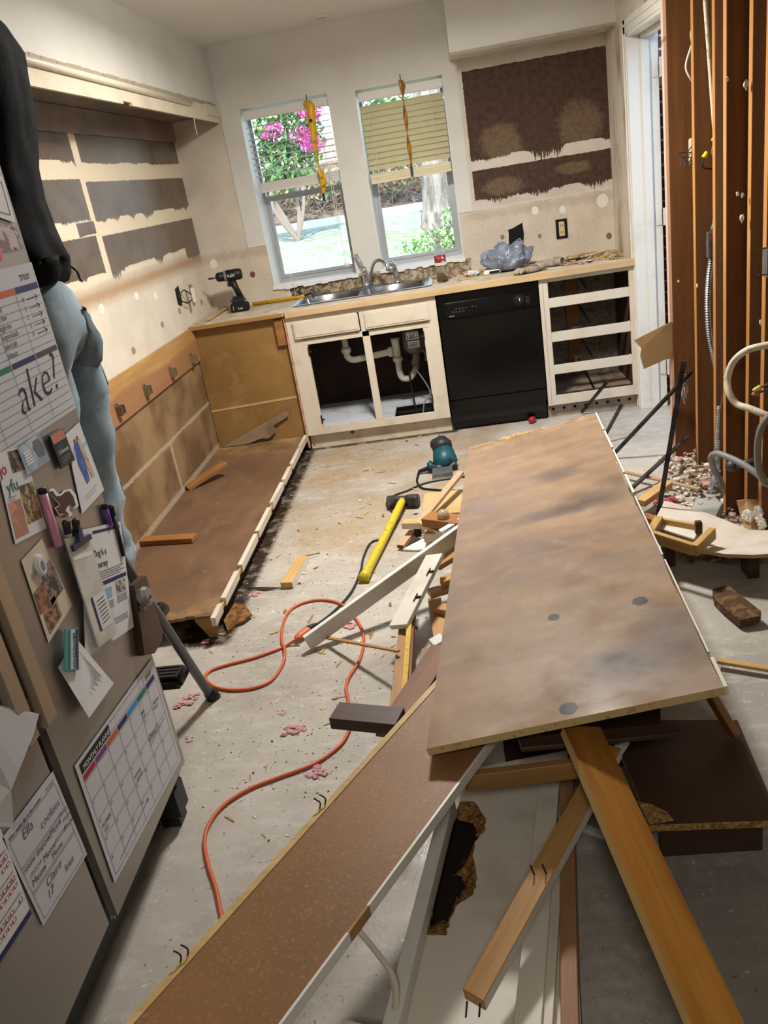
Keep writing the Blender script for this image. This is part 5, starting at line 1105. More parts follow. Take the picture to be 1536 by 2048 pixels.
put('white_hub', lathe(NB(), [(0.0, 0.014), (0.02, 0.014), (0.022, 0.024), (0.0, 0.026)], CM, 16), PVC, o)
bm = NB(); q = [(1.299, -2.318, 0.012), (1.381, -2.281, 0.03), (1.418, -2.236, 0.04), (1.431, -2.338, 0.02), (1.403, -2.349, 0.014), (1.357, -2.339, 0.01)]; prism(bm, q, (0, 0, -0.009))
tag(put('torn_white_board', bm, mat('white_torn_drywall', '#d8d2c8', 0.9)), 'torn white drywall scrap below the small caster', 'board scrap')
for k, (a, b, lab) in enumerate((((1.471, -2.807, 0.16), (1.585, -2.771, 0.2), 'pale broken block under the long white stile at the panel edge'), ((1.487, -2.888, 0.13), (1.57, -2.884, 0.15), 'pale wood block wedged under the panel below the hinged strip top'),
                                 ((1.441, -2.911, 0.1), (1.557, -2.869, 0.1), 'bent pale slat beside the lower hinge of the door strip'), ((1.453, -2.875, 0.05), (1.483, -3.224, 0.03), 'pale slat lying lengthwise on the floor under the panel edge'), ((1.464, -2.972, 0.07), (1.517, -3.002, 0.07), 'short pale slat crossing the lengthwise slat'))):
    pk('pine_scrap', lab, 'wood scrap', a, b, 0.05, 0.022, [wood('pine_scrap_%d' % k, '#c39a62', '#a37843')], rag=0.002)

# ---------------------------------------------------------------- tools on the floor
o = thing('sledgehammer', 'sledgehammer with dark steel head and yellow handle on the floor', 'sledgehammer', (1.269, -1.684, 0))
ha, hb = V((1.2, -1.778, 0.036)), V((1.365, -1.803, 0.036)); mid = (ha + hb) / 2
bm = NB(); tube(bm, [ha, ha.lerp(hb, 0.05), ha.lerp(hb, 0.32), ha.lerp(hb, 0.40), ha.lerp(hb, 0.60), ha.lerp(hb, 0.68), ha.lerp(hb, 0.95), hb], [0.029, 0.035, 0.035, 0.030, 0.030, 0.035, 0.035, 0.029], 8)
put('steel_head', bm, mat('scuffed_hammer_steel', '#34312f', 0.45, 0.5, var=[('#6e6a66', 14, 0.5, 0.68)]), o)
h0 = mid; h1 = V((1.144, -2.59, 0.022)); d = (h1 - h0)
bm = NB(); tube(bm, [h0 + V((0, 0, 0.008)), h0 + d * 0.06 + V((0, 0, 0.008)), h0 + d * 0.5, h0 + d * 0.9, h0 + d * 0.97, h1], [0.017, 0.02, 0.019, 0.02, 0.024, 0.026], 14); put('handle', bm, YELLOW, o, smooth=True)

TO = V((1.504, -1.34, 0))
o = thing('power_tool', 'teal corded power tool lying on the concrete behind the scrap heap', 'power tool', tuple(TO))
y_ = TO.y + 0.02
A, B_ = V((1.496, -1.22, 0.092)), V((1.506, -1.3, 0.015))
bm = NB(); tube(bm, [A + (B_ - A) * -0.1, A, A + (B_ - A) * 0.45, A + (B_ - A) * 0.8, B_ + V((0.008, 0, -0.005))], [0.046, 0.058, 0.068, 0.072, 0.05], 16)
put('motor_body', bm, TEAL, o, smooth=True)
bm = NB(); N1 = V((1.489, -1.2, 0.126)); tube(bm, [A + (B_ - A) * -0.05, A + (N1 - A) * 0.8, N1 + V((-0.01, 0.02, 0.02))], [0.058, 0.06, 0.04], 16); blob(bm, N1 + V((-0.03, 0, 0.0)), 0.035, 2, 0.1); put('nose', bm, CHARPL, o, smooth=True)
bm = NB(); tube(bm, [N1, N1 + V((-0.005, 0.03, 0.045))], [0.008, 0.004], 6); put('blade_tip', bm, DARKSTEEL, o)
bm = NB(); tube(bm, spline([V((1.561, -1.3, 0.02)), V((1.511, -1.31, 0.009)), V((1.456, -1.32, 0.02)), V((1.415, -1.32, 0.035))]), [0.036] * 8 + [0.034] * 8 + [0.03] * 8 + [0.026], 14); put('grip', bm, BLACKPL, o, smooth=True)
bm = NB(); tube(bm, [V((1.433, -1.32, 0.042)), V((1.409, -1.32, 0.033))], [0.034, 0.027], 14); put('teal_collar', bm, TEAL, o, smooth=True)
bm = NB(); tube(bm, [V((1.411, -1.32, 0.029)), V((1.349, -1.32, 0.016))], [0.015, 0.010], 10); put('cord_boot', bm, BLACKPL, o)
bm = NB(); p = A + V((0, -0.064, 0.0)); bx(bm, p.x + 0.0, p.x + 0.012, p.y - 0.004, p.y + 0.01, p.z - 0.018, p.z + 0.012); put('white_badge', bm, INKWHITE, o)
bm = NB(); p = A.lerp(B_, 0.5)
for k in range(7): bx(bm, p.x - 0.035 + k * 0.011, p.x - 0.031 + k * 0.011, p.y - 0.072, p.y - 0.05, p.z - 0.008, p.z + 0.022)
put('cooling_vents', bm, BLACKPL, o)
bm = NB(); a_, b_ = V((1.428, -1.409, 0)), V((1.54, -1.401, 0)); hexa(bm, [a_ + V((0, -0.03, 0.03)), b_ + V((0, -0.03, 0.03)), b_ + V((0, 0.06, 0.035)), a_ + V((0, 0.06, 0.035))], [a_ + V((-0.005, -0.03, 0)), b_ + V((0, -0.03, 0)), b_ + V((0, 0.06, 0)), a_ + V((0, 0.06, 0))]); put('metal_shoe', bm, GALV, o)

def floorpath(l, r): return [V((p[0], p[1], r)) for p in l]
oc_ = [(0.94, -3.035, 0.03), (0.888, -3.044, 0.006), (0.854, -3.069, 0.006), (0.764, -3.114, 0.006), (0.672, -3.142, 0.006), (0.616, -3.172, 0.006), (0.612, -3.219, 0.006), (0.659, -3.276, 0.006), (0.727, -3.308, 0.006), (0.808, -3.312, 0.006), (0.868, -3.276, 0.006), (0.892, -3.183, 0.006), (0.892, -3.106, 0.019), (0.857, -3.002, 0.006), (0.84, -2.879, 0.006), (0.849, -2.777, 0.006), (0.897, -2.721, 0.006), (0.974, -2.712, 0.006), (1.056, -2.759, 0.006), (1.129, -2.879, 0.006), (1.174, -2.997, 0.006), (1.187, -3.102, 0.006), (1.179, -3.21, 0.006), (1.155, -3.296, 0.006), (1.15, -3.361, 0.006), (1.165, -3.436, 0.006), (1.185, -3.553, 0.006), (1.181, -3.617, 0.006), (1.158, -3.674, 0.006), (1.094, -3.741, 0.006), (0.991, -3.789, 0.006), (0.911, -3.829, 0.006), (0.85, -3.889, 0.006), (0.827, -3.958, 0.006), (0.832, -4.024, 0.006), (0.866, -4.108, 0.006), (0.905, -4.181, 0.006), (0.937, -4.255, 0.006), (0.971, -4.336, 0.006), (1.024, -4.464, 0.006)]
o = thing('extension_cord', 'orange extension cord looping over the concrete floor', 'cord', (0.881, -3.068, 0))
put('cable', tube(NB(), spline(oc_, 6), 0.0058, 8), ORANGECORD, o, smooth=True)
bm = NB(); p, q = V((0.921, -3.026, 0.02)), V((0.962, -2.965, 0.02)); tube(bm, [p, p.lerp(q, 0.2), p.lerp(q, 0.9), q], [0.010, 0.017, 0.018, 0.016], 8, flat=0.75); put('socket_end', bm, ORANGECORD, o)
bk = [(0.959, -2.968, 0.02), (0.983, -2.925, 0.012), (1.031, -2.839, 0.006), (1.077, -2.734, 0.006), (1.104, -2.632, 0.006), (1.119, -2.473, 0.006), (1.119, -2.348, 0.006), (1.142, -2.192, 0.006), (1.206, -2.154, 0.006), (1.247, -2.018, 0.006), (1.259, -1.948, 0.006), (1.228, -1.855, 0.006), (1.191, -1.757, 0.006), (1.191, -1.674, 0.006), (1.226, -1.614, 0.006), (1.292, -1.57, 0.006), (1.372, -1.499, 0.006), (1.468, -1.471, 0.006), (1.606, -1.465, 0.006)]
o = thing('tool_cord', 'black cord of the teal tool running past the sledgehammer to the orange plug', 'cord', (1.087, -2.639, 0))
put('cable', tube(NB(), spline(bk, 6), 0.0052, 8), mat('black_rubber_cord', '#26272a', 0.5), o, smooth=True)
bm = NB(); p, q = V((0.961, -2.968, 0.02)), V((0.986, -2.929, 0.016)); tube(bm, [p, p.lerp(q, 0.5), q], [0.016, 0.014, 0.007], 8); put('plug', bm, BLACKPL, o)
put('cable_loop', tube(NB(), spline([(1.349, -1.32, 0.016), (1.34, -1.441, 0.006), (1.365, -1.55, 0.006), (1.42, -1.598, 0.006), (1.508, -1.642, 0.006), (1.587, -1.669, 0.006)], 6), 0.006, 8), BLACKPL, o, smooth=True)

pk('pine_offcut', 'pale wood offcut with nails lying alone on the concrete floor', 'wood scrap', (0.801, -2.565, 0.032), (0.834, -2.312, 0.032), 0.055, 0.032, [PINE, WHITE], caps=(0, 0, 1, 0, 0, 0)); COL.objects[-1]['label'] = 'pale pine offcut with one white side lying alone on the concrete floor'
bm = NB(); tube(bm, [(0.833, -2.292, 0.02), (0.905, -2.257, 0.012)], 0.002, 6); tag(put('long_nail', bm, RUST), 'long nail beside the lone pine offcut', 'nail')
bm = NB(); p = [(0.57, -2.511, 0.004), (0.7, -2.551, 0.012), (0.781, -2.559, 0.004), (0.701, -2.564, 0.004)]; prism(bm, p, (0, 0, 0.003)); tag(put('dark_splinter', bm, BROWNWOOD), 'long dark splinter on the floor by the broken cabinet rail', 'splinter')
bm = NB(); pts = [V(p) for p in ((0.581, -2.819, 0.02), (0.602, -2.696, 0.03), (0.654, -2.728, 0.03), (0.696, -2.794, 0.02), (0.672, -2.838, 0.02), (0.637, -2.857, 0.012), (0.615, -2.895, 0.01))]; prism(bm, pts, (0, 0, -0.009)); tag(put('broken_particleboard', bm, mat('dark_orange_particleboard', '#8f6232', 0.95, var=[('#5d3d1c', 40, 0.45, 0.6)], bump=(100, 0.8))), 'broken brown particleboard chunk at the end of the cabinet floor', 'board scrap')
bm = NB(); lathe(bm, [(0.0, -0.025), (0.016, -0.024), (0.021, -0.01), (0.021, 0.012), (0.012, 0.024), (0, 0.025)], axisM(V((2.056, -0.637, 0)) + V((0, 0, 0.022)), (0, 0, 1), (0.6, 1, 0)), 14); o = thing('red_cap', 'small red and black knob on the floor below the dishwasher', 'knob', (2.054, -0.658, 0)); put('knob', bm, mat('red_plastic', '#a01f33', 0.3), o, smooth=True)
bm = NB(); lathe(bm, [(0.0, 0.024), (0.013, 0.024), (0.013, 0.034), (0, 0.036)], axisM(V((2.056, -0.637, 0)) + V((0, 0, 0.022)), (0, 0, 1), (0.6, 1, 0)), 12); put('black_tip', bm, BLACKPL, o)

# pink insulation tufts
PT = [(0.575, -3.35, 0.05), (0.559, -3.368, 0.035), (0.593, -3.324, 0.03), (0.655, -2.587, 0.035), (0.533, -2.946, 0.028), (0.989, -3.571, 0.045), (1.02, -3.558, 0.03), (1.11, -3.773, 0.045), (1.09, -3.781, 0.03), (1.112, -2.938, 0.04), (0.65, -3.564, 0.02), (0.334, -2.421, 0.03), (0.944, -3.461, 0.02)]
CHIPS = [(0.662, -2.247), (0.856, -2.435), (1.015, -0.757), (1.392, -2.27), (1.067, -1.141), (1.211, -3.021), (1.073, -2.769), (1.092, -0.781), (1.309, -2.516), (1.426, -2.27), (1.295, -3.055), (1.294, -3.122), (0.948, -2.854), (1.034, -3.097), (1.431, -1.061), (1.093, -1.687), (0.954, -1.904), (0.825, -2.385), (1.166, -3.071), (1.264, -3.128), (1.43, -3.25), (1.121, -1.21), (1.433, -3.213), (1.197, -1.416), (1.391, -2.498), (1.428, -3.248), (0.606, -2.784), (0.693, -1.004), (0.827, -2.769), (1.42, -0.823), (0.987, -0.649), (1.226, -1.822), (1.105, -3.205), (0.955, -0.571), (1.024, -1.147), (0.586, -2.901), (0.908, -3.11), (0.939, -2.259), (1.179, -2.495), (1.086, -2.526), (0.966, -2.705), (0.853, -0.428), (0.903, -2.392), (1.024, -0.735), (1.134, -2.175), (1.178, -1.873), (1.269, -2.805), (1.262, -3.18), (0.633, -2.012), (1.051, -1.734), (0.716, -1.606), (0.852, -2.416), (0.658, -1.791), (1.252, -0.673), (1.122, -2.768), (1.331, -1.559), (1.147, -0.969), (0.665, -1.659), (1.386, -2.172), (1.4, -1.334), (0.833, -2.532), (1.448, -2.222), (0.91, -1.241), (1.378, -3.005), (1.368, -2.638), (1.345, -1.901), (1.321, -1.664), (0.745, -1.933), (0.843, -1.94), (1.494, -1.318), (0.58, -3.027), (1.027, -3.118), (1.503, -1.56), (1.318, -2.99), (1.189, -2.321), (0.62, -1.668), (1.035, -1.623), (1.318, -0.786), (1.189, -2.335), (1.004, -3.097), (1.084, -1.81), (0.814, -2.934), (1.032, -2.837), (0.626, -1.166), (1.101, -2.912), (0.697, -2.785), (1.335, -0.615), (1.204, -3.011), (0.694, -2.213), (0.873, -2.121), (1.255, -0.552), (0.644, -1.59), (0.849, -2.528), (1.054, -1.86), (1.232, -1.969), (0.952, -3.936), (1.165, -3.768), (1.2, -3.975), (0.944, -3.734), (1.038, -4.02), (0.994, -4.009), (0.938, -3.609), (1.06, -4.016), (1.025, -4.144), (0.856, -3.807), (1.151, -4.159), (1.199, -4.009), (1.156, -3.924), (1.116, -3.414), (0.853, -4.105), (1.151, -4.125), (1.132, -3.407), (1.17, -3.883), (1.085, -3.481), (1.199, -4.194), (1.092, -4.114), (0.881, -3.938), (1.149, -3.778), (0.908, -3.752), (0.902, -3.771), (1.115, -3.544), (1.152, -4.069), (1.116, -3.882), (1.023, -3.973), (1.011, -4.029)]
for i, (x, y, r) in enumerate(PT):
    r *= 0.8
    bm = NB()
    for k in range(9): blob(bm, (x + R.uniform(-r, r) * 0.7, y + R.uniform(-r, r) * 0.7, r * 0.1), r * R.uniform(0.12, 0.34), 2, 0.8, 3, 0, i + k * 3.1, (1.3, 1, 0.4))
    tag(put('insulation_tuft', bm, PINKFLUFF), 'tuft of pink insulation fallen on the concrete floor', 'insulation tuft', 'pink insulation tufts on the floor')
CH = []
for k in range(8):
    bm = NB(); L = (0.03, 0.02, 0.014, 0.022, 0.04, 0.012, 0.016, 0.026)[k]; W = L * (0.2, 0.5, 0.7, 0.35, 0.14, 0.8, 0.4, 0.28)[k]; h = (0.004, 0.004, 0.006, 0.005, 0.003, 0.004, 0.003, 0.005)[k]
    prism(bm, [(-L, -W, 0), (L * 0.4, -W * 0.8, 0), (L, -W * 0.1, 0), (L * 0.7, W, 0), (-L * 0.6, W * 0.7, 0)], (0, 0, h))
    m = [PINE, PARTICLE, CHALK, REDWOOD, PINEDARK, BROWNWOOD, CHALK, PINE][k]
    me = bpy.data.meshes.new('chip'); bmesh.ops.recalc_face_normals(bm, faces=bm.faces[:]); bm.to_mesh(me); bm.free(); me.materials.append(m); CH.append(me)
CHL = {0: 'pale wood chip', 1: 'crumb of particleboard', 2: 'plaster crumb', 3: 'reddish wood chip', 4: 'thin wood splinter', 5: 'dark brown chip', 6: 'plaster crumb', 7: 'pale wood chip'}
CHN = {0: 'wood_chip', 1: 'particleboard_crumb', 2: 'plaster_crumb', 3: 'wood_chip', 4: 'wood_splinter', 5: 'dark_chip', 6: 'plaster_crumb', 7: 'wood_chip'}
for i, (x, y) in enumerate(CHIPS):
    k = R.randrange(8); o = bpy.data.objects.new(CHN[k], CH[k]); COL.objects.link(o)
    s = R.uniform(0.4, 0.95) * (0.6 if y < -3.2 else 1.0); o.matrix_basis = Matrix.Translation((x, y, 0.0005)) @ Matrix.Rotation(R.uniform(0, 6.28), 4, 'Z') @ Matrix.Diagonal((s, s, s, 1))
    tag(o, CHL[k] + ' scattered on the concrete floor between the cabinets and the heap', CHL[k].split()[-1], CHL[k] + 's scattered on the floor')
bm = NB()
for i in range(1700):
    x = R.gauss(0.98, 0.3); y = R.uniform(-3.9, -0.62)
    if x < 0.63 or (x > 1.42 and y < -1.5): continue
    s = R.uniform(0.0008, 0.0024); hexa(bm, [(x - s, y - s, s), (x + s * 1.8, y - s * 0.5, s), (x + s, y + s, s), (x - s * 1.2, y + s, s)], [(x - s, y - s, 0.0), (x + s * 1.8, y - s * 0.5, 0.0), (x + s, y + s, 0.0), (x - s * 1.2, y + s, 0.0)], R.choice([0, 1, 2, 3]))
tag(put('floor_grit', bm, [PINE, CHALK, PARTICLE, CHALK]), 'fine sawdust and grit on the concrete floor', 'grit', kind='stuff')

# ---------------------------------------------------------------- refrigerator and everything stuck to it
XF = 0.78
o = thing('refrigerator', 'large stainless refrigerator covered with papers at the left edge', 'refrigerator', (0.4, -4.36, 0.0))
bm = NB(); bx(bm, 0.06, 0.705, -4.83, -3.90, 0.10, 1.77, 0.006); put('cabinet', bm, mat('grey_fridge_side', '#4c4a47', 0.5), o)
for y0, y1, zb in ((-4.412, -3.880, 0.165), (-4.83, -4.428, 0.185)):
    bm = NB(); bx(bm, 0.712, XF, y0, y1, zb, 1.76, 0.010); dr = put('door', bm, FRIDGE, o)
    bm = NB(); bx(bm, 0.704, 0.713, y0 + 0.01, y1 - 0.01, zb + 0.01, 1.75); put('gasket', bm, DARK, dr)
bm = NB(); bx(bm, 0.68, 0.755, -3.965, -3.882, 0.03, 0.13, 0.008); bx(bm, 0.69, 0.745, -3.955, -3.895, 0.0, 0.03, 0.004); put('foot', bm, CHARPL, o)
bm = NB(); bx(bm, 0.66, 0.70, -4.82, -3.97, 0.03, 0.15, 0.003); put('base_grille', bm, BLACKPL, o)
def handle(a, b, c, d):
    bm = NB(); p = [V(a), V(b)]; y0, y1 = min(p[0].y, p[1].y), max(p[0].y, p[1].y); z0 = min(p[0].z, p[1].z)
    bx(bm, 0.792, 0.812, y0, y1, z0, 1.72, 0.003); bx(bm, XF, 0.794, y0 + 0.006, y1 - 0.006, z0 + 0.01, z0 + 0.06, 0.002); bx(bm, XF, 0.794, y0 + 0.006, y1 - 0.006, 1.62, 1.70, 0.002)
    put('handle', bm, HANDLE, o)
handle((0.812, -4.439, 0.714), (0.812, -4.396, 0.709), 0, 0)
handle((0.812, -4.51, 0.719), (0.812, -4.467, 0.716), 0, 0)
bm = NB(); p = V((0.781, -4.444, 0.783)); bx(bm, 0.775, 0.783, -4.76, p.y, p.z, 1.22, 0.003); put('dispenser_panel', bm, mat('blue_grey_dispenser', '#7d8994', 0.45, var=[('#5c6670', 8, 0.4, 0.65)]), o)

def sheet(name, label, cat, pts, m, th=0.0007, lift=0.0004, group=None):
    pts = [V((p[0] + lift, p[1], p[2])) for p in pts]
    bm = NB(); prism(bm, pts, (th, 0, 0))
    ob = put(name, bm, m); tag(ob, label, cat, group)
    xf = XF + lift + th
    c = pts[:4]
    def f(s, t, up=0.0004):
        q = c[0].lerp(c[1], s).lerp(c[3].lerp(c[2], s), t); return V((q.x + th + up, q.y, q.z))
    return ob, f
def patch(ob, name, f, s0, s1, t0, t1, m, up=0.0003):
    bm = NB(); prism(bm, [f(s0, t0, up), f(s1, t0, up), f(s1, t1, up), f(s0, t1, up)], (0.0002, 0, 0)); return put(name, bm, m, ob)
def lines(ob, name, f, segs, m, w=0.0009, up=0.0005):
    bm = NB()
    for s0, t0, s1, t1 in segs:
        a, b = f(s0, t0, up), f(s1, t1, up); d = (b - a).normalized(); n = V((0, -d.z, d.y)) * w * 0.5
        prism(bm, [a - n, b - n, b + n, a + n], (0.0002, 0, 0))
    return put(name, bm, m, ob)
def txt(ob, f, s, t, st, size, m, name='lettering', shear=0.0, ang=0.0, sx=1.0, up=0.0007):
    a, b = f(s, t, up), f(s + 0.1, t, up); d = (b - a); d.x = 0; d.normalize()
    if ang:
        c_, s_ = math.cos(ang), math.sin(ang); d = V((0, d.y * c_ - d.z * s_, d.y * s_ + d.z * c_))
    return text(name, st, a, d, (0, -d.z, d.y), size, m, ob, 'LEFT', shear, 0.0001, sx)
def magnet(name, label, cat, pts, m, th=0.005, lift=0.0004): return sheet(name, label, cat, pts, m, th, lift)
def photo_mat(name, a, b, c, sc=45):
    return mat(name, a, 0.35, var=[(b, sc, 0.46, 0.54), (c, sc * 1.3, 0.56, 0.62)])

# weekly planner at the top
c4 = [(XF, -4.315, 1.525), (XF, -3.886, 1.525), (XF, -3.888, 1.197), (XF, -4.315, 1.197)]
wk, f = sheet('weekly_planner', 'white weekly planner sheet with handwriting and coloured day bars at the fridge top', 'planner', c4, BOARDWHITE)
for k, m in enumerate((INKRED, INKPURPLE, INKORANGE, INKNAVY)): patch(wk, 'day_bar', f, 0.02 + k * 0.245, 0.255 + k * 0.245, 0.125, 0.165, m)
for k, m in enumerate((INKSKY, INKTEAL, INKNAVY, mat('dark_grey_bar', '#4b474c', 0.6))): patch(wk, 'day_bar', f, 0.02 + k * 0.245, 0.255 + k * 0.245, 0.545, 0.58, m)
lines(wk, 'ruled_lines', f, [(0.02, t / 100, 0.985, t / 100) for t in (21, 26, 31, 36, 41, 46, 51, 62, 67, 72, 77, 82, 87, 92, 97)] + [(s, 0.13, s, 0.97) for s in (0.255, 0.5, 0.745)], INKGREY)
txt(wk, f, 0.83, 0.095, '「STYLIO」'.replace('「', "'").replace('」', "'"), 0.017, INK, sx=0.75)
for k, (l, w) in enumerate((('R', 'making'), ('S', 'day stew'), ('L', 'veggie rice'), ('S', 'burgers/salads'), ('P', 'baked dish'), ('', 'leftovers'))):
    txt(wk, f, 0.50, 0.235 + k * 0.055, w, 0.017, INK, 'handwriting', 0.25, sx=0.7)
    if l: txt(wk, f, 0.79, 0.225 + k * 0.055, l, 0.014, INK, 'handwriting', 0.2); lines(wk, 'arrow', f, [(0.84, 0.215 + k * 0.055, 0.95, 0.212 + k * 0.055), (0.95, 0.212 + k * 0.055, 0.925, 0.195 + k * 0.055), (0.95, 0.212 + k * 0.055, 0.925, 0.232 + k * 0.055)], INK, 0.0014)
txt(wk, f, 0.45, 0.86, 'ake?', 0.115, INK, 'handwriting', 0.3, 0.08)

pp, f = sheet('folded_paper', 'white folded paper with grey border at the top left of the fridge', 'paper', [(0.783, -3.974, 1.693), (0.783, -3.906, 1.699), (0.783, -3.908, 1.607), (0.783, -3.998, 1.628)], PAPER, lift=0.0015)
lines(pp, 'printed_border', f, [(0.1, 0.1, 0.85, 0.12), (0.85, 0.12, 0.85, 0.85), (0.85, 0.85, 0.1, 0.85)], INKGREY, 0.002)
ph, f = sheet('photo_strip', 'blurred pale photo strip above the weekly planner', 'photo', [(0.782, -4.034, 1.6), (0.782, -3.911, 1.606), (0.782, -3.908, 1.555), (0.782, -4.034, 1.556)], photo_mat('pale_family_photo', '#c9bcbc', '#8a6f70', '#4a3a3c', 26))
bm = NB(); c = V((0.786, -4.019, 1.554)); lathe(bm, [(0, 0), (0.016, 0), (0.014, 0.006), (0, 0.008)], axisM((XF + 0.0004, c.y, c.z), (0, 1, 0), (1, 0, 0)), 18); tag(put('round_magnet', bm, mat('pink_magnet', '#d7566c', 0.4)), 'round coral pink magnet under the photo strip', 'magnet')

# holiday card, pet card, painted card and so on, from left to right
hc, f = sheet('holiday_card', 'white holiday card with coloured letters and family photos on the fridge left', 'card', [(0.782, -4.258, 1.211), (0.782, -4.156, 1.193), (0.782, -4.172, 1.017), (0.782, -4.293, 1.037)], PAPER)
patch(hc, 'photo', f, 0.42, 0.95, 0.02, 0.26, photo_mat('dark_portrait_photo', '#4a3a34', '#8d7a70', '#2a2220'))
patch(hc, 'photo', f, 0.50, 0.97, 0.42, 0.86, photo_mat('autumn_family_photo', '#5a4a30', '#a88a5c', '#c9b49a'))
patch(hc, 'photo', f, 0.05, 0.45, 0.55, 0.95, photo_mat('peach_portrait_photo', '#d8a08c', '#b77f6c', '#3c3340', 18))
txt(hc, f, 0.02, 0.25, 'jo', 0.034, INKRED, 'lettering', 0, 0.05); txt(hc, f, 0.12, 0.46, 'yfu', 0.036, INKTEAL, 'lettering', 0, 0.05)
lines(hc, 'small_print', f, [(0.1, 0.5, 0.35, 0.5), (0.1, 0.53, 0.3, 0.53)], INKGREY)
pc, f = sheet('pet_card', 'glossy blue-grey card with a dog picture above the holiday card', 'card', [(0.784, -4.184, 1.197), (0.784, -4.087, 1.199), (0.784, -4.08, 1.135), (0.784, -4.18, 1.138)], mat('blue_grey_card', '#8fa3b4', 0.25, var=[('#c3cdd4', 12, 0.45, 0.6), ('#5c7a4c', 9, 0.62, 0.68)]), lift=0.002)
lines(pc, 'small_print', f, [(0.12, 0.3 + k * 0.1, 0.4, 0.3 + k * 0.1) for k in range(5)], INKWHITE, 0.004)
bm = NB(); q = [f(0.62, 0.12), f(0.85, 0.12), f(0.97, 0.45), f(0.9, 0.75), f(0.65, 0.7), f(0.55, 0.35)]; prism(bm, q, (0.0003, 0, 0)); put('dog_picture', bm, mat('grey_dog_print', '#6d737c', 0.4), pc)
mg, f = magnet('mountain_magnet', 'dark green and pink picture magnet with mountain lettering', 'magnet', [(0.784, -4.057, 1.182), (0.784, -3.991, 1.179), (0.784, -3.982, 1.101), (0.784, -4.05, 1.104)], mat('dark_green_magnet', '#1d2a28', 0.35, var=[('#34504a', 30, 0.5, 0.6)]))
patch(mg, 'pink_sky', f, 0.05, 0.95, 0.02, 0.28, mat('coral_sky', '#c97f70', 0.4)); txt(mg, f, 0.12, 0.62, 'Colorado', 0.013, INKWHITE, 'lettering', 0.2)
lines(mg, 'white_lines', f, [(0.2, 0.75, 0.8, 0.72), (0.25, 0.8, 0.85, 0.78), (0.2, 0.86, 0.75, 0.85)], INKGREY, 0.0015)
wc, f = sheet('painted_couple_card', 'white card with a watercolour of a couple in blue near the fridge edge', 'card', [(0.782, -3.98, 1.16), (0.782, -3.9, 1.165), (0.782, -3.881, 0.988), (0.782, -4.016, 0.982)], PAPER, lift=0.0012)
bm = NB(); prism(bm, [f(0.30, 0.20), f(0.55, 0.18), f(0.62, 0.45), f(0.60, 0.72), f(0.45, 0.74), f(0.30, 0.45)], (0.0003, 0, 0)); put('blue_figure', bm, mat('watercolour_blue', '#4c62a8', 0.8, var=[('#6f83bd', 40, 0.5, 0.65)]), wc)
bm = NB(); prism(bm, [f(0.52, 0.18), f(0.72, 0.17), f(0.80, 0.42), f(0.85, 0.74), f(0.70, 0.72), f(0.62, 0.45)], (0.0003, 0, 0)); put('pale_figure', bm, mat('watercolour_cream', '#c9b8a4', 0.8, var=[('#8f7a66', 50, 0.5, 0.65)]), wc)
patch(wc, 'painted_head', f, 0.36, 0.47, 0.13, 0.2, mat('watercolour_brown', '#7a5548', 0.8)); patch(wc, 'painted_head', f, 0.54, 0.64, 0.12, 0.19, bpy.data.materials['watercolour_brown'])
patch(wc, 'painted_sea', f, 0.05, 0.98, 0.26, 0.31, mat('pale_sea', '#b4c4cc', 0.8)); lines(wc, 'small_print', f, [(0.2, 0.86, 0.8, 0.84), (0.25, 0.9, 0.7, 0.89)], INKGREY)

def marker(label, a, b, r, m, capf=0.18, capm=None):
    a, b = V(a), V(b); root = thing('marker_pen', label, 'marker', tuple(b)); x = XF + r + 0.001; a.x = b.x = x
    put('barrel', tube(NB(), [a.lerp(b, capf), b.lerp(a, 0.02), b], [r * 0.94, r * 0.94, r * 0.7], 12), m, root, smooth=True)
    put('cap', tube(NB(), [a, a.lerp(b, 0.02), a.lerp(b, capf)], [r * 0.7, r, r], 12), capm or m, root, smooth=True); return root
mk = marker('pink and white marker pen with black cap end on the fridge', (0.79, -4.151, 1.099), (0.79, -4.162, 0.969), 0.0085, mat('pink_marker_barrel', '#cf8a9e', 0.4, var=[('#d9d2d4', 22, 0.5, 0.54, (1, 1, 0.5))]), 0.10, BLACKPL)
marker('purple marker pen with black end standing near the fridge edge', (0.79, -3.912, 0.964), (0.79, -3.914, 0.906), 0.0075, mat('purple_marker', '#6b3f96', 0.4), 0.22, BLACKPL)
marker('black marker pen beside the purple one at the fridge edge', (0.79, -3.883, 0.948), (0.79, -3.899, 0.817), 0.0075, mat('black_marker', '#16161a', 0.45), 0.2)
bh, f = magnet('horse_magnet', 'brown magnet of a rider on a bucking horse with white outline', 'magnet',
    [(0.784, -4.123, 1.081), (0.784, -4.105, 1.079), (0.784, -4.096, 1.063), (0.784, -4.077, 1.056), (0.784, -4.06, 1.058), (0.784, -4.038, 1.052), (0.784, -4.025, 1.033), (0.784, -4.028, 1.007), (0.784, -4.048, 1.008), (0.784, -4.061, 1.021), (0.784, -4.075, 1.015), (0.784, -4.063, 1.002), (0.784, -4.079, 1.002), (0.784, -4.096, 1.014), (0.784, -4.113, 1.019), (0.784, -4.122, 1.041), (0.784, -4.099, 1.039), (0.784, -4.108, 1.054)], INKWHITE, 0.004)
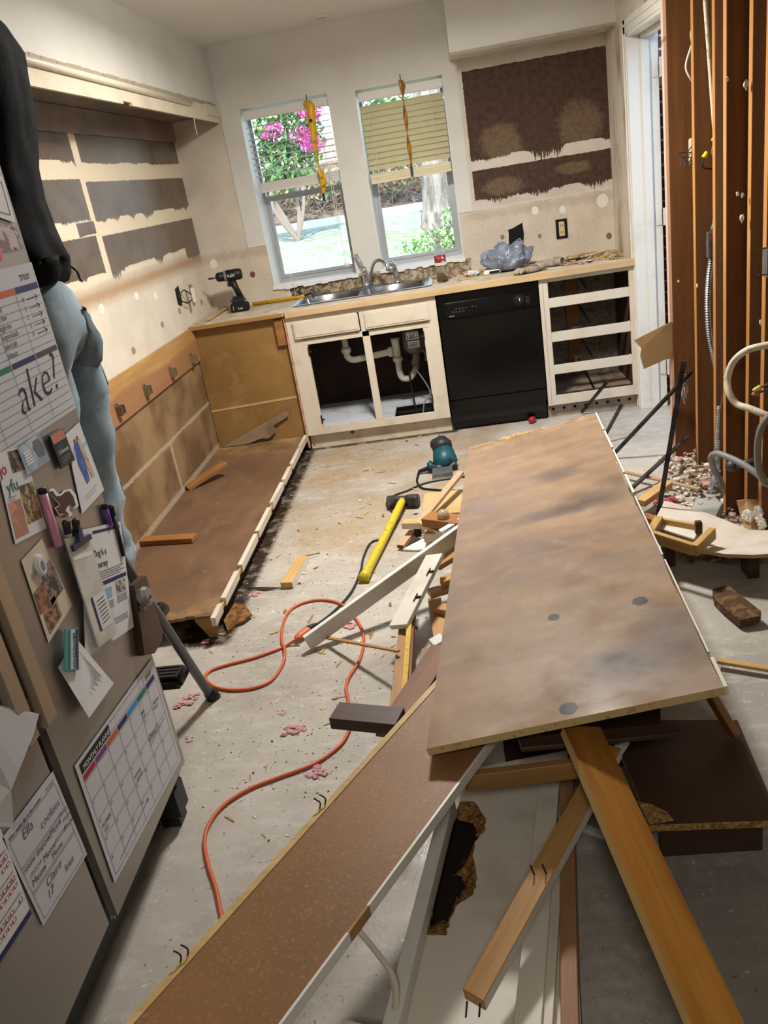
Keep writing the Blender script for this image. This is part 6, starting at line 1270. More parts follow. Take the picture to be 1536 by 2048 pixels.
bm = NB(); prism(bm, [(0.789, -4.128, 1.079), (0.789, -4.116, 1.078), (0.789, -4.109, 1.063), (0.789, -4.088, 1.055), (0.789, -4.067, 1.056), (0.789, -4.05, 1.051), (0.789, -4.041, 1.035), (0.789, -4.042, 1.014), (0.789, -4.055, 1.015), (0.789, -4.069, 1.028), (0.789, -4.091, 1.022), (0.789, -4.081, 1.008), (0.789, -4.09, 1.01), (0.789, -4.102, 1.021), (0.789, -4.117, 1.025), (0.789, -4.123, 1.041), (0.789, -4.1, 1.039), (0.789, -4.111, 1.055)], (0.001, 0, 0)); put('brown_figure', bm, mat('dark_brown_magnet', '#4a3026', 0.5), bh)

# family photo card with oval magnet
fc, f = sheet('family_card', 'cream card with three family photos below the pink marker', 'card', [(0.782, -4.293, 1.001), (0.782, -4.201, 1.006), (0.782, -4.174, 0.835), (0.782, -4.301, 0.818)], PAPERCREAM)
FAM = photo_mat('family_photo', '#5b4a34', '#b0836c', '#2a2a26', 55)
patch(fc, 'photo', f, 0.45, 0.95, 0.28, 0.72, photo_mat('couple_photo', '#3a3a3c', '#9c8478', '#6f7f94', 30)); patch(fc, 'photo', f, 0.02, 0.45, 0.40, 0.66, photo_mat('red_autumn_photo', '#6b4a34', '#a8745c', '#3a2c22')); patch(fc, 'photo', f, 0.10, 0.62, 0.66, 0.94, FAM)
txt(fc, f, 0.12, 0.27, 'Le Grand', 0.018, INKGREY, 'lettering', 0.3, sx=0.7)
bm = NB(); c = V((0.787, -4.242, 0.965)); 
for k in range(24): pass
lathe(bm, [(0, 0), (0.024, 0), (0.024, 0.006), (0.019, 0.009), (0, 0.009)], axisM((XF + 0.002, c.y, c.z), (0, 1, 0), (1, 0, 0)), 24)
for v in bm.verts: v.co.y = c.y + (v.co.y - c.y) * 0.72
om = put('oval_magnet', bm, mat('white_oval_magnet', '#d3d5d3', 0.3)); tag(om, 'white oval magnet with a dark print on the family card', 'magnet')
bm = NB(); lathe(bm, [(0, 0), (0.011, 0), (0.011, 0.0006), (0, 0.0006)], axisM((XF + 0.0112, c.y, c.z - 0.001), (0, 1, 0), (1, 0, 0)), 14)
for v in bm.verts: v.co.y = c.y + (v.co.y - c.y) * 0.6
put('dark_print', bm, INKGREY, om)

# flyer, sample bag and clip
fl, f = sheet('dog_flyer', 'white printed flyer about a dog with purple bars near the fridge edge', 'flyer', [(0.784, -4.048, 0.956), (0.784, -3.856, 0.893), (0.784, -3.952, 0.645), (0.784, -4.202, 0.715)], PAPER, lift=0.003)
patch(fl, 'purple_bar', f, 0.25, 0.95, 0.03, 0.055, INKNAVY); patch(fl, 'purple_bar', f, 0.38, 0.97, 0.47, 0.505, INKNAVY)
txt(fl, f, 0.20, 0.25, 'a Dog Is a', 0.024, INK, sx=0.78); txt(fl, f, 0.20, 0.35, 'ng Journey', 0.024, INK, sx=0.78)
lines(fl, 'small_print', f, [(0.25, 0.385 + k * 0.02, 0.95 - 0.1 * (k % 2), 0.385 + k * 0.02) for k in range(4)] + [(0.42, 0.66 + k * 0.018, 0.62, 0.66 + k * 0.018) for k in range(4)] + [(0.7, 0.65 + k * 0.018, 0.93, 0.65 + k * 0.018) for k in range(4)] + [(0.5, 0.83 + k * 0.02, 0.9, 0.83 + k * 0.02) for k in range(3)], INKGREY, 0.0016)
patch(fl, 'blue_icon', f, 0.42, 0.60, 0.54, 0.63, mat('light_blue_icon', '#8fb2d4', 0.7)); patch(fl, 'photo', f, 0.70, 0.92, 0.52, 0.63, photo_mat('small_dog_photo', '#6f665c', '#c4b8a8', '#3a352f', 60))
bm = NB()
for k in range(9): a = 0.30 + k * 0.022; prism(bm, [f(a, 0.90), f(a + 0.012, 0.90), f(a + 0.012, 0.945), f(a, 0.945)], (0.0002, 0, 0))
put('barcode', bm, INK, fl)
sb, f = sheet('sample_bag', 'clear white plastic bag with a test kit hanging from the navy clip', 'bag', [(0.788, -4.14, 0.976), (0.788, -4.044, 0.944), (0.788, -4.054, 0.69), (0.788, -4.153, 0.711)], mat('milky_plastic_bag', '#d3d0ca', 0.25, var=[('#b9b2a6', 10, 0.45, 0.65)]), 0.004, 0.006)
patch(sb, 'bag_seal', f, 0.05, 0.95, 0.16, 0.2, INKWHITE); patch(sb, 'kit_label', f, 0.30, 0.95, 0.56, 0.88, PAPER, 0.0006); patch(sb, 'kit_stripe', f, 0.26, 0.34, 0.56, 0.88, INKNAVY, 0.0009)
lines(sb, 'small_print', f, [(0.45, 0.62 + k * 0.035, 0.85, 0.60 + k * 0.035) for k in range(7)], INK, 0.0016, 0.0012)
cl = thing('bag_clip', 'navy spring clip with black ends holding the sample bag', 'clip', (0.79, -4.086, 0.942))
bm = NB(); prism(bm, [(0.792, -4.132, 0.955), (0.792, -4.044, 0.943), (0.792, -4.044, 0.931), (0.792, -4.132, 0.941)], (0.012, 0, 0)); put('jaw', bm, NAVYPL, cl)
bm = NB(); prism(bm, [(0.792, -4.108, 0.952), (0.792, -4.085, 0.948), (0.792, -4.081, 0.975), (0.792, -4.094, 0.979)], (0.016, 0, 0)); put('spring_body', bm, NAVYPL, cl)
for a, b in (((0.8, -4.121, 1.011), (0.8, -4.128, 0.981)), ((0.815, -4.109, 1.004), (0.8, -4.09, 0.971))): put('grip', tube(NB(), [a, V(a).lerp(V(b), 0.15), b], [0.006, 0.009, 0.008], 10), CHARPL, cl, smooth=True)

# city magnet and curled letter
cp_, f = sheet('curled_letter', 'curled white letter hanging crooked below the city magnet', 'paper', [(0.786, -4.306, 0.762), (0.786, -4.21, 0.772), (0.79, -4.132, 0.601), (0.8, -4.286, 0.619)], PAPER, lift=0.001)
lines(cp_, 'typed_lines', f, [(0.28 + 0.02 * k, 0.12, 0.30 + 0.022 * k, 0.78 - 0.04 * (k % 3)) for k in range(1, 26, 2)], INKGREY, 0.0014, 0.0012)
vm, f = magnet('city_magnet', 'upright teal and navy city name magnet', 'magnet', [(0.792, -4.252, 0.82), (0.792, -4.207, 0.796), (0.792, -4.258, 0.722), (0.792, -4.302, 0.75)], mat('teal_grey_magnet', '#5a9a98', 0.35), 0.005, 0.002)
patch(vm, 'white_band', f, 0.36, 0.72, 0.03, 0.97, mat('pale_band', '#c4ccd2', 0.4)); patch(vm, 'navy_band', f, 0.74, 0.95, 0.03, 0.97, mat('navy_water', '#23264a', 0.4, var=[('#4c4f86', 40, 0.55, 0.62)])); patch(vm, 'skyline', f, 0.14, 0.28, 0.05, 0.97, INKTEAL)
a, b = f(0.70, 0.95, 0.001), f(0.70, 0.05, 0.001); d = (b - a).normalized(); n = V((0, -d.z, d.y)); nn_ = (f(0.36, 0.95, 0.001) - a).normalized()
text('lettering', 'VANCOUVER', a, d, nn_, 0.0125, INKBLACK, vm, 'LEFT', 0, 0.0002)

# bottle opener block
bo = thing('bottle_opener', 'dark wood bottle opener block with metal cap lifter at the fridge edge', 'bottle opener', (0.79, -3.958, 0.566))
bm = NB(); prism(bm, [(0.782, -3.909, 0.739), (0.782, -3.831, 0.727), (0.782, -3.832, 0.556), (0.782, -3.853, 0.541), (0.782, -3.913, 0.541), (0.782, -3.966, 0.569)], (0.018, 0, 0)); put('wood_block', bm, mat('walnut_block', '#4d2f1f', 0.45, var=[('#38210f', 8, 0.42, 0.65, (3, 3, 0.6))]), bo)
bm = NB(); p = V((0.8, -3.904, 0.698)); lathe(bm, [(0.014, 0), (0.024, 0.006), (0.026, 0.02), (0.02, 0.03), (0.012, 0.03)], axisM(p, (0, 1, 0), (1, 0, 0.25)), 16); bx(bm, p.x - 0.002, p.x + 0.012, p.y - 0.018, p.y + 0.018, p.z - 0.03, p.z - 0.012, 0.003); lf = put('cap_lifter', bm, mat('pewter', '#8f8d88', 0.4, 0.6), bo)
text('lettering', 'OTE', p + V((0.031, -0.017, -0.003)), (0, 1, 0.15), (0, -0.15, 1), 0.011, INK, lf)

# monthly planner, cookie board, schedule, loose sheet
mp_, f = sheet('monthly_planner', 'white monthly planner calendar with coloured weekday bar on the lower fridge door', 'calendar', [(0.782, -4.362, 0.557), (0.782, -3.901, 0.521), (0.782, -3.916, 0.201), (0.782, -4.375, 0.243)], BOARDWHITE)
patch(mp_, 'title_block', f, 0.03, 0.36, 0.025, 0.105, INKBLACK); txt(mp_, f, 0.055, 0.092, 'MONTHLY PLANNER', 0.0165, INKWHITE, sx=0.95)
for k, m in enumerate((INKRED, INKPURPLE, INKORANGE, INKNAVY, INKSKY, INKTEAL, INKNAVY)): patch(mp_, 'weekday_bar', f, 0.03 + k * 0.134, 0.155 + k * 0.134, 0.118, 0.16, m)
lines(mp_, 'grid_lines', f, [(0.03, 0.17 + k * 0.158, 0.97, 0.17 + k * 0.158) for k in range(6)] + [(0.03 + k * 0.1345, 0.12, 0.03 + k * 0.1345, 0.96) for k in range(8)], INKGREY, 0.0009)
lines(mp_, 'title_box', f, [(0.38, 0.03, 0.82, 0.03), (0.82, 0.03, 0.82, 0.10), (0.82, 0.10, 0.38, 0.10)], INKGREY)
txt(mp_, f, 0.85, 0.095, "'STYLIO'", 0.016, INK, sx=0.7)
n = 1
for r_ in range(5):
    for c_ in range(7):
        if r_ * 7 + c_ < 3 or n > 31: continue
        txt(mp_, f, 0.036 + c_ * 0.1345, 0.205 + r_ * 0.158, str(n), 0.010, INKRED if c_ in (0,) else INKGREY, 'date'); n += 1
for s, t, w in ((0.045, 0.58, 'MOTHERS'), (0.055, 0.625, 'DAY'), (0.70, 0.28, 'BBQ'), (0.70, 0.315, '5 pm'), (0.44, 0.60, 'swimming'), (0.46, 0.645, '@ 5:30'), (0.86, 0.33, 'Mommy'), (0.86, 0.37, 'lunch')): txt(mp_, f, s, t, w, 0.014, INK, 'handwriting', 0.2, sx=0.75)
txt(mp_, f, 0.69, 0.53, 'Olive!', 0.026, INK, 'handwriting', 0.35); lines(mp_, 'underline', f, [(0.70, 0.56, 0.94, 0.52), (0.10, 0.92, 0.52, 0.86), (0.52, 0.86, 0.49, 0.85), (0.52, 0.86, 0.50, 0.885)], INK, 0.0012)
ck, f = sheet('message_board', 'white message board with cookie notes on the lower left fridge door', 'message board', [(0.782, -4.624, 0.62), (0.782, -4.433, 0.604), (0.782, -4.427, 0.382), (0.782, -4.617, 0.4)], BOARDWHITE)
lines(ck, 'ruled_lines', f, [(0.05, 0.10, 0.95, 0.10), (0.95, 0.10, 0.95, 0.96), (0.95, 0.96, 0.05, 0.96), (0.05, 0.96, 0.05, 0.10), (0.05, 0.38, 0.95, 0.38), (0.05, 0.40, 0.95, 0.40), (0.05, 0.66, 0.95, 0.66), (0.05, 0.68, 0.95, 0.68)], INKGREY)
txt(ck, f, 0.05, 0.085, 'Who wants dip in the cookie', 0.010, INK, shear=0.2); txt(ck, f, 0.78, 0.085, "'STYLIO'", 0.009, INKGREY)
for s, t, w, m, z in ((0.22, 0.21, 'Ella', INKBLUE, 0.028), (0.50, 0.31, 'cookies', INKBLUE, 0.025), (0.06, 0.45, 'meow', INKNAVY, 0.016), (0.30, 0.46, 'meow', INK, 0.021), (0.58, 0.46, 'Meow', INKNAVY, 0.018), (0.80, 0.42, 'Meow', INKGREY, 0.014), (0.84, 0.49, 'Meow', INKRED, 0.012), (0.10, 0.54, 'meow', INKGREY, 0.018), (0.35, 0.57, 'Meow', INK, 0.019), (0.60, 0.56, 'meow', INKGREY, 0.019), (0.80, 0.57, 'Meow', INKNAVY, 0.016), (0.08, 0.63, 'Meow', INK, 0.021), (0.48, 0.64, 'Meow', INK, 0.017), (0.25, 0.78, 'Claire', INK, 0.025), (0.20, 0.88, '17', INK, 0.024), (0.58, 0.88, 'kies', INK, 0.023)):
    txt(ck, f, s, t, w, z, m, 'handwriting', 0.2)
sc, f = sheet('printed_schedule', 'printed schedule with red squares and navy foot bar at the lower left corner', 'schedule', [(0.782, -4.766, 0.643), (0.782, -4.619, 0.637), (0.782, -4.632, 0.448), (0.782, -4.799, 0.465)], PAPER)
patch(sc, 'foot_bar', f, 0.0, 1.0, 0.94, 1.0, INKNAVY)
bm = NB(); b2 = NB()
for r_ in range(9):
    for c_ in range(9):
        if (r_ in (3, 6) and c_ < 9) or R.random() < 0.12: continue
        s, t_ = 0.12 + c_ * 0.095, 0.16 + r_ * 0.083; prism(bm, [f(s, t_), f(s + 0.07, t_), f(s + 0.07, t_ + 0.035), f(s, t_ + 0.035)], (0.0002, 0, 0)); prism(b2, [f(s + 0.015, t_ + 0.006, 0.0008), f(s + 0.055, t_ + 0.006, 0.0008), f(s + 0.055, t_ + 0.028, 0.0008), f(s + 0.015, t_ + 0.028, 0.0008)], (0.0002, 0, 0))
put('red_squares', bm, INKRED, sc); put('white_numbers', b2, INKWHITE, sc)
lines(sc, 'small_print', f, [(0.15, 0.20 + 0.083 * k, 0.95, 0.20 + 0.083 * k) for k in (0, 1, 3, 4, 6, 7)], INKGREY, 0.002)
bm = NB(); pts = [(0.8, -4.59, 0.881), (0.8, -4.524, 0.828), (0.815, -4.455, 0.755), (0.82, -4.499, 0.741), (0.825, -4.574, 0.724), (0.825, -4.611, 0.712), (0.825, -4.639, 0.655), (0.815, -4.694, 0.715)]; prism(bm, pts, (0.0006, 0, 0)); tag(put('loose_sheet', bm, mat('grey_white_sheet', '#b9b8ba', 0.6)), 'large loose white sheet curling off the left fridge door below the handle', 'paper')

# ---------------------------------------------------------------- step stool and the person standing on it
st = thing('step_stool', 'grey folding step stool with black treads half hidden behind the fridge', 'step stool', (0.46, -3.6, 0.0))
STM = mat('grey_stool_tube', '#5d5f62', 0.4, 0.3)
for x in (0.67, 0.25):
    put('front_leg', tube(NB(), [(x, -3.352, 0.02), (x, -3.604, 0.559), (x, -3.79, 0.95)], 0.0155, 10), STM, st, smooth=True)
    put('rubber_foot', tube(NB(), [(x + 0.002, -3.338, 0.0), (x + 0.002, -3.342, 0.012), (x, -3.362, 0.05)], [0.027, 0.024, 0.018], 12), BLACKPL, st, smooth=True)
    put('rear_leg', tube(NB(), [(x - 0.02, -3.872, 0.0), (x - 0.02, -3.76, 0.60)], 0.0135, 10), STM, st, smooth=True)
bm = NB(); tube(bm, [(0.67, -3.79, 0.95), (0.25, -3.79, 0.95)], 0.0155, 10); put('top_bar', bm, STM, st)
for z, y0, y1 in ((0.20, -3.51, -3.412), (0.443, -3.70, -3.42)):
    bm = NB(); bx(bm, 0.268, 0.652, y0, y1, z - 0.045, z, 0.012); tr = put('tread', bm, BLACKPL, st)
    bm = NB()
    for k in range(4): bx(bm, 0.29, 0.63, y0 + 0.015 + k * (y1 - y0 - 0.04) / 3, y0 + 0.025 + k * (y1 - y0 - 0.04) / 3, z, z + 0.003)
    put('grip_ribs', bm, CHARPL, tr)

def skin(name, nodes, edges, m, parent, root=0, sub=2):
    """continuous surface grown round a skeleton; nodes = [(x,y,z, rx, ry)]"""
    me = bpy.data.meshes.new('skeleton'); me.from_pydata([n_[:3] for n_ in nodes], edges, [])
    ob = bpy.data.objects.new('tmp', me); COL.objects.link(ob)
    md = ob.modifiers.new('s', 'SKIN'); md.use_smooth_shade = True; md.branch_smoothing = 0.4
    if not me.skin_vertices: me.attributes.new  # layer is created with the modifier
    lay = me.skin_vertices[0].data if me.skin_vertices else None
    for i, n_ in enumerate(nodes):
        lay[i].radius = (n_[3], n_[4]); lay[i].use_root = (i == root)
    sd = ob.modifiers.new('d', 'SUBSURF'); sd.levels = sub; sd.render_levels = sub
    dg = bpy.context.evaluated_depsgraph_get(); dg.update()
    m2 = bpy.data.meshes.new_from_object(ob.evaluated_get(dg)); m2.name = name
    bpy.data.objects.remove(ob); bpy.data.meshes.remove(me)
    m2.materials.clear(); m2.materials.append(m)
    for p in m2.polygons: p.use_smooth = True
    o2 = bpy.data.objects.new(name, m2); COL.objects.link(o2)
    if parent is not None: o2.parent = parent; o2.matrix_basis = parent_world(parent).inverted()
    return o2
pr = thing('person', 'person in black hoodie and light jeans standing on the stool behind the fridge', 'person', (0.46, -3.5, 0.443))
PYc = -3.50
def side(s): return PYc + s
nodes = [(0.53, PYc, 1.36, 0.10, 0.13), (0.525, PYc, 1.52, 0.085, 0.125), (0.52, PYc, 1.75, 0.095, 0.14), (0.52, PYc, 1.92, 0.095, 0.15), (0.50, PYc, 2.10, 0.055, 0.055), (0.49, PYc, 2.16, 0.055, 0.055), (0.475, PYc, 2.27, 0.085, 0.075), (0.475, PYc, 2.35, 0.075, 0.07)]
ed = [(i, i + 1) for i in range(7)]
nodes += [(0.405, PYc, 2.24, 0.02, 0.016)]; ed.append((6, 8))                      # nose side of the face
for s in (-1, 1):
    b0 = len(nodes); nodes += [(0.49, PYc + s * 0.18, 1.95, 0.055, 0.055), (0.34, PYc + s * 0.22, 1.88, 0.045, 0.045), (0.20, PYc + s * 0.18, 2.0, 0.036, 0.036), (0.155, PYc + s * 0.17, 2.03, 0.026, 0.032), (0.11, PYc + s * 0.17, 2.05, 0.018, 0.036)]
    ed += [(3, b0), (b0, b0 + 1), (b0 + 1, b0 + 2), (b0 + 2, b0 + 3), (b0 + 3, b0 + 4)]
    for k in range(4):
        q = len(nodes); y = PYc + s * (0.17 + (-0.028 + 0.019 * k)); L = (0.068, 0.08, 0.075, 0.058)[k]
        nodes += [(0.10, y, 2.055, 0.009, 0.009), (0.10 - L * 0.5, y, 2.075, 0.0085, 0.0085), (0.10 - L * 0.85, y, 2.068, 0.0075, 0.0075)]; ed += [(b0 + 4, q), (q, q + 1), (q + 1, q + 2)]
    q = len(nodes); nodes += [(0.125, PYc + s * 0.125, 2.045, 0.011, 0.011), (0.09, PYc + s * 0.105, 2.055, 0.009, 0.009)]; ed += [(b0 + 3, q), (q, q + 1)]
    h0_ = len(nodes); nodes += [(0.535, PYc + s * 0.10, 1.26, 0.085, 0.085), (0.515, PYc + s * 0.105, 0.92, 0.058, 0.058), (0.49, PYc + s * 0.105, 0.56, 0.042, 0.042), (0.48, PYc + s * 0.105, 0.50, 0.035, 0.035), (0.42, PYc + s * 0.108, 0.475, 0.028, 0.036), (0.37, PYc + s * 0.11, 0.465, 0.018, 0.036)]
    ed += [(0, h0_)] + [(h0_ + i, h0_ + i + 1) for i in range(5)]
skin('body', nodes, ed, SKIN, pr)
# black hoodie, baggy at the waist: one lofted shell with an open hem, sleeves grown from the shoulders
prof = [(1.425, 0.518, 0.128, 0.168), (1.445, 0.522, 0.138, 0.176), (1.48, 0.526, 0.143, 0.180), (1.53, 0.526, 0.139, 0.178), (1.59, 0.520, 0.131, 0.172), (1.66, 0.516, 0.130, 0.170), (1.74, 0.522, 0.138, 0.176), (1.84, 0.535, 0.148, 0.186), (1.93, 0.545, 0.156, 0.190), (2.0, 0.55, 0.152, 0.184), (2.055, 0.552, 0.132, 0.160), (2.10, 0.55, 0.10, 0.115), (2.14, 0.55, 0.075, 0.082), (2.165, 0.55, 0.06, 0.066)]
bm = NB(); rows = []
zs_ = []
for i_ in range(len(prof) - 1):
    for k in range(4): a_, b_ = prof[i_], prof[i_ + 1]; u_ = k / 4; zs_.append(tuple(a_[m_] * (1 - u_) + b_[m_] * u_ for m_ in range(4)))
zs_.append(prof[-1]); NS = 64
for z, cx, rx, ry in zs_:
    row = []
    for k in range(NS):
        a_ = 2 * math.pi * k / NS; ca, sa = math.cos(a_), math.sin(a_)
        fold = 0.013 * mnoise.noise(V((ca * 1.6, sa * 1.6, z * 7 + a_ * 0.9))) + 0.007 * mnoise.noise(V((ca * 3.5, sa * 3.5, z * 15 - ca * 3)))
        q_ = 1.0 if z < 1.95 else max(0.3, 1 - (z - 1.95) * 4)
        tilt = 0.03 * ca if z < 1.5 else 0.0
        row.append(bm.verts.new((cx + (rx + fold * q_) * ca, PYc + (ry + fold * q_) * sa, z + tilt)))
    rows.append(row)
for i_ in range(len(rows) - 1):
    for k in range(NS): bm.faces.new([rows[i_][k], rows[i_][(k + 1) % NS], rows[i_ + 1][(k + 1) % NS], rows[i_ + 1][k]])
inner = [bm.verts.new(v.co + V((0.52 - v.co.x, PYc - v.co.y, 0)) * 0.12 + V((0, 0, 0.012))) for v in rows[0]]
for k in range(NS): bm.faces.new([rows[0][(k + 1) % NS], rows[0][k], inner[k], inner[(k + 1) % NS]])
put('hoodie', bm, HOODIE, pr, smooth=True)
for s in (-1, 1):
    skin('sleeve', [(0.53, PYc + s * 0.14, 1.98, 0.085, 0.085), (0.48, PYc + s * 0.185, 1.96, 0.08, 0.08), (0.34, PYc + s * 0.225, 1.88, 0.066, 0.066), (0.22, PYc + s * 0.185, 1.98, 0.05, 0.05)], [(0, 1), (1, 2), (2, 3)], HOODIE, pr, 0)
put('drawstring', tube(NB(), spline([(0.62, -3.36, 1.485), (0.637, -3.36, 1.468), (0.640, -3.36, 1.448), (0.645, -3.36, 1.438)]), 0.0035, 6), BLACKPL, pr)
jn = [(0.54, PYc, 1.36, 0.118, 0.16), (0.53, PYc, 1.49, 0.104, 0.15)]
je = [(0, 1)]
for s in (-1, 1):
    b0 = len(jn); jn += [(0.565, PYc + s * 0.085, 1.31, 0.115, 0.115), (0.545, PYc + s * 0.10, 1.16, 0.10, 0.105), (0.52, PYc + s * 0.105, 0.93, 0.087, 0.09), (0.50, PYc + s * 0.105, 0.70, 0.078, 0.082), (0.48, PYc + s * 0.105, 0.54, 0.074, 0.078), (0.475, PYc + s * 0.105, 0.485, 0.075, 0.08)]
    je += [(0, b0)] + [(b0 + i, b0 + i + 1) for i in range(5)]
jo = skin('jeans', jn, je, DENIM, pr)
for v in jo.data.vertices:
    c = v.co; n_ = mnoise.noise(V((c.x * 9, c.y * 9 + c.z * 4, c.z * 11))) * 0.020 + mnoise.noise(V((c.x * 20, c.y * 20 - c.z * 14, c.z * 26))) * 0.010
    v.co = c + v.normal * n_
from mathutils.bvhtree import BVHTree
bvh = BVHTree.FromPolygons([v.co.copy() for v in jo.data.vertices], [tuple(p.vertices) for p in jo.data.polygons])
def onjeans(y, z, off):
    h = bvh.ray_cast(V((1.2, y, z)), V((-1, 0, 0)))
    h = h if h[0] is not None else bvh.find_nearest(V((0.66, y, z)))
    return h[0] + h[1] * off
bm = NB(); G = [[None] * 7 for _ in range(7)]
for a in range(7):
    for b in range(7):
        s_, q_ = a / 6, b / 6; y = -3.475 + 0.10 * s_; z = 1.375 - q_ * (0.15 + 0.02 * (1 - abs(2 * s_ - 1)))
        G[a][b] = bm.verts.new(onjeans(y, z, 0.004))
for a in range(6):
    for b in range(6): bm.faces.new([G[a][b], G[a+1][b], G[a+1][b+1], G[a][b+1]])
bmesh.ops.solidify(bm, geom=bm.faces[:], thickness=0.003); put('back_pocket', bm, DENIM, jo, smooth=True)
put('seam', tube(NB(), [onjeans(-3.36 + 0.002 * k, 1.42 - 0.035 * k, 0.003) for k in range(20)], 0.0028, 6), mat('denim_seam', '#5d7890', 0.9), jo)
put('rivet', tube(NB(), [onjeans(-3.47, 1.37, 0.006), onjeans(-3.47, 1.37, 0.013)], 0.005, 8), RUST, jo)
skin('hair', [(0.525, PYc, 2.19, 0.045, 0.06), (0.51, PYc, 2.29, 0.075, 0.082), (0.485, PYc, 2.375, 0.072, 0.078), (0.435, PYc, 2.37, 0.045, 0.065)], [(0, 1), (1, 2), (2, 3)], HAIR, pr, 1)
for s in (-1, 1): skin('shoe', [(0.50, PYc + s * 0.105, 0.483, 0.036, 0.04), (0.45, PYc + s * 0.107, 0.478, 0.033, 0.042), (0.385, PYc + s * 0.11, 0.468, 0.024, 0.044), (0.345, PYc + s * 0.11, 0.463, 0.018, 0.035)], [(0, 1), (1, 2), (2, 3)], BLACKPL, pr, 0)

# ---------------------------------------------------------------- open stud wall on the right
SL = ['wide bare wall stud right beside the doorway, with a torn paper flap', 'wall stud second from the doorway, behind the ribbed metal conduit', 'wall stud third from the doorway, with yellow wire connectors', 'wall stud fourth from the doorway, behind the big cream cable loop', 'wall stud fifth from the doorway, with torn brown paper at its foot', 'wall stud nearest the camera at the right photo edge']
for k, (x, y) in enumerate(((2.70, -1.577), (2.765, -1.747), (2.805, -1.90), (2.715, -2.335), (2.782, -2.40), (2.762, -2.62))):
    w = 0.14
    pk('wall_stud', SL[k], 'wall stud', (x + w / 2, y, 0.0), (x + w / 2, y, H), w, 0.038, [STUDM, STUDEDGE], up=(0, -1, 0), caps=(0, 0, 0, 0, 1, 0), group='exposed wall studs')
bm = NB(); bx(bm, 2.687, 2.70, -1.576, -1.54, 0, H)
put_o = put('drywall_edge', bm, mat('pinkish_drywall_edge', '#d3ab94', 0.9, var=[('#a8545a', 3, 0.60, 0.63, (1, 1, 1.5))])); tag(put_o, 'thin cut edge of pinkish drywall along the first stud', 'drywall edge')
flap = [(2.508, -1.6, 0.652), (2.693, -1.58, 0.714), (2.694, -1.58, 0.543), (2.632, -1.585, 0.523), (2.55, -1.6, 0.503), (2.534, -1.6, 0.571), (2.542, -1.6, 0.607)]
bm = NB(); prism(bm, flap, (0, 0.004, 0)); tag(put('drywall_flap', bm, DRYWALLPAPER), 'torn brown drywall flap sticking out left of the first stud', 'drywall scrap')
def flex(pts, r):
    sp = spline(pts, 22); rr = [r * (1.0 if i % 2 else 0.78) for i in range(len(sp))]; return tube(NB(), sp, rr, 10)
o = thing('metal_conduit', 'ribbed metal conduit with small box running down the second stud', 'conduit', (2.81, -1.8, 0.832))
put('ribbed_tube', flex([(2.816, -1.805, 1.025), (2.801, -1.81, 0.924), (2.796, -1.81, 0.813), (2.802, -1.81, 0.687), (2.821, -1.81, 0.58), (2.838, -1.8, 0.516)], 0.014), GALV, o)
put('upper_ribbed_tube', flex([(2.82, -1.8, 1.129), (2.829, -1.8, 1.159), (2.835, -1.8, 1.187)], 0.011), GALV, o)
bm = NB(); p = V((2.815, -1.795, 1.074)); bx(bm, p.x - 0.017, p.x + 0.013, p.y - 0.03, p.y + 0.01, p.z - 0.055, p.z + 0.055, 0.003); bxo = put('conduit_box', bm, GALV, o)
bm = NB(); bx(bm, p.x - 0.008, p.x + 0.006, p.y - 0.032, p.y - 0.03, p.z + 0.02, p.z + 0.045); put('red_terminal', bm, INKRED, bxo)
tag(put('white_cable', tube(NB(), spline([(2.795, -1.8, 2.122), (2.798, -1.8, 2.019), (2.812, -1.8, 1.821), (2.825, -1.8, 1.634), (2.834, -1.8, 1.517)]), 0.0085, 8), CREAMCABLE, smooth=True), 'dirty white cable running down between the second and third studs', 'cable')
tag(put('white_cable', tube(NB(), spline([(2.811, -1.64, 1.973), (2.785, -1.65, 1.932), (2.789, -1.65, 1.887), (2.811, -1.64, 1.854), (2.822, -1.64, 1.841)]), 0.005, 8), CREAMCABLE, smooth=True), 'short white cable loop high on the first stud', 'cable')
tag(put('white_cable', tube(NB(), spline([(2.805, -1.66, 1.92), (2.777, -1.67, 1.87), (2.755, -1.67, 1.803), (2.771, -1.67, 1.757), (2.804, -1.66, 1.714)]), 0.005, 8), CREAMCABLE, smooth=True), 'longer white cable loop below the short one on the first stud', 'cable')
YN = mat('yellow_wire_nut', '#e3d61c', 0.4)
for a, b, lab in (((2.834, -1.815, 1.52), (2.824, -1.815, 1.495), 'upper yellow wire connector by the third stud'), ((2.839, -1.82, 1.492), (2.83, -1.82, 1.472), 'middle yellow wire connector by the third stud'), ((2.796, -1.82, 1.458), (2.783, -1.82, 1.437), 'lowest yellow wire connector on a bent black wire')):
    o = thing('wire_connector', lab, 'wire connector', b, 'yellow wire connectors on the studs'); put('cone', tube(NB(), [a, V(a).lerp(V(b), 0.3), b], [0.007, 0.009, 0.0115], 10), YN, o, smooth=True)
tag(put('black_wire', tube(NB(), spline([(2.785, -1.82, 1.442), (2.775, -1.82, 1.409), (2.787, -1.82, 1.393), (2.843, -1.81, 1.382)]), 0.0035, 6), BLACKPL, smooth=True), 'thin dark wire bent towards the third stud', 'wire')
tag(put('copper_wire', tube(NB(), spline([(2.826, -1.815, 1.493), (2.816, -1.82, 1.451), (2.832, -1.82, 1.415), (2.842, -1.815, 1.422), (2.83, -1.82, 1.469)]), 0.003, 6), mat('reddish_wire', '#9a5a44', 0.5), smooth=True), 'thin reddish wires looping under the connectors', 'wire')
o = thing('switch_box', 'open white electrical box with tangled wires on the first stud', 'electrical box', (2.795, -1.63, 1.468))
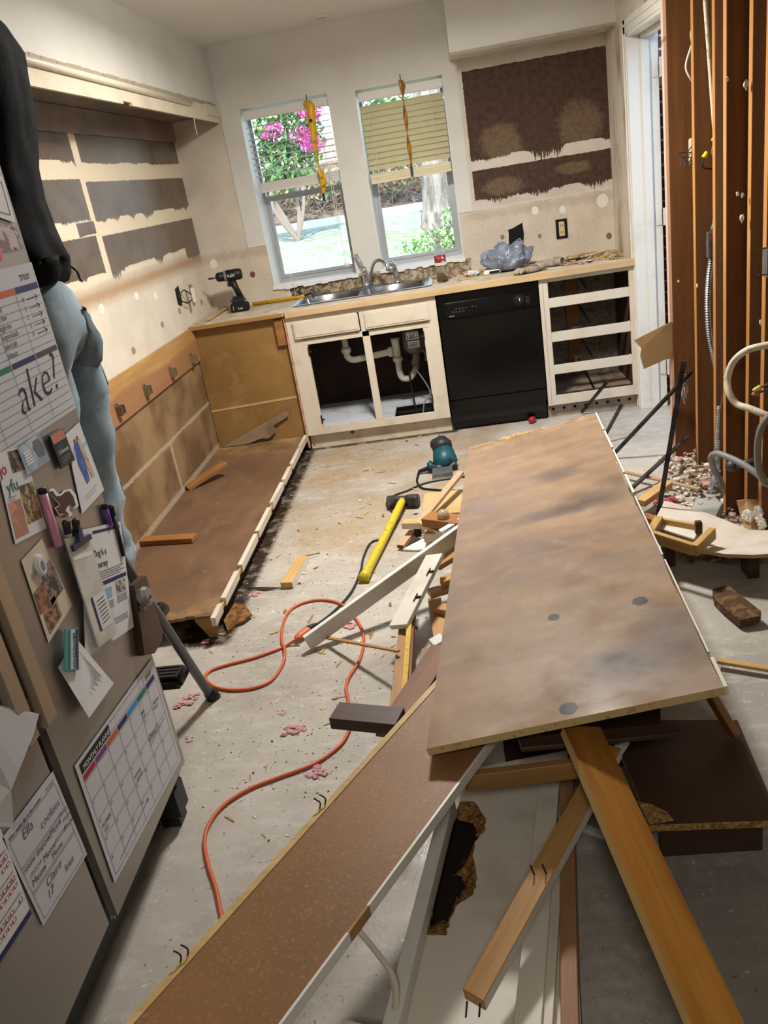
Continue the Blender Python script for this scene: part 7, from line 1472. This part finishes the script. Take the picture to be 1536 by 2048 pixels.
bm = NB(); p = V((2.791, -1.65, 1.468)); bx(bm, p.x - 0.018, p.x + 0.02, p.y - 0.02, p.y + 0.03, p.z - 0.06, p.z + 0.05, 0.004); put('box', bm, mat('white_plastic_box', '#bdb29c', 0.6), o)
bm = NB()
for k in range(4): tube(bm, spline([p + V((-0.018, -0.02, R.uniform(-0.05, 0.02))), p + V((-0.05 - 0.01 * k, -0.03, R.uniform(-0.06, 0.0))), p + V((-0.035, -0.035, R.uniform(-0.08, -0.02))), p + V((-0.02, -0.02, R.uniform(-0.06, -0.02)))], 6), 0.0022, 5)
put('wires', bm, mat('dark_wires', '#4a3a30', 0.6), o)
tag(put('cream_cable', tube(NB(), spline([(2.93, -2.665, 1.02), (2.827, -2.68, 0.82), (2.752, -2.68, 0.813), (2.691, -2.66, 0.8), (2.661, -2.6, 0.75), (2.645, -2.58, 0.685), (2.644, -2.6, 0.632), (2.667, -2.62, 0.59), (2.7, -2.66, 0.579), (2.751, -2.7, 0.555), (2.829, -2.7, 0.509), (2.93, -2.67, 0.70)]), 0.0125, 10), CREAMCABLE, smooth=True), 'thick cream cable making a big loop in front of the studs', 'cable')
tag(put('grey_cable', tube(NB(), spline([(2.93, -2.665, 0.30), (2.838, -2.7, 0.209), (2.763, -2.68, 0.279), (2.729, -2.64, 0.314), (2.692, -2.58, 0.338), (2.656, -2.52, 0.349), (2.632, -2.48, 0.349), (2.624, -2.44, 0.319), (2.645, -2.4, 0.258), (2.677, -2.36, 0.19), (2.766, -2.087, 0.03), (2.703, -1.994, 0.02)]), 0.013, 10), GREYCABLE, smooth=True), 'thick grey cable arching over the rubble in front of the studs', 'cable')
tag(put('grey_cable', tube(NB(), spline([(2.93, -2.67, 0.86), (2.824, -2.75, 0.619), (2.748, -2.75, 0.581), (2.711, -2.74, 0.519), (2.709, -2.72, 0.415), (2.723, -2.72, 0.334), (2.765, -2.72, 0.298), (2.92, -2.665, 0.42)]), 0.013, 10), mat('brownish_grey_cable', '#7a7368', 0.5), smooth=True), 'brownish grey cable loop at the right photo edge', 'cable')
tag(put('grey_cable', tube(NB(), spline([(2.484, -2.232, 0.02), (2.493, -2.325, 0.02), (2.549, -2.353, 0.02), (2.613, -2.351, 0.03), (2.638, -2.338, 0.04)]), 0.011, 8), GREYCABLE, smooth=True), 'grey cable curled on the rubble in front of the grey junction box', 'cable')
o = thing('pipe_stub', 'dark capped pipe stub sticking out of the fourth stud', 'pipe', (2.705, -2.45, 0.275))
put('pipe', tube(NB(), [(2.696, -2.46, 0.277), (2.792, -2.5, 0.305)], 0.017, 12), DARKSTEEL, o, smooth=True); bm = NB(); blob(bm, (2.7, -2.46, 0.279), 0.026, 2, 0.1); put('cap', bm, DARKSTEEL, o, smooth=True)
o = thing('junction_box', 'grey metal junction box lying on the rubble with ribbed conduit', 'electrical box', (2.654, -2.26, 0))
JM = axisM(V((2.625, -2.359, 0.06)), (0.8, -0.5, -0.1), (0.15, -0.4, 0.9)); bm = NB(); bx(bm, -0.06, 0.06, -0.055, 0.055, -0.05, 0.0, 0.004); put('box', bm, mat('grey_box_paint', '#9a9c94', 0.5, 0.2), o, JM)
bm = NB(); bx(bm, -0.056, 0.056, -0.051, 0.051, 0.0, 0.006, 0.003); lathe(bm, [(0, 0.006), (0.012, 0.006), (0.012, 0.009), (0, 0.009)], Matrix.Translation((-0.03, 0.02, 0)), 14); put('cover', bm, mat('grey_box_cover', '#a8aaa2', 0.5, 0.2), o, JM.copy())
put('ribbed_tube', flex([(2.669, -2.275, 0.1), (2.714, -2.15, 0.083), (2.757, -2.05, 0.084), (2.785, -1.98, 0.1), (2.791, -1.96, 0.166), (2.799, -1.95, 0.26), (2.806, -1.95, 0.375)], 0.013), GALV, o)
bm = NB(); prism(bm, [(2.806, -2, 0.436), (2.814, -2, 0.416), (2.817, -2, 0.245), (2.788, -2, 0.229), (2.793, -2, 0.372)], (0, 0.008, 0)); tag(put('torn_paper_strip', bm, mat('dark_paper', '#6e4e2c', 0.8)), 'dark torn paper sliver between the third and fourth studs', 'paper')
o = thing('torn_drywall', 'torn brown paper with white plaster lumps at the foot of the fifth stud', 'drywall scrap', (2.726, -2.6, 0.074))
bm = NB(); prism(bm, [(2.692, -2.55, 0.162), (2.727, -2.55, 0.164), (2.766, -2.56, 0.161), (2.771, -2.58, 0.125), (2.762, -2.62, 0.078), (2.735, -2.66, 0.052), (2.701, -2.62, 0.064), (2.698, -2.58, 0.099)], (0, 0.006, 0)); put('paper', bm, DRYWALLPAPER, o)
bm = NB()
for u in ((2.71, -2.6, 0.12), (2.719, -2.62, 0.121), (2.749, -2.62, 0.14), (2.752, -2.63, 0.116), (2.755, -2.65, 0.097)): blob(bm, u, 0.017, 3, 1.1, 3, 0, u[0] * 90, (0.8, 0.5, 1.2))
put('plaster_lump', bm, mat('white_plaster', '#e6e2da', 0.9), o)
bm = NB(); blob(bm, (2.733, -1.63, 0.388), 0.03, 3, 0.7, 3, 0, 2, (0.55, 0.35, 2.2)); tag(put('plaster_lump', bm, mat('creamy_plaster', '#c9bba8', 0.95, var=[('#8c7a66', 30, 0.45, 0.6)], bump=(60, 0.6))), 'long plaster lump stuck to the first stud behind a steel bar', 'plaster')
bm = NB()
for u, r_ in (((2.764, -2.39, 1.67), 0.02), ((2.754, -2.39, 1.228), 0.018), ((2.807, -2.45, 0.845), 0.015), ((2.817, -2.45, 1.562), 0.013), ((2.717, -1.63, 0.907), 0.01), ((2.754, -1.8, 0.903), 0.01), ((2.708, -2.37, 1.699), 0.01), ((2.741, -2.38, 1.314), 0.012), ((2.759, -2.38, 1.307), 0.012)): blob(bm, u, r_ * 0.62, 2, 0.9, 3, 0, u[2] * 70, (0.7, 0.5, 1.2))
tag(put('plaster_bits', bm, CHALK), 'small plaster bits clinging to the stud faces', 'plaster', kind='stuff')
for k, (a, b) in enumerate((((2.72, -2.68, 1.15), (2.768, -2.66, 1.144)), ((2.718, -2.68, 1.062), (2.77, -2.66, 1.055)))):
    tag(put('long_nail', tube(NB(), [a, V(a).lerp(V(b), 0.04), V(a).lerp(V(b), 0.05), b], [0.004, 0.004, 0.0018, 0.0018], 6), RUST), ('upper', 'lower')[k] + ' long nail at the metal outlet box on the right edge', 'nail')
bm = NB(); p = V((2.761, -2.66, 1.095)); bx(bm, p.x - 0.012, p.x + 0.05, p.y - 0.01, p.y + 0.04, p.z - 0.05, p.z + 0.05, 0.003); tag(put('outlet_box', bm, GALV), 'grey metal outlet box at the right photo edge', 'electrical box')
o = thing('wire_connector', 'yellow wire connector above the red one at the right photo edge', 'wire connector', (2.703, -2.7, 0.661)); put('cone', tube(NB(), [(2.696, -2.7, 0.659), (2.703, -2.7, 0.66), (2.722, -2.7, 0.666)], [0.005, 0.008, 0.011], 10), mat('pale_yellow_nut', '#cfc45a', 0.5), o, smooth=True); put('wire', tube(NB(), [(2.721, -2.7, 0.666), (2.764, -2.7, 0.679)], 0.004, 6), mat('purple_brown_wire', '#5c4450', 0.5), o)
o = thing('wire_connector', 'red wire connector below the yellow one at the right photo edge', 'wire connector', (2.7, -2.7, 0.645)); put('cone', tube(NB(), [(2.693, -2.7, 0.644), (2.7, -2.7, 0.645), (2.717, -2.7, 0.648)], [0.005, 0.008, 0.011], 10), mat('red_nut', '#b06a58', 0.5), o, smooth=True); put('wire', tube(NB(), [(2.717, -2.7, 0.648), (2.764, -2.7, 0.658)], 0.004, 6), bpy.data.materials['purple_brown_wire'], o)

# rubble at the foot of the studs
bm = NB()
for i in range(800):
    x = R.uniform(2.45, 2.92); y = R.uniform(-2.75, -1.56)
    if y > -1.9 and x < 2.6: continue
    h = 0.05 * max(0.0, (x - 2.5) / 0.35); s = R.uniform(0.004, 0.014) * (1 if R.random() < 0.85 else 1.9)
    blob(bm, (x, y, s * 0.5 + R.uniform(0, h)), s, 1, 0.7, 3, R.choice([0, 0, 0, 1, 1, 2]), i * 0.7, (1, 1, 0.7))
tag(put('plaster_rubble', bm, [CHALK, RUBBLEBROWN, mat('pinkish_rubble', '#b99084', 0.95)]), 'heap of plaster and insulation rubble at the foot of the studs', 'rubble', kind='stuff')
bm = NB()
for k in range(7): blob(bm, V((2.501, -2.226, 0.04)) + V((R.uniform(-0.04, 0.04), R.uniform(-0.03, 0.03), R.uniform(0, 0.02))), 0.022, 2, 0.7, 3, 0, k * 2.2, (1, 1, 0.6))
tag(put('insulation_tuft', bm, mat('deep_pink_insulation', '#a8525e', 0.95, bump=(90, 0.8))), 'deep pink insulation tuft on the rubble beside the upright steel bar', 'insulation tuft')

# fallen drywall sheet propped above the floor, with a broken drawer frame on it
o = thing('drywall_sheet', 'bent white drywall sheet lying over a dark gap at the right edge', 'drywall', (2.55, -2.8, 0.1))
near = [V(p) for p in ((2.294, -2.767, 0.17), (2.364, -2.85, 0.16), (2.435, -2.919, 0.155), (2.514, -2.977, 0.155), (2.595, -3.016, 0.16), (2.714, -3.034, 0.165))]
far_ = [V(p) for p in ((2.487, -2.223, 0.06), (2.533, -2.296, 0.06), (2.597, -2.372, 0.06), (2.661, -2.499, 0.06), (2.714, -2.637, 0.07), (2.843, -2.696, 0.08))]
bm = NB()
for i in range(5): hexa(bm, [near[i], near[i+1], far_[i+1], far_[i]], [p - V((0, 0, 0.014)) for p in (near[i], near[i+1], far_[i+1], far_[i])], 0, (0, 0, 1, 1, 1, 1))
bmesh.ops.remove_doubles(bm, verts=bm.verts[:], dist=1e-5)
put('sheet', bm, [mat('chalky_drywall', '#d3c8bb', 0.9, var=[('#bfb0a0', 6, 0.45, 0.7)]), mat('drywall_core_edge', '#b59a70', 0.9)], o)
bm = NB(); bx(bm, 2.62, 2.66, -2.90, -2.82, 0, 0.085); put('prop_block', bm, BROWNWOOD, o)
bm = NB(); bx(bm, 2.36, 2.40, -2.74, -2.68, 0, 0.085); put('prop_block', bm, BROWNWOOD, o)
o = thing('broken_drawer_frame', 'broken pale drawer frame on the drywall sheet', 'drawer', (2.403, -2.838, 0.17))
for a, b, w in (((2.296, -2.837, 0.21), (2.411, -2.961, 0.2), 0.02), ((2.351, -2.703, 0.2), (2.478, -2.812, 0.2), 0.015), ((2.407, -2.979, 0.205), (2.501, -2.875, 0.215), 0.025), ((2.289, -2.826, 0.21), (2.349, -2.711, 0.21), 0.03)): plank('rail', a, b, w, 0.045, [wood('drawer_pine', '#c9a668', '#ab8448')] if 'drawer_pine' not in bpy.data.materials else [bpy.data.materials['drawer_pine']], parent=o)
bm = NB(); prism(bm, [(2.331, -2.735, 0.172), (2.435, -2.873, 0.172), (2.495, -2.763, 0.172), (2.367, -2.648, 0.172)], (0, 0, 0.005)); put('bottom', bm, GREYWHITE, o)
bm = NB(); p = V((2.461, -2.839, 0.21)); bx(bm, p.x - 0.012, p.x + 0.012, p.y - 0.012, p.y + 0.012, p.z - 0.03, p.z + 0.02, 0.003); put('corner_block', bm, BROWNWOOD, o)
pk('pale_offcut', 'pale wood offcut with nails beside the panel edge, behind the upright bar', 'wood scrap', (2.376, -2.236, 0.08), (2.54, -2.055, 0.08), 0.05, 0.03, [PINE])
pk('thin_lath', 'thin pale lath lying across the rubble towards the junction box', 'lath', (2.396, -1.785, 0.05), (2.67, -2.112, 0.05), 0.02, 0.01, [wood('rubble_lath', '#b89874', '#98765a')])
pk('brown_offcut', 'reddish offcut poking out from under the panel by the drawer frame', 'wood scrap', (2.299, -2.652, 0.2), (2.348, -2.716, 0.2), 0.04, 0.025, [REDWOOD])
# steel bars poking out of the heap
SB = (('shortest steel bar beside the far corner of the large panel', (2.366, -0.604, 0.02), (2.517, -0.72, 0.229), 0.008), ('second steel bar from the dishwasher, with a slot near its top', (2.387, -1.206, 0.02), (2.508, -1.2, 0.218), 0.008),
      ('long steel bar leaning towards the door frame', (2.39, -1.467, 0.02), (2.76, -1.66, 0.48), 0.008), ('tallest steel bar, standing nearly upright', (2.424, -2.362, 0.05), (2.548, -2.35, 0.711), 0.0095), ('low steel bar sloping up to the foot of the first stud', (2.361, -1.996, 0.02), (2.729, -1.72, 0.172), 0.008))
for lab, a, b, r_ in SB:
    a, b = V(a), V(b); d = (b - a).normalized(); M = axisM((a + b) / 2, d, (0, -0.5, 1)); L = (b - a).length / 2; bm = NB()
    bx(bm, -L, L, -r_, r_, -0.002, 0.002); bx(bm, -L, L, r_ - 0.003, r_, -r_ * 1.6, 0.002); bx(bm, -L, L, -r_, -r_ + 0.003, -r_ * 1.6, 0.002)
    o = put('steel_bar', bm, DARKSTEEL, None, M); tag(o, lab, 'steel bar', 'steel bars sticking out of the heap')
    bm = NB(); bx(bm, L * 0.72, L * 0.72 + 0.025, -0.004, 0.004, 0.0021, 0.0032); put('slot', bm, DARK, o, M.copy())
bm = NB(); pts = [V(p) for p in ((2.459, -3.015, 0.04), (2.511, -3.015, 0.05), (2.535, -3.113, 0.05), (2.558, -3.211, 0.05), (2.544, -3.232, 0.045), (2.482, -3.237, 0.04), (2.46, -3.14, 0.035), (2.449, -3.067, 0.035))]
prism(bm, pts, (0, 0, -0.03)); tag(put('particleboard_chunk', bm, [mat('dark_board_chunk', '#4f3822', 0.9, var=[('#7a5a34', 30, 0.5, 0.62)], bump=(90, 0.8))]), 'thick dark particleboard chunk on the floor at the right', 'board scrap')
pk('pale_strip', 'pale wood strip on the floor right of the large panel corner', 'wood strip', (2.35, -3.433, 0.03), (2.556, -3.542, 0.03), 0.022, 0.012, [PINE])
pk('white_strip', 'short white strip in the shade under the orange plank', 'wood strip', (1.826, -4.073, 0.02), (1.881, -4.108, 0.02), 0.02, 0.012, [WHITE])
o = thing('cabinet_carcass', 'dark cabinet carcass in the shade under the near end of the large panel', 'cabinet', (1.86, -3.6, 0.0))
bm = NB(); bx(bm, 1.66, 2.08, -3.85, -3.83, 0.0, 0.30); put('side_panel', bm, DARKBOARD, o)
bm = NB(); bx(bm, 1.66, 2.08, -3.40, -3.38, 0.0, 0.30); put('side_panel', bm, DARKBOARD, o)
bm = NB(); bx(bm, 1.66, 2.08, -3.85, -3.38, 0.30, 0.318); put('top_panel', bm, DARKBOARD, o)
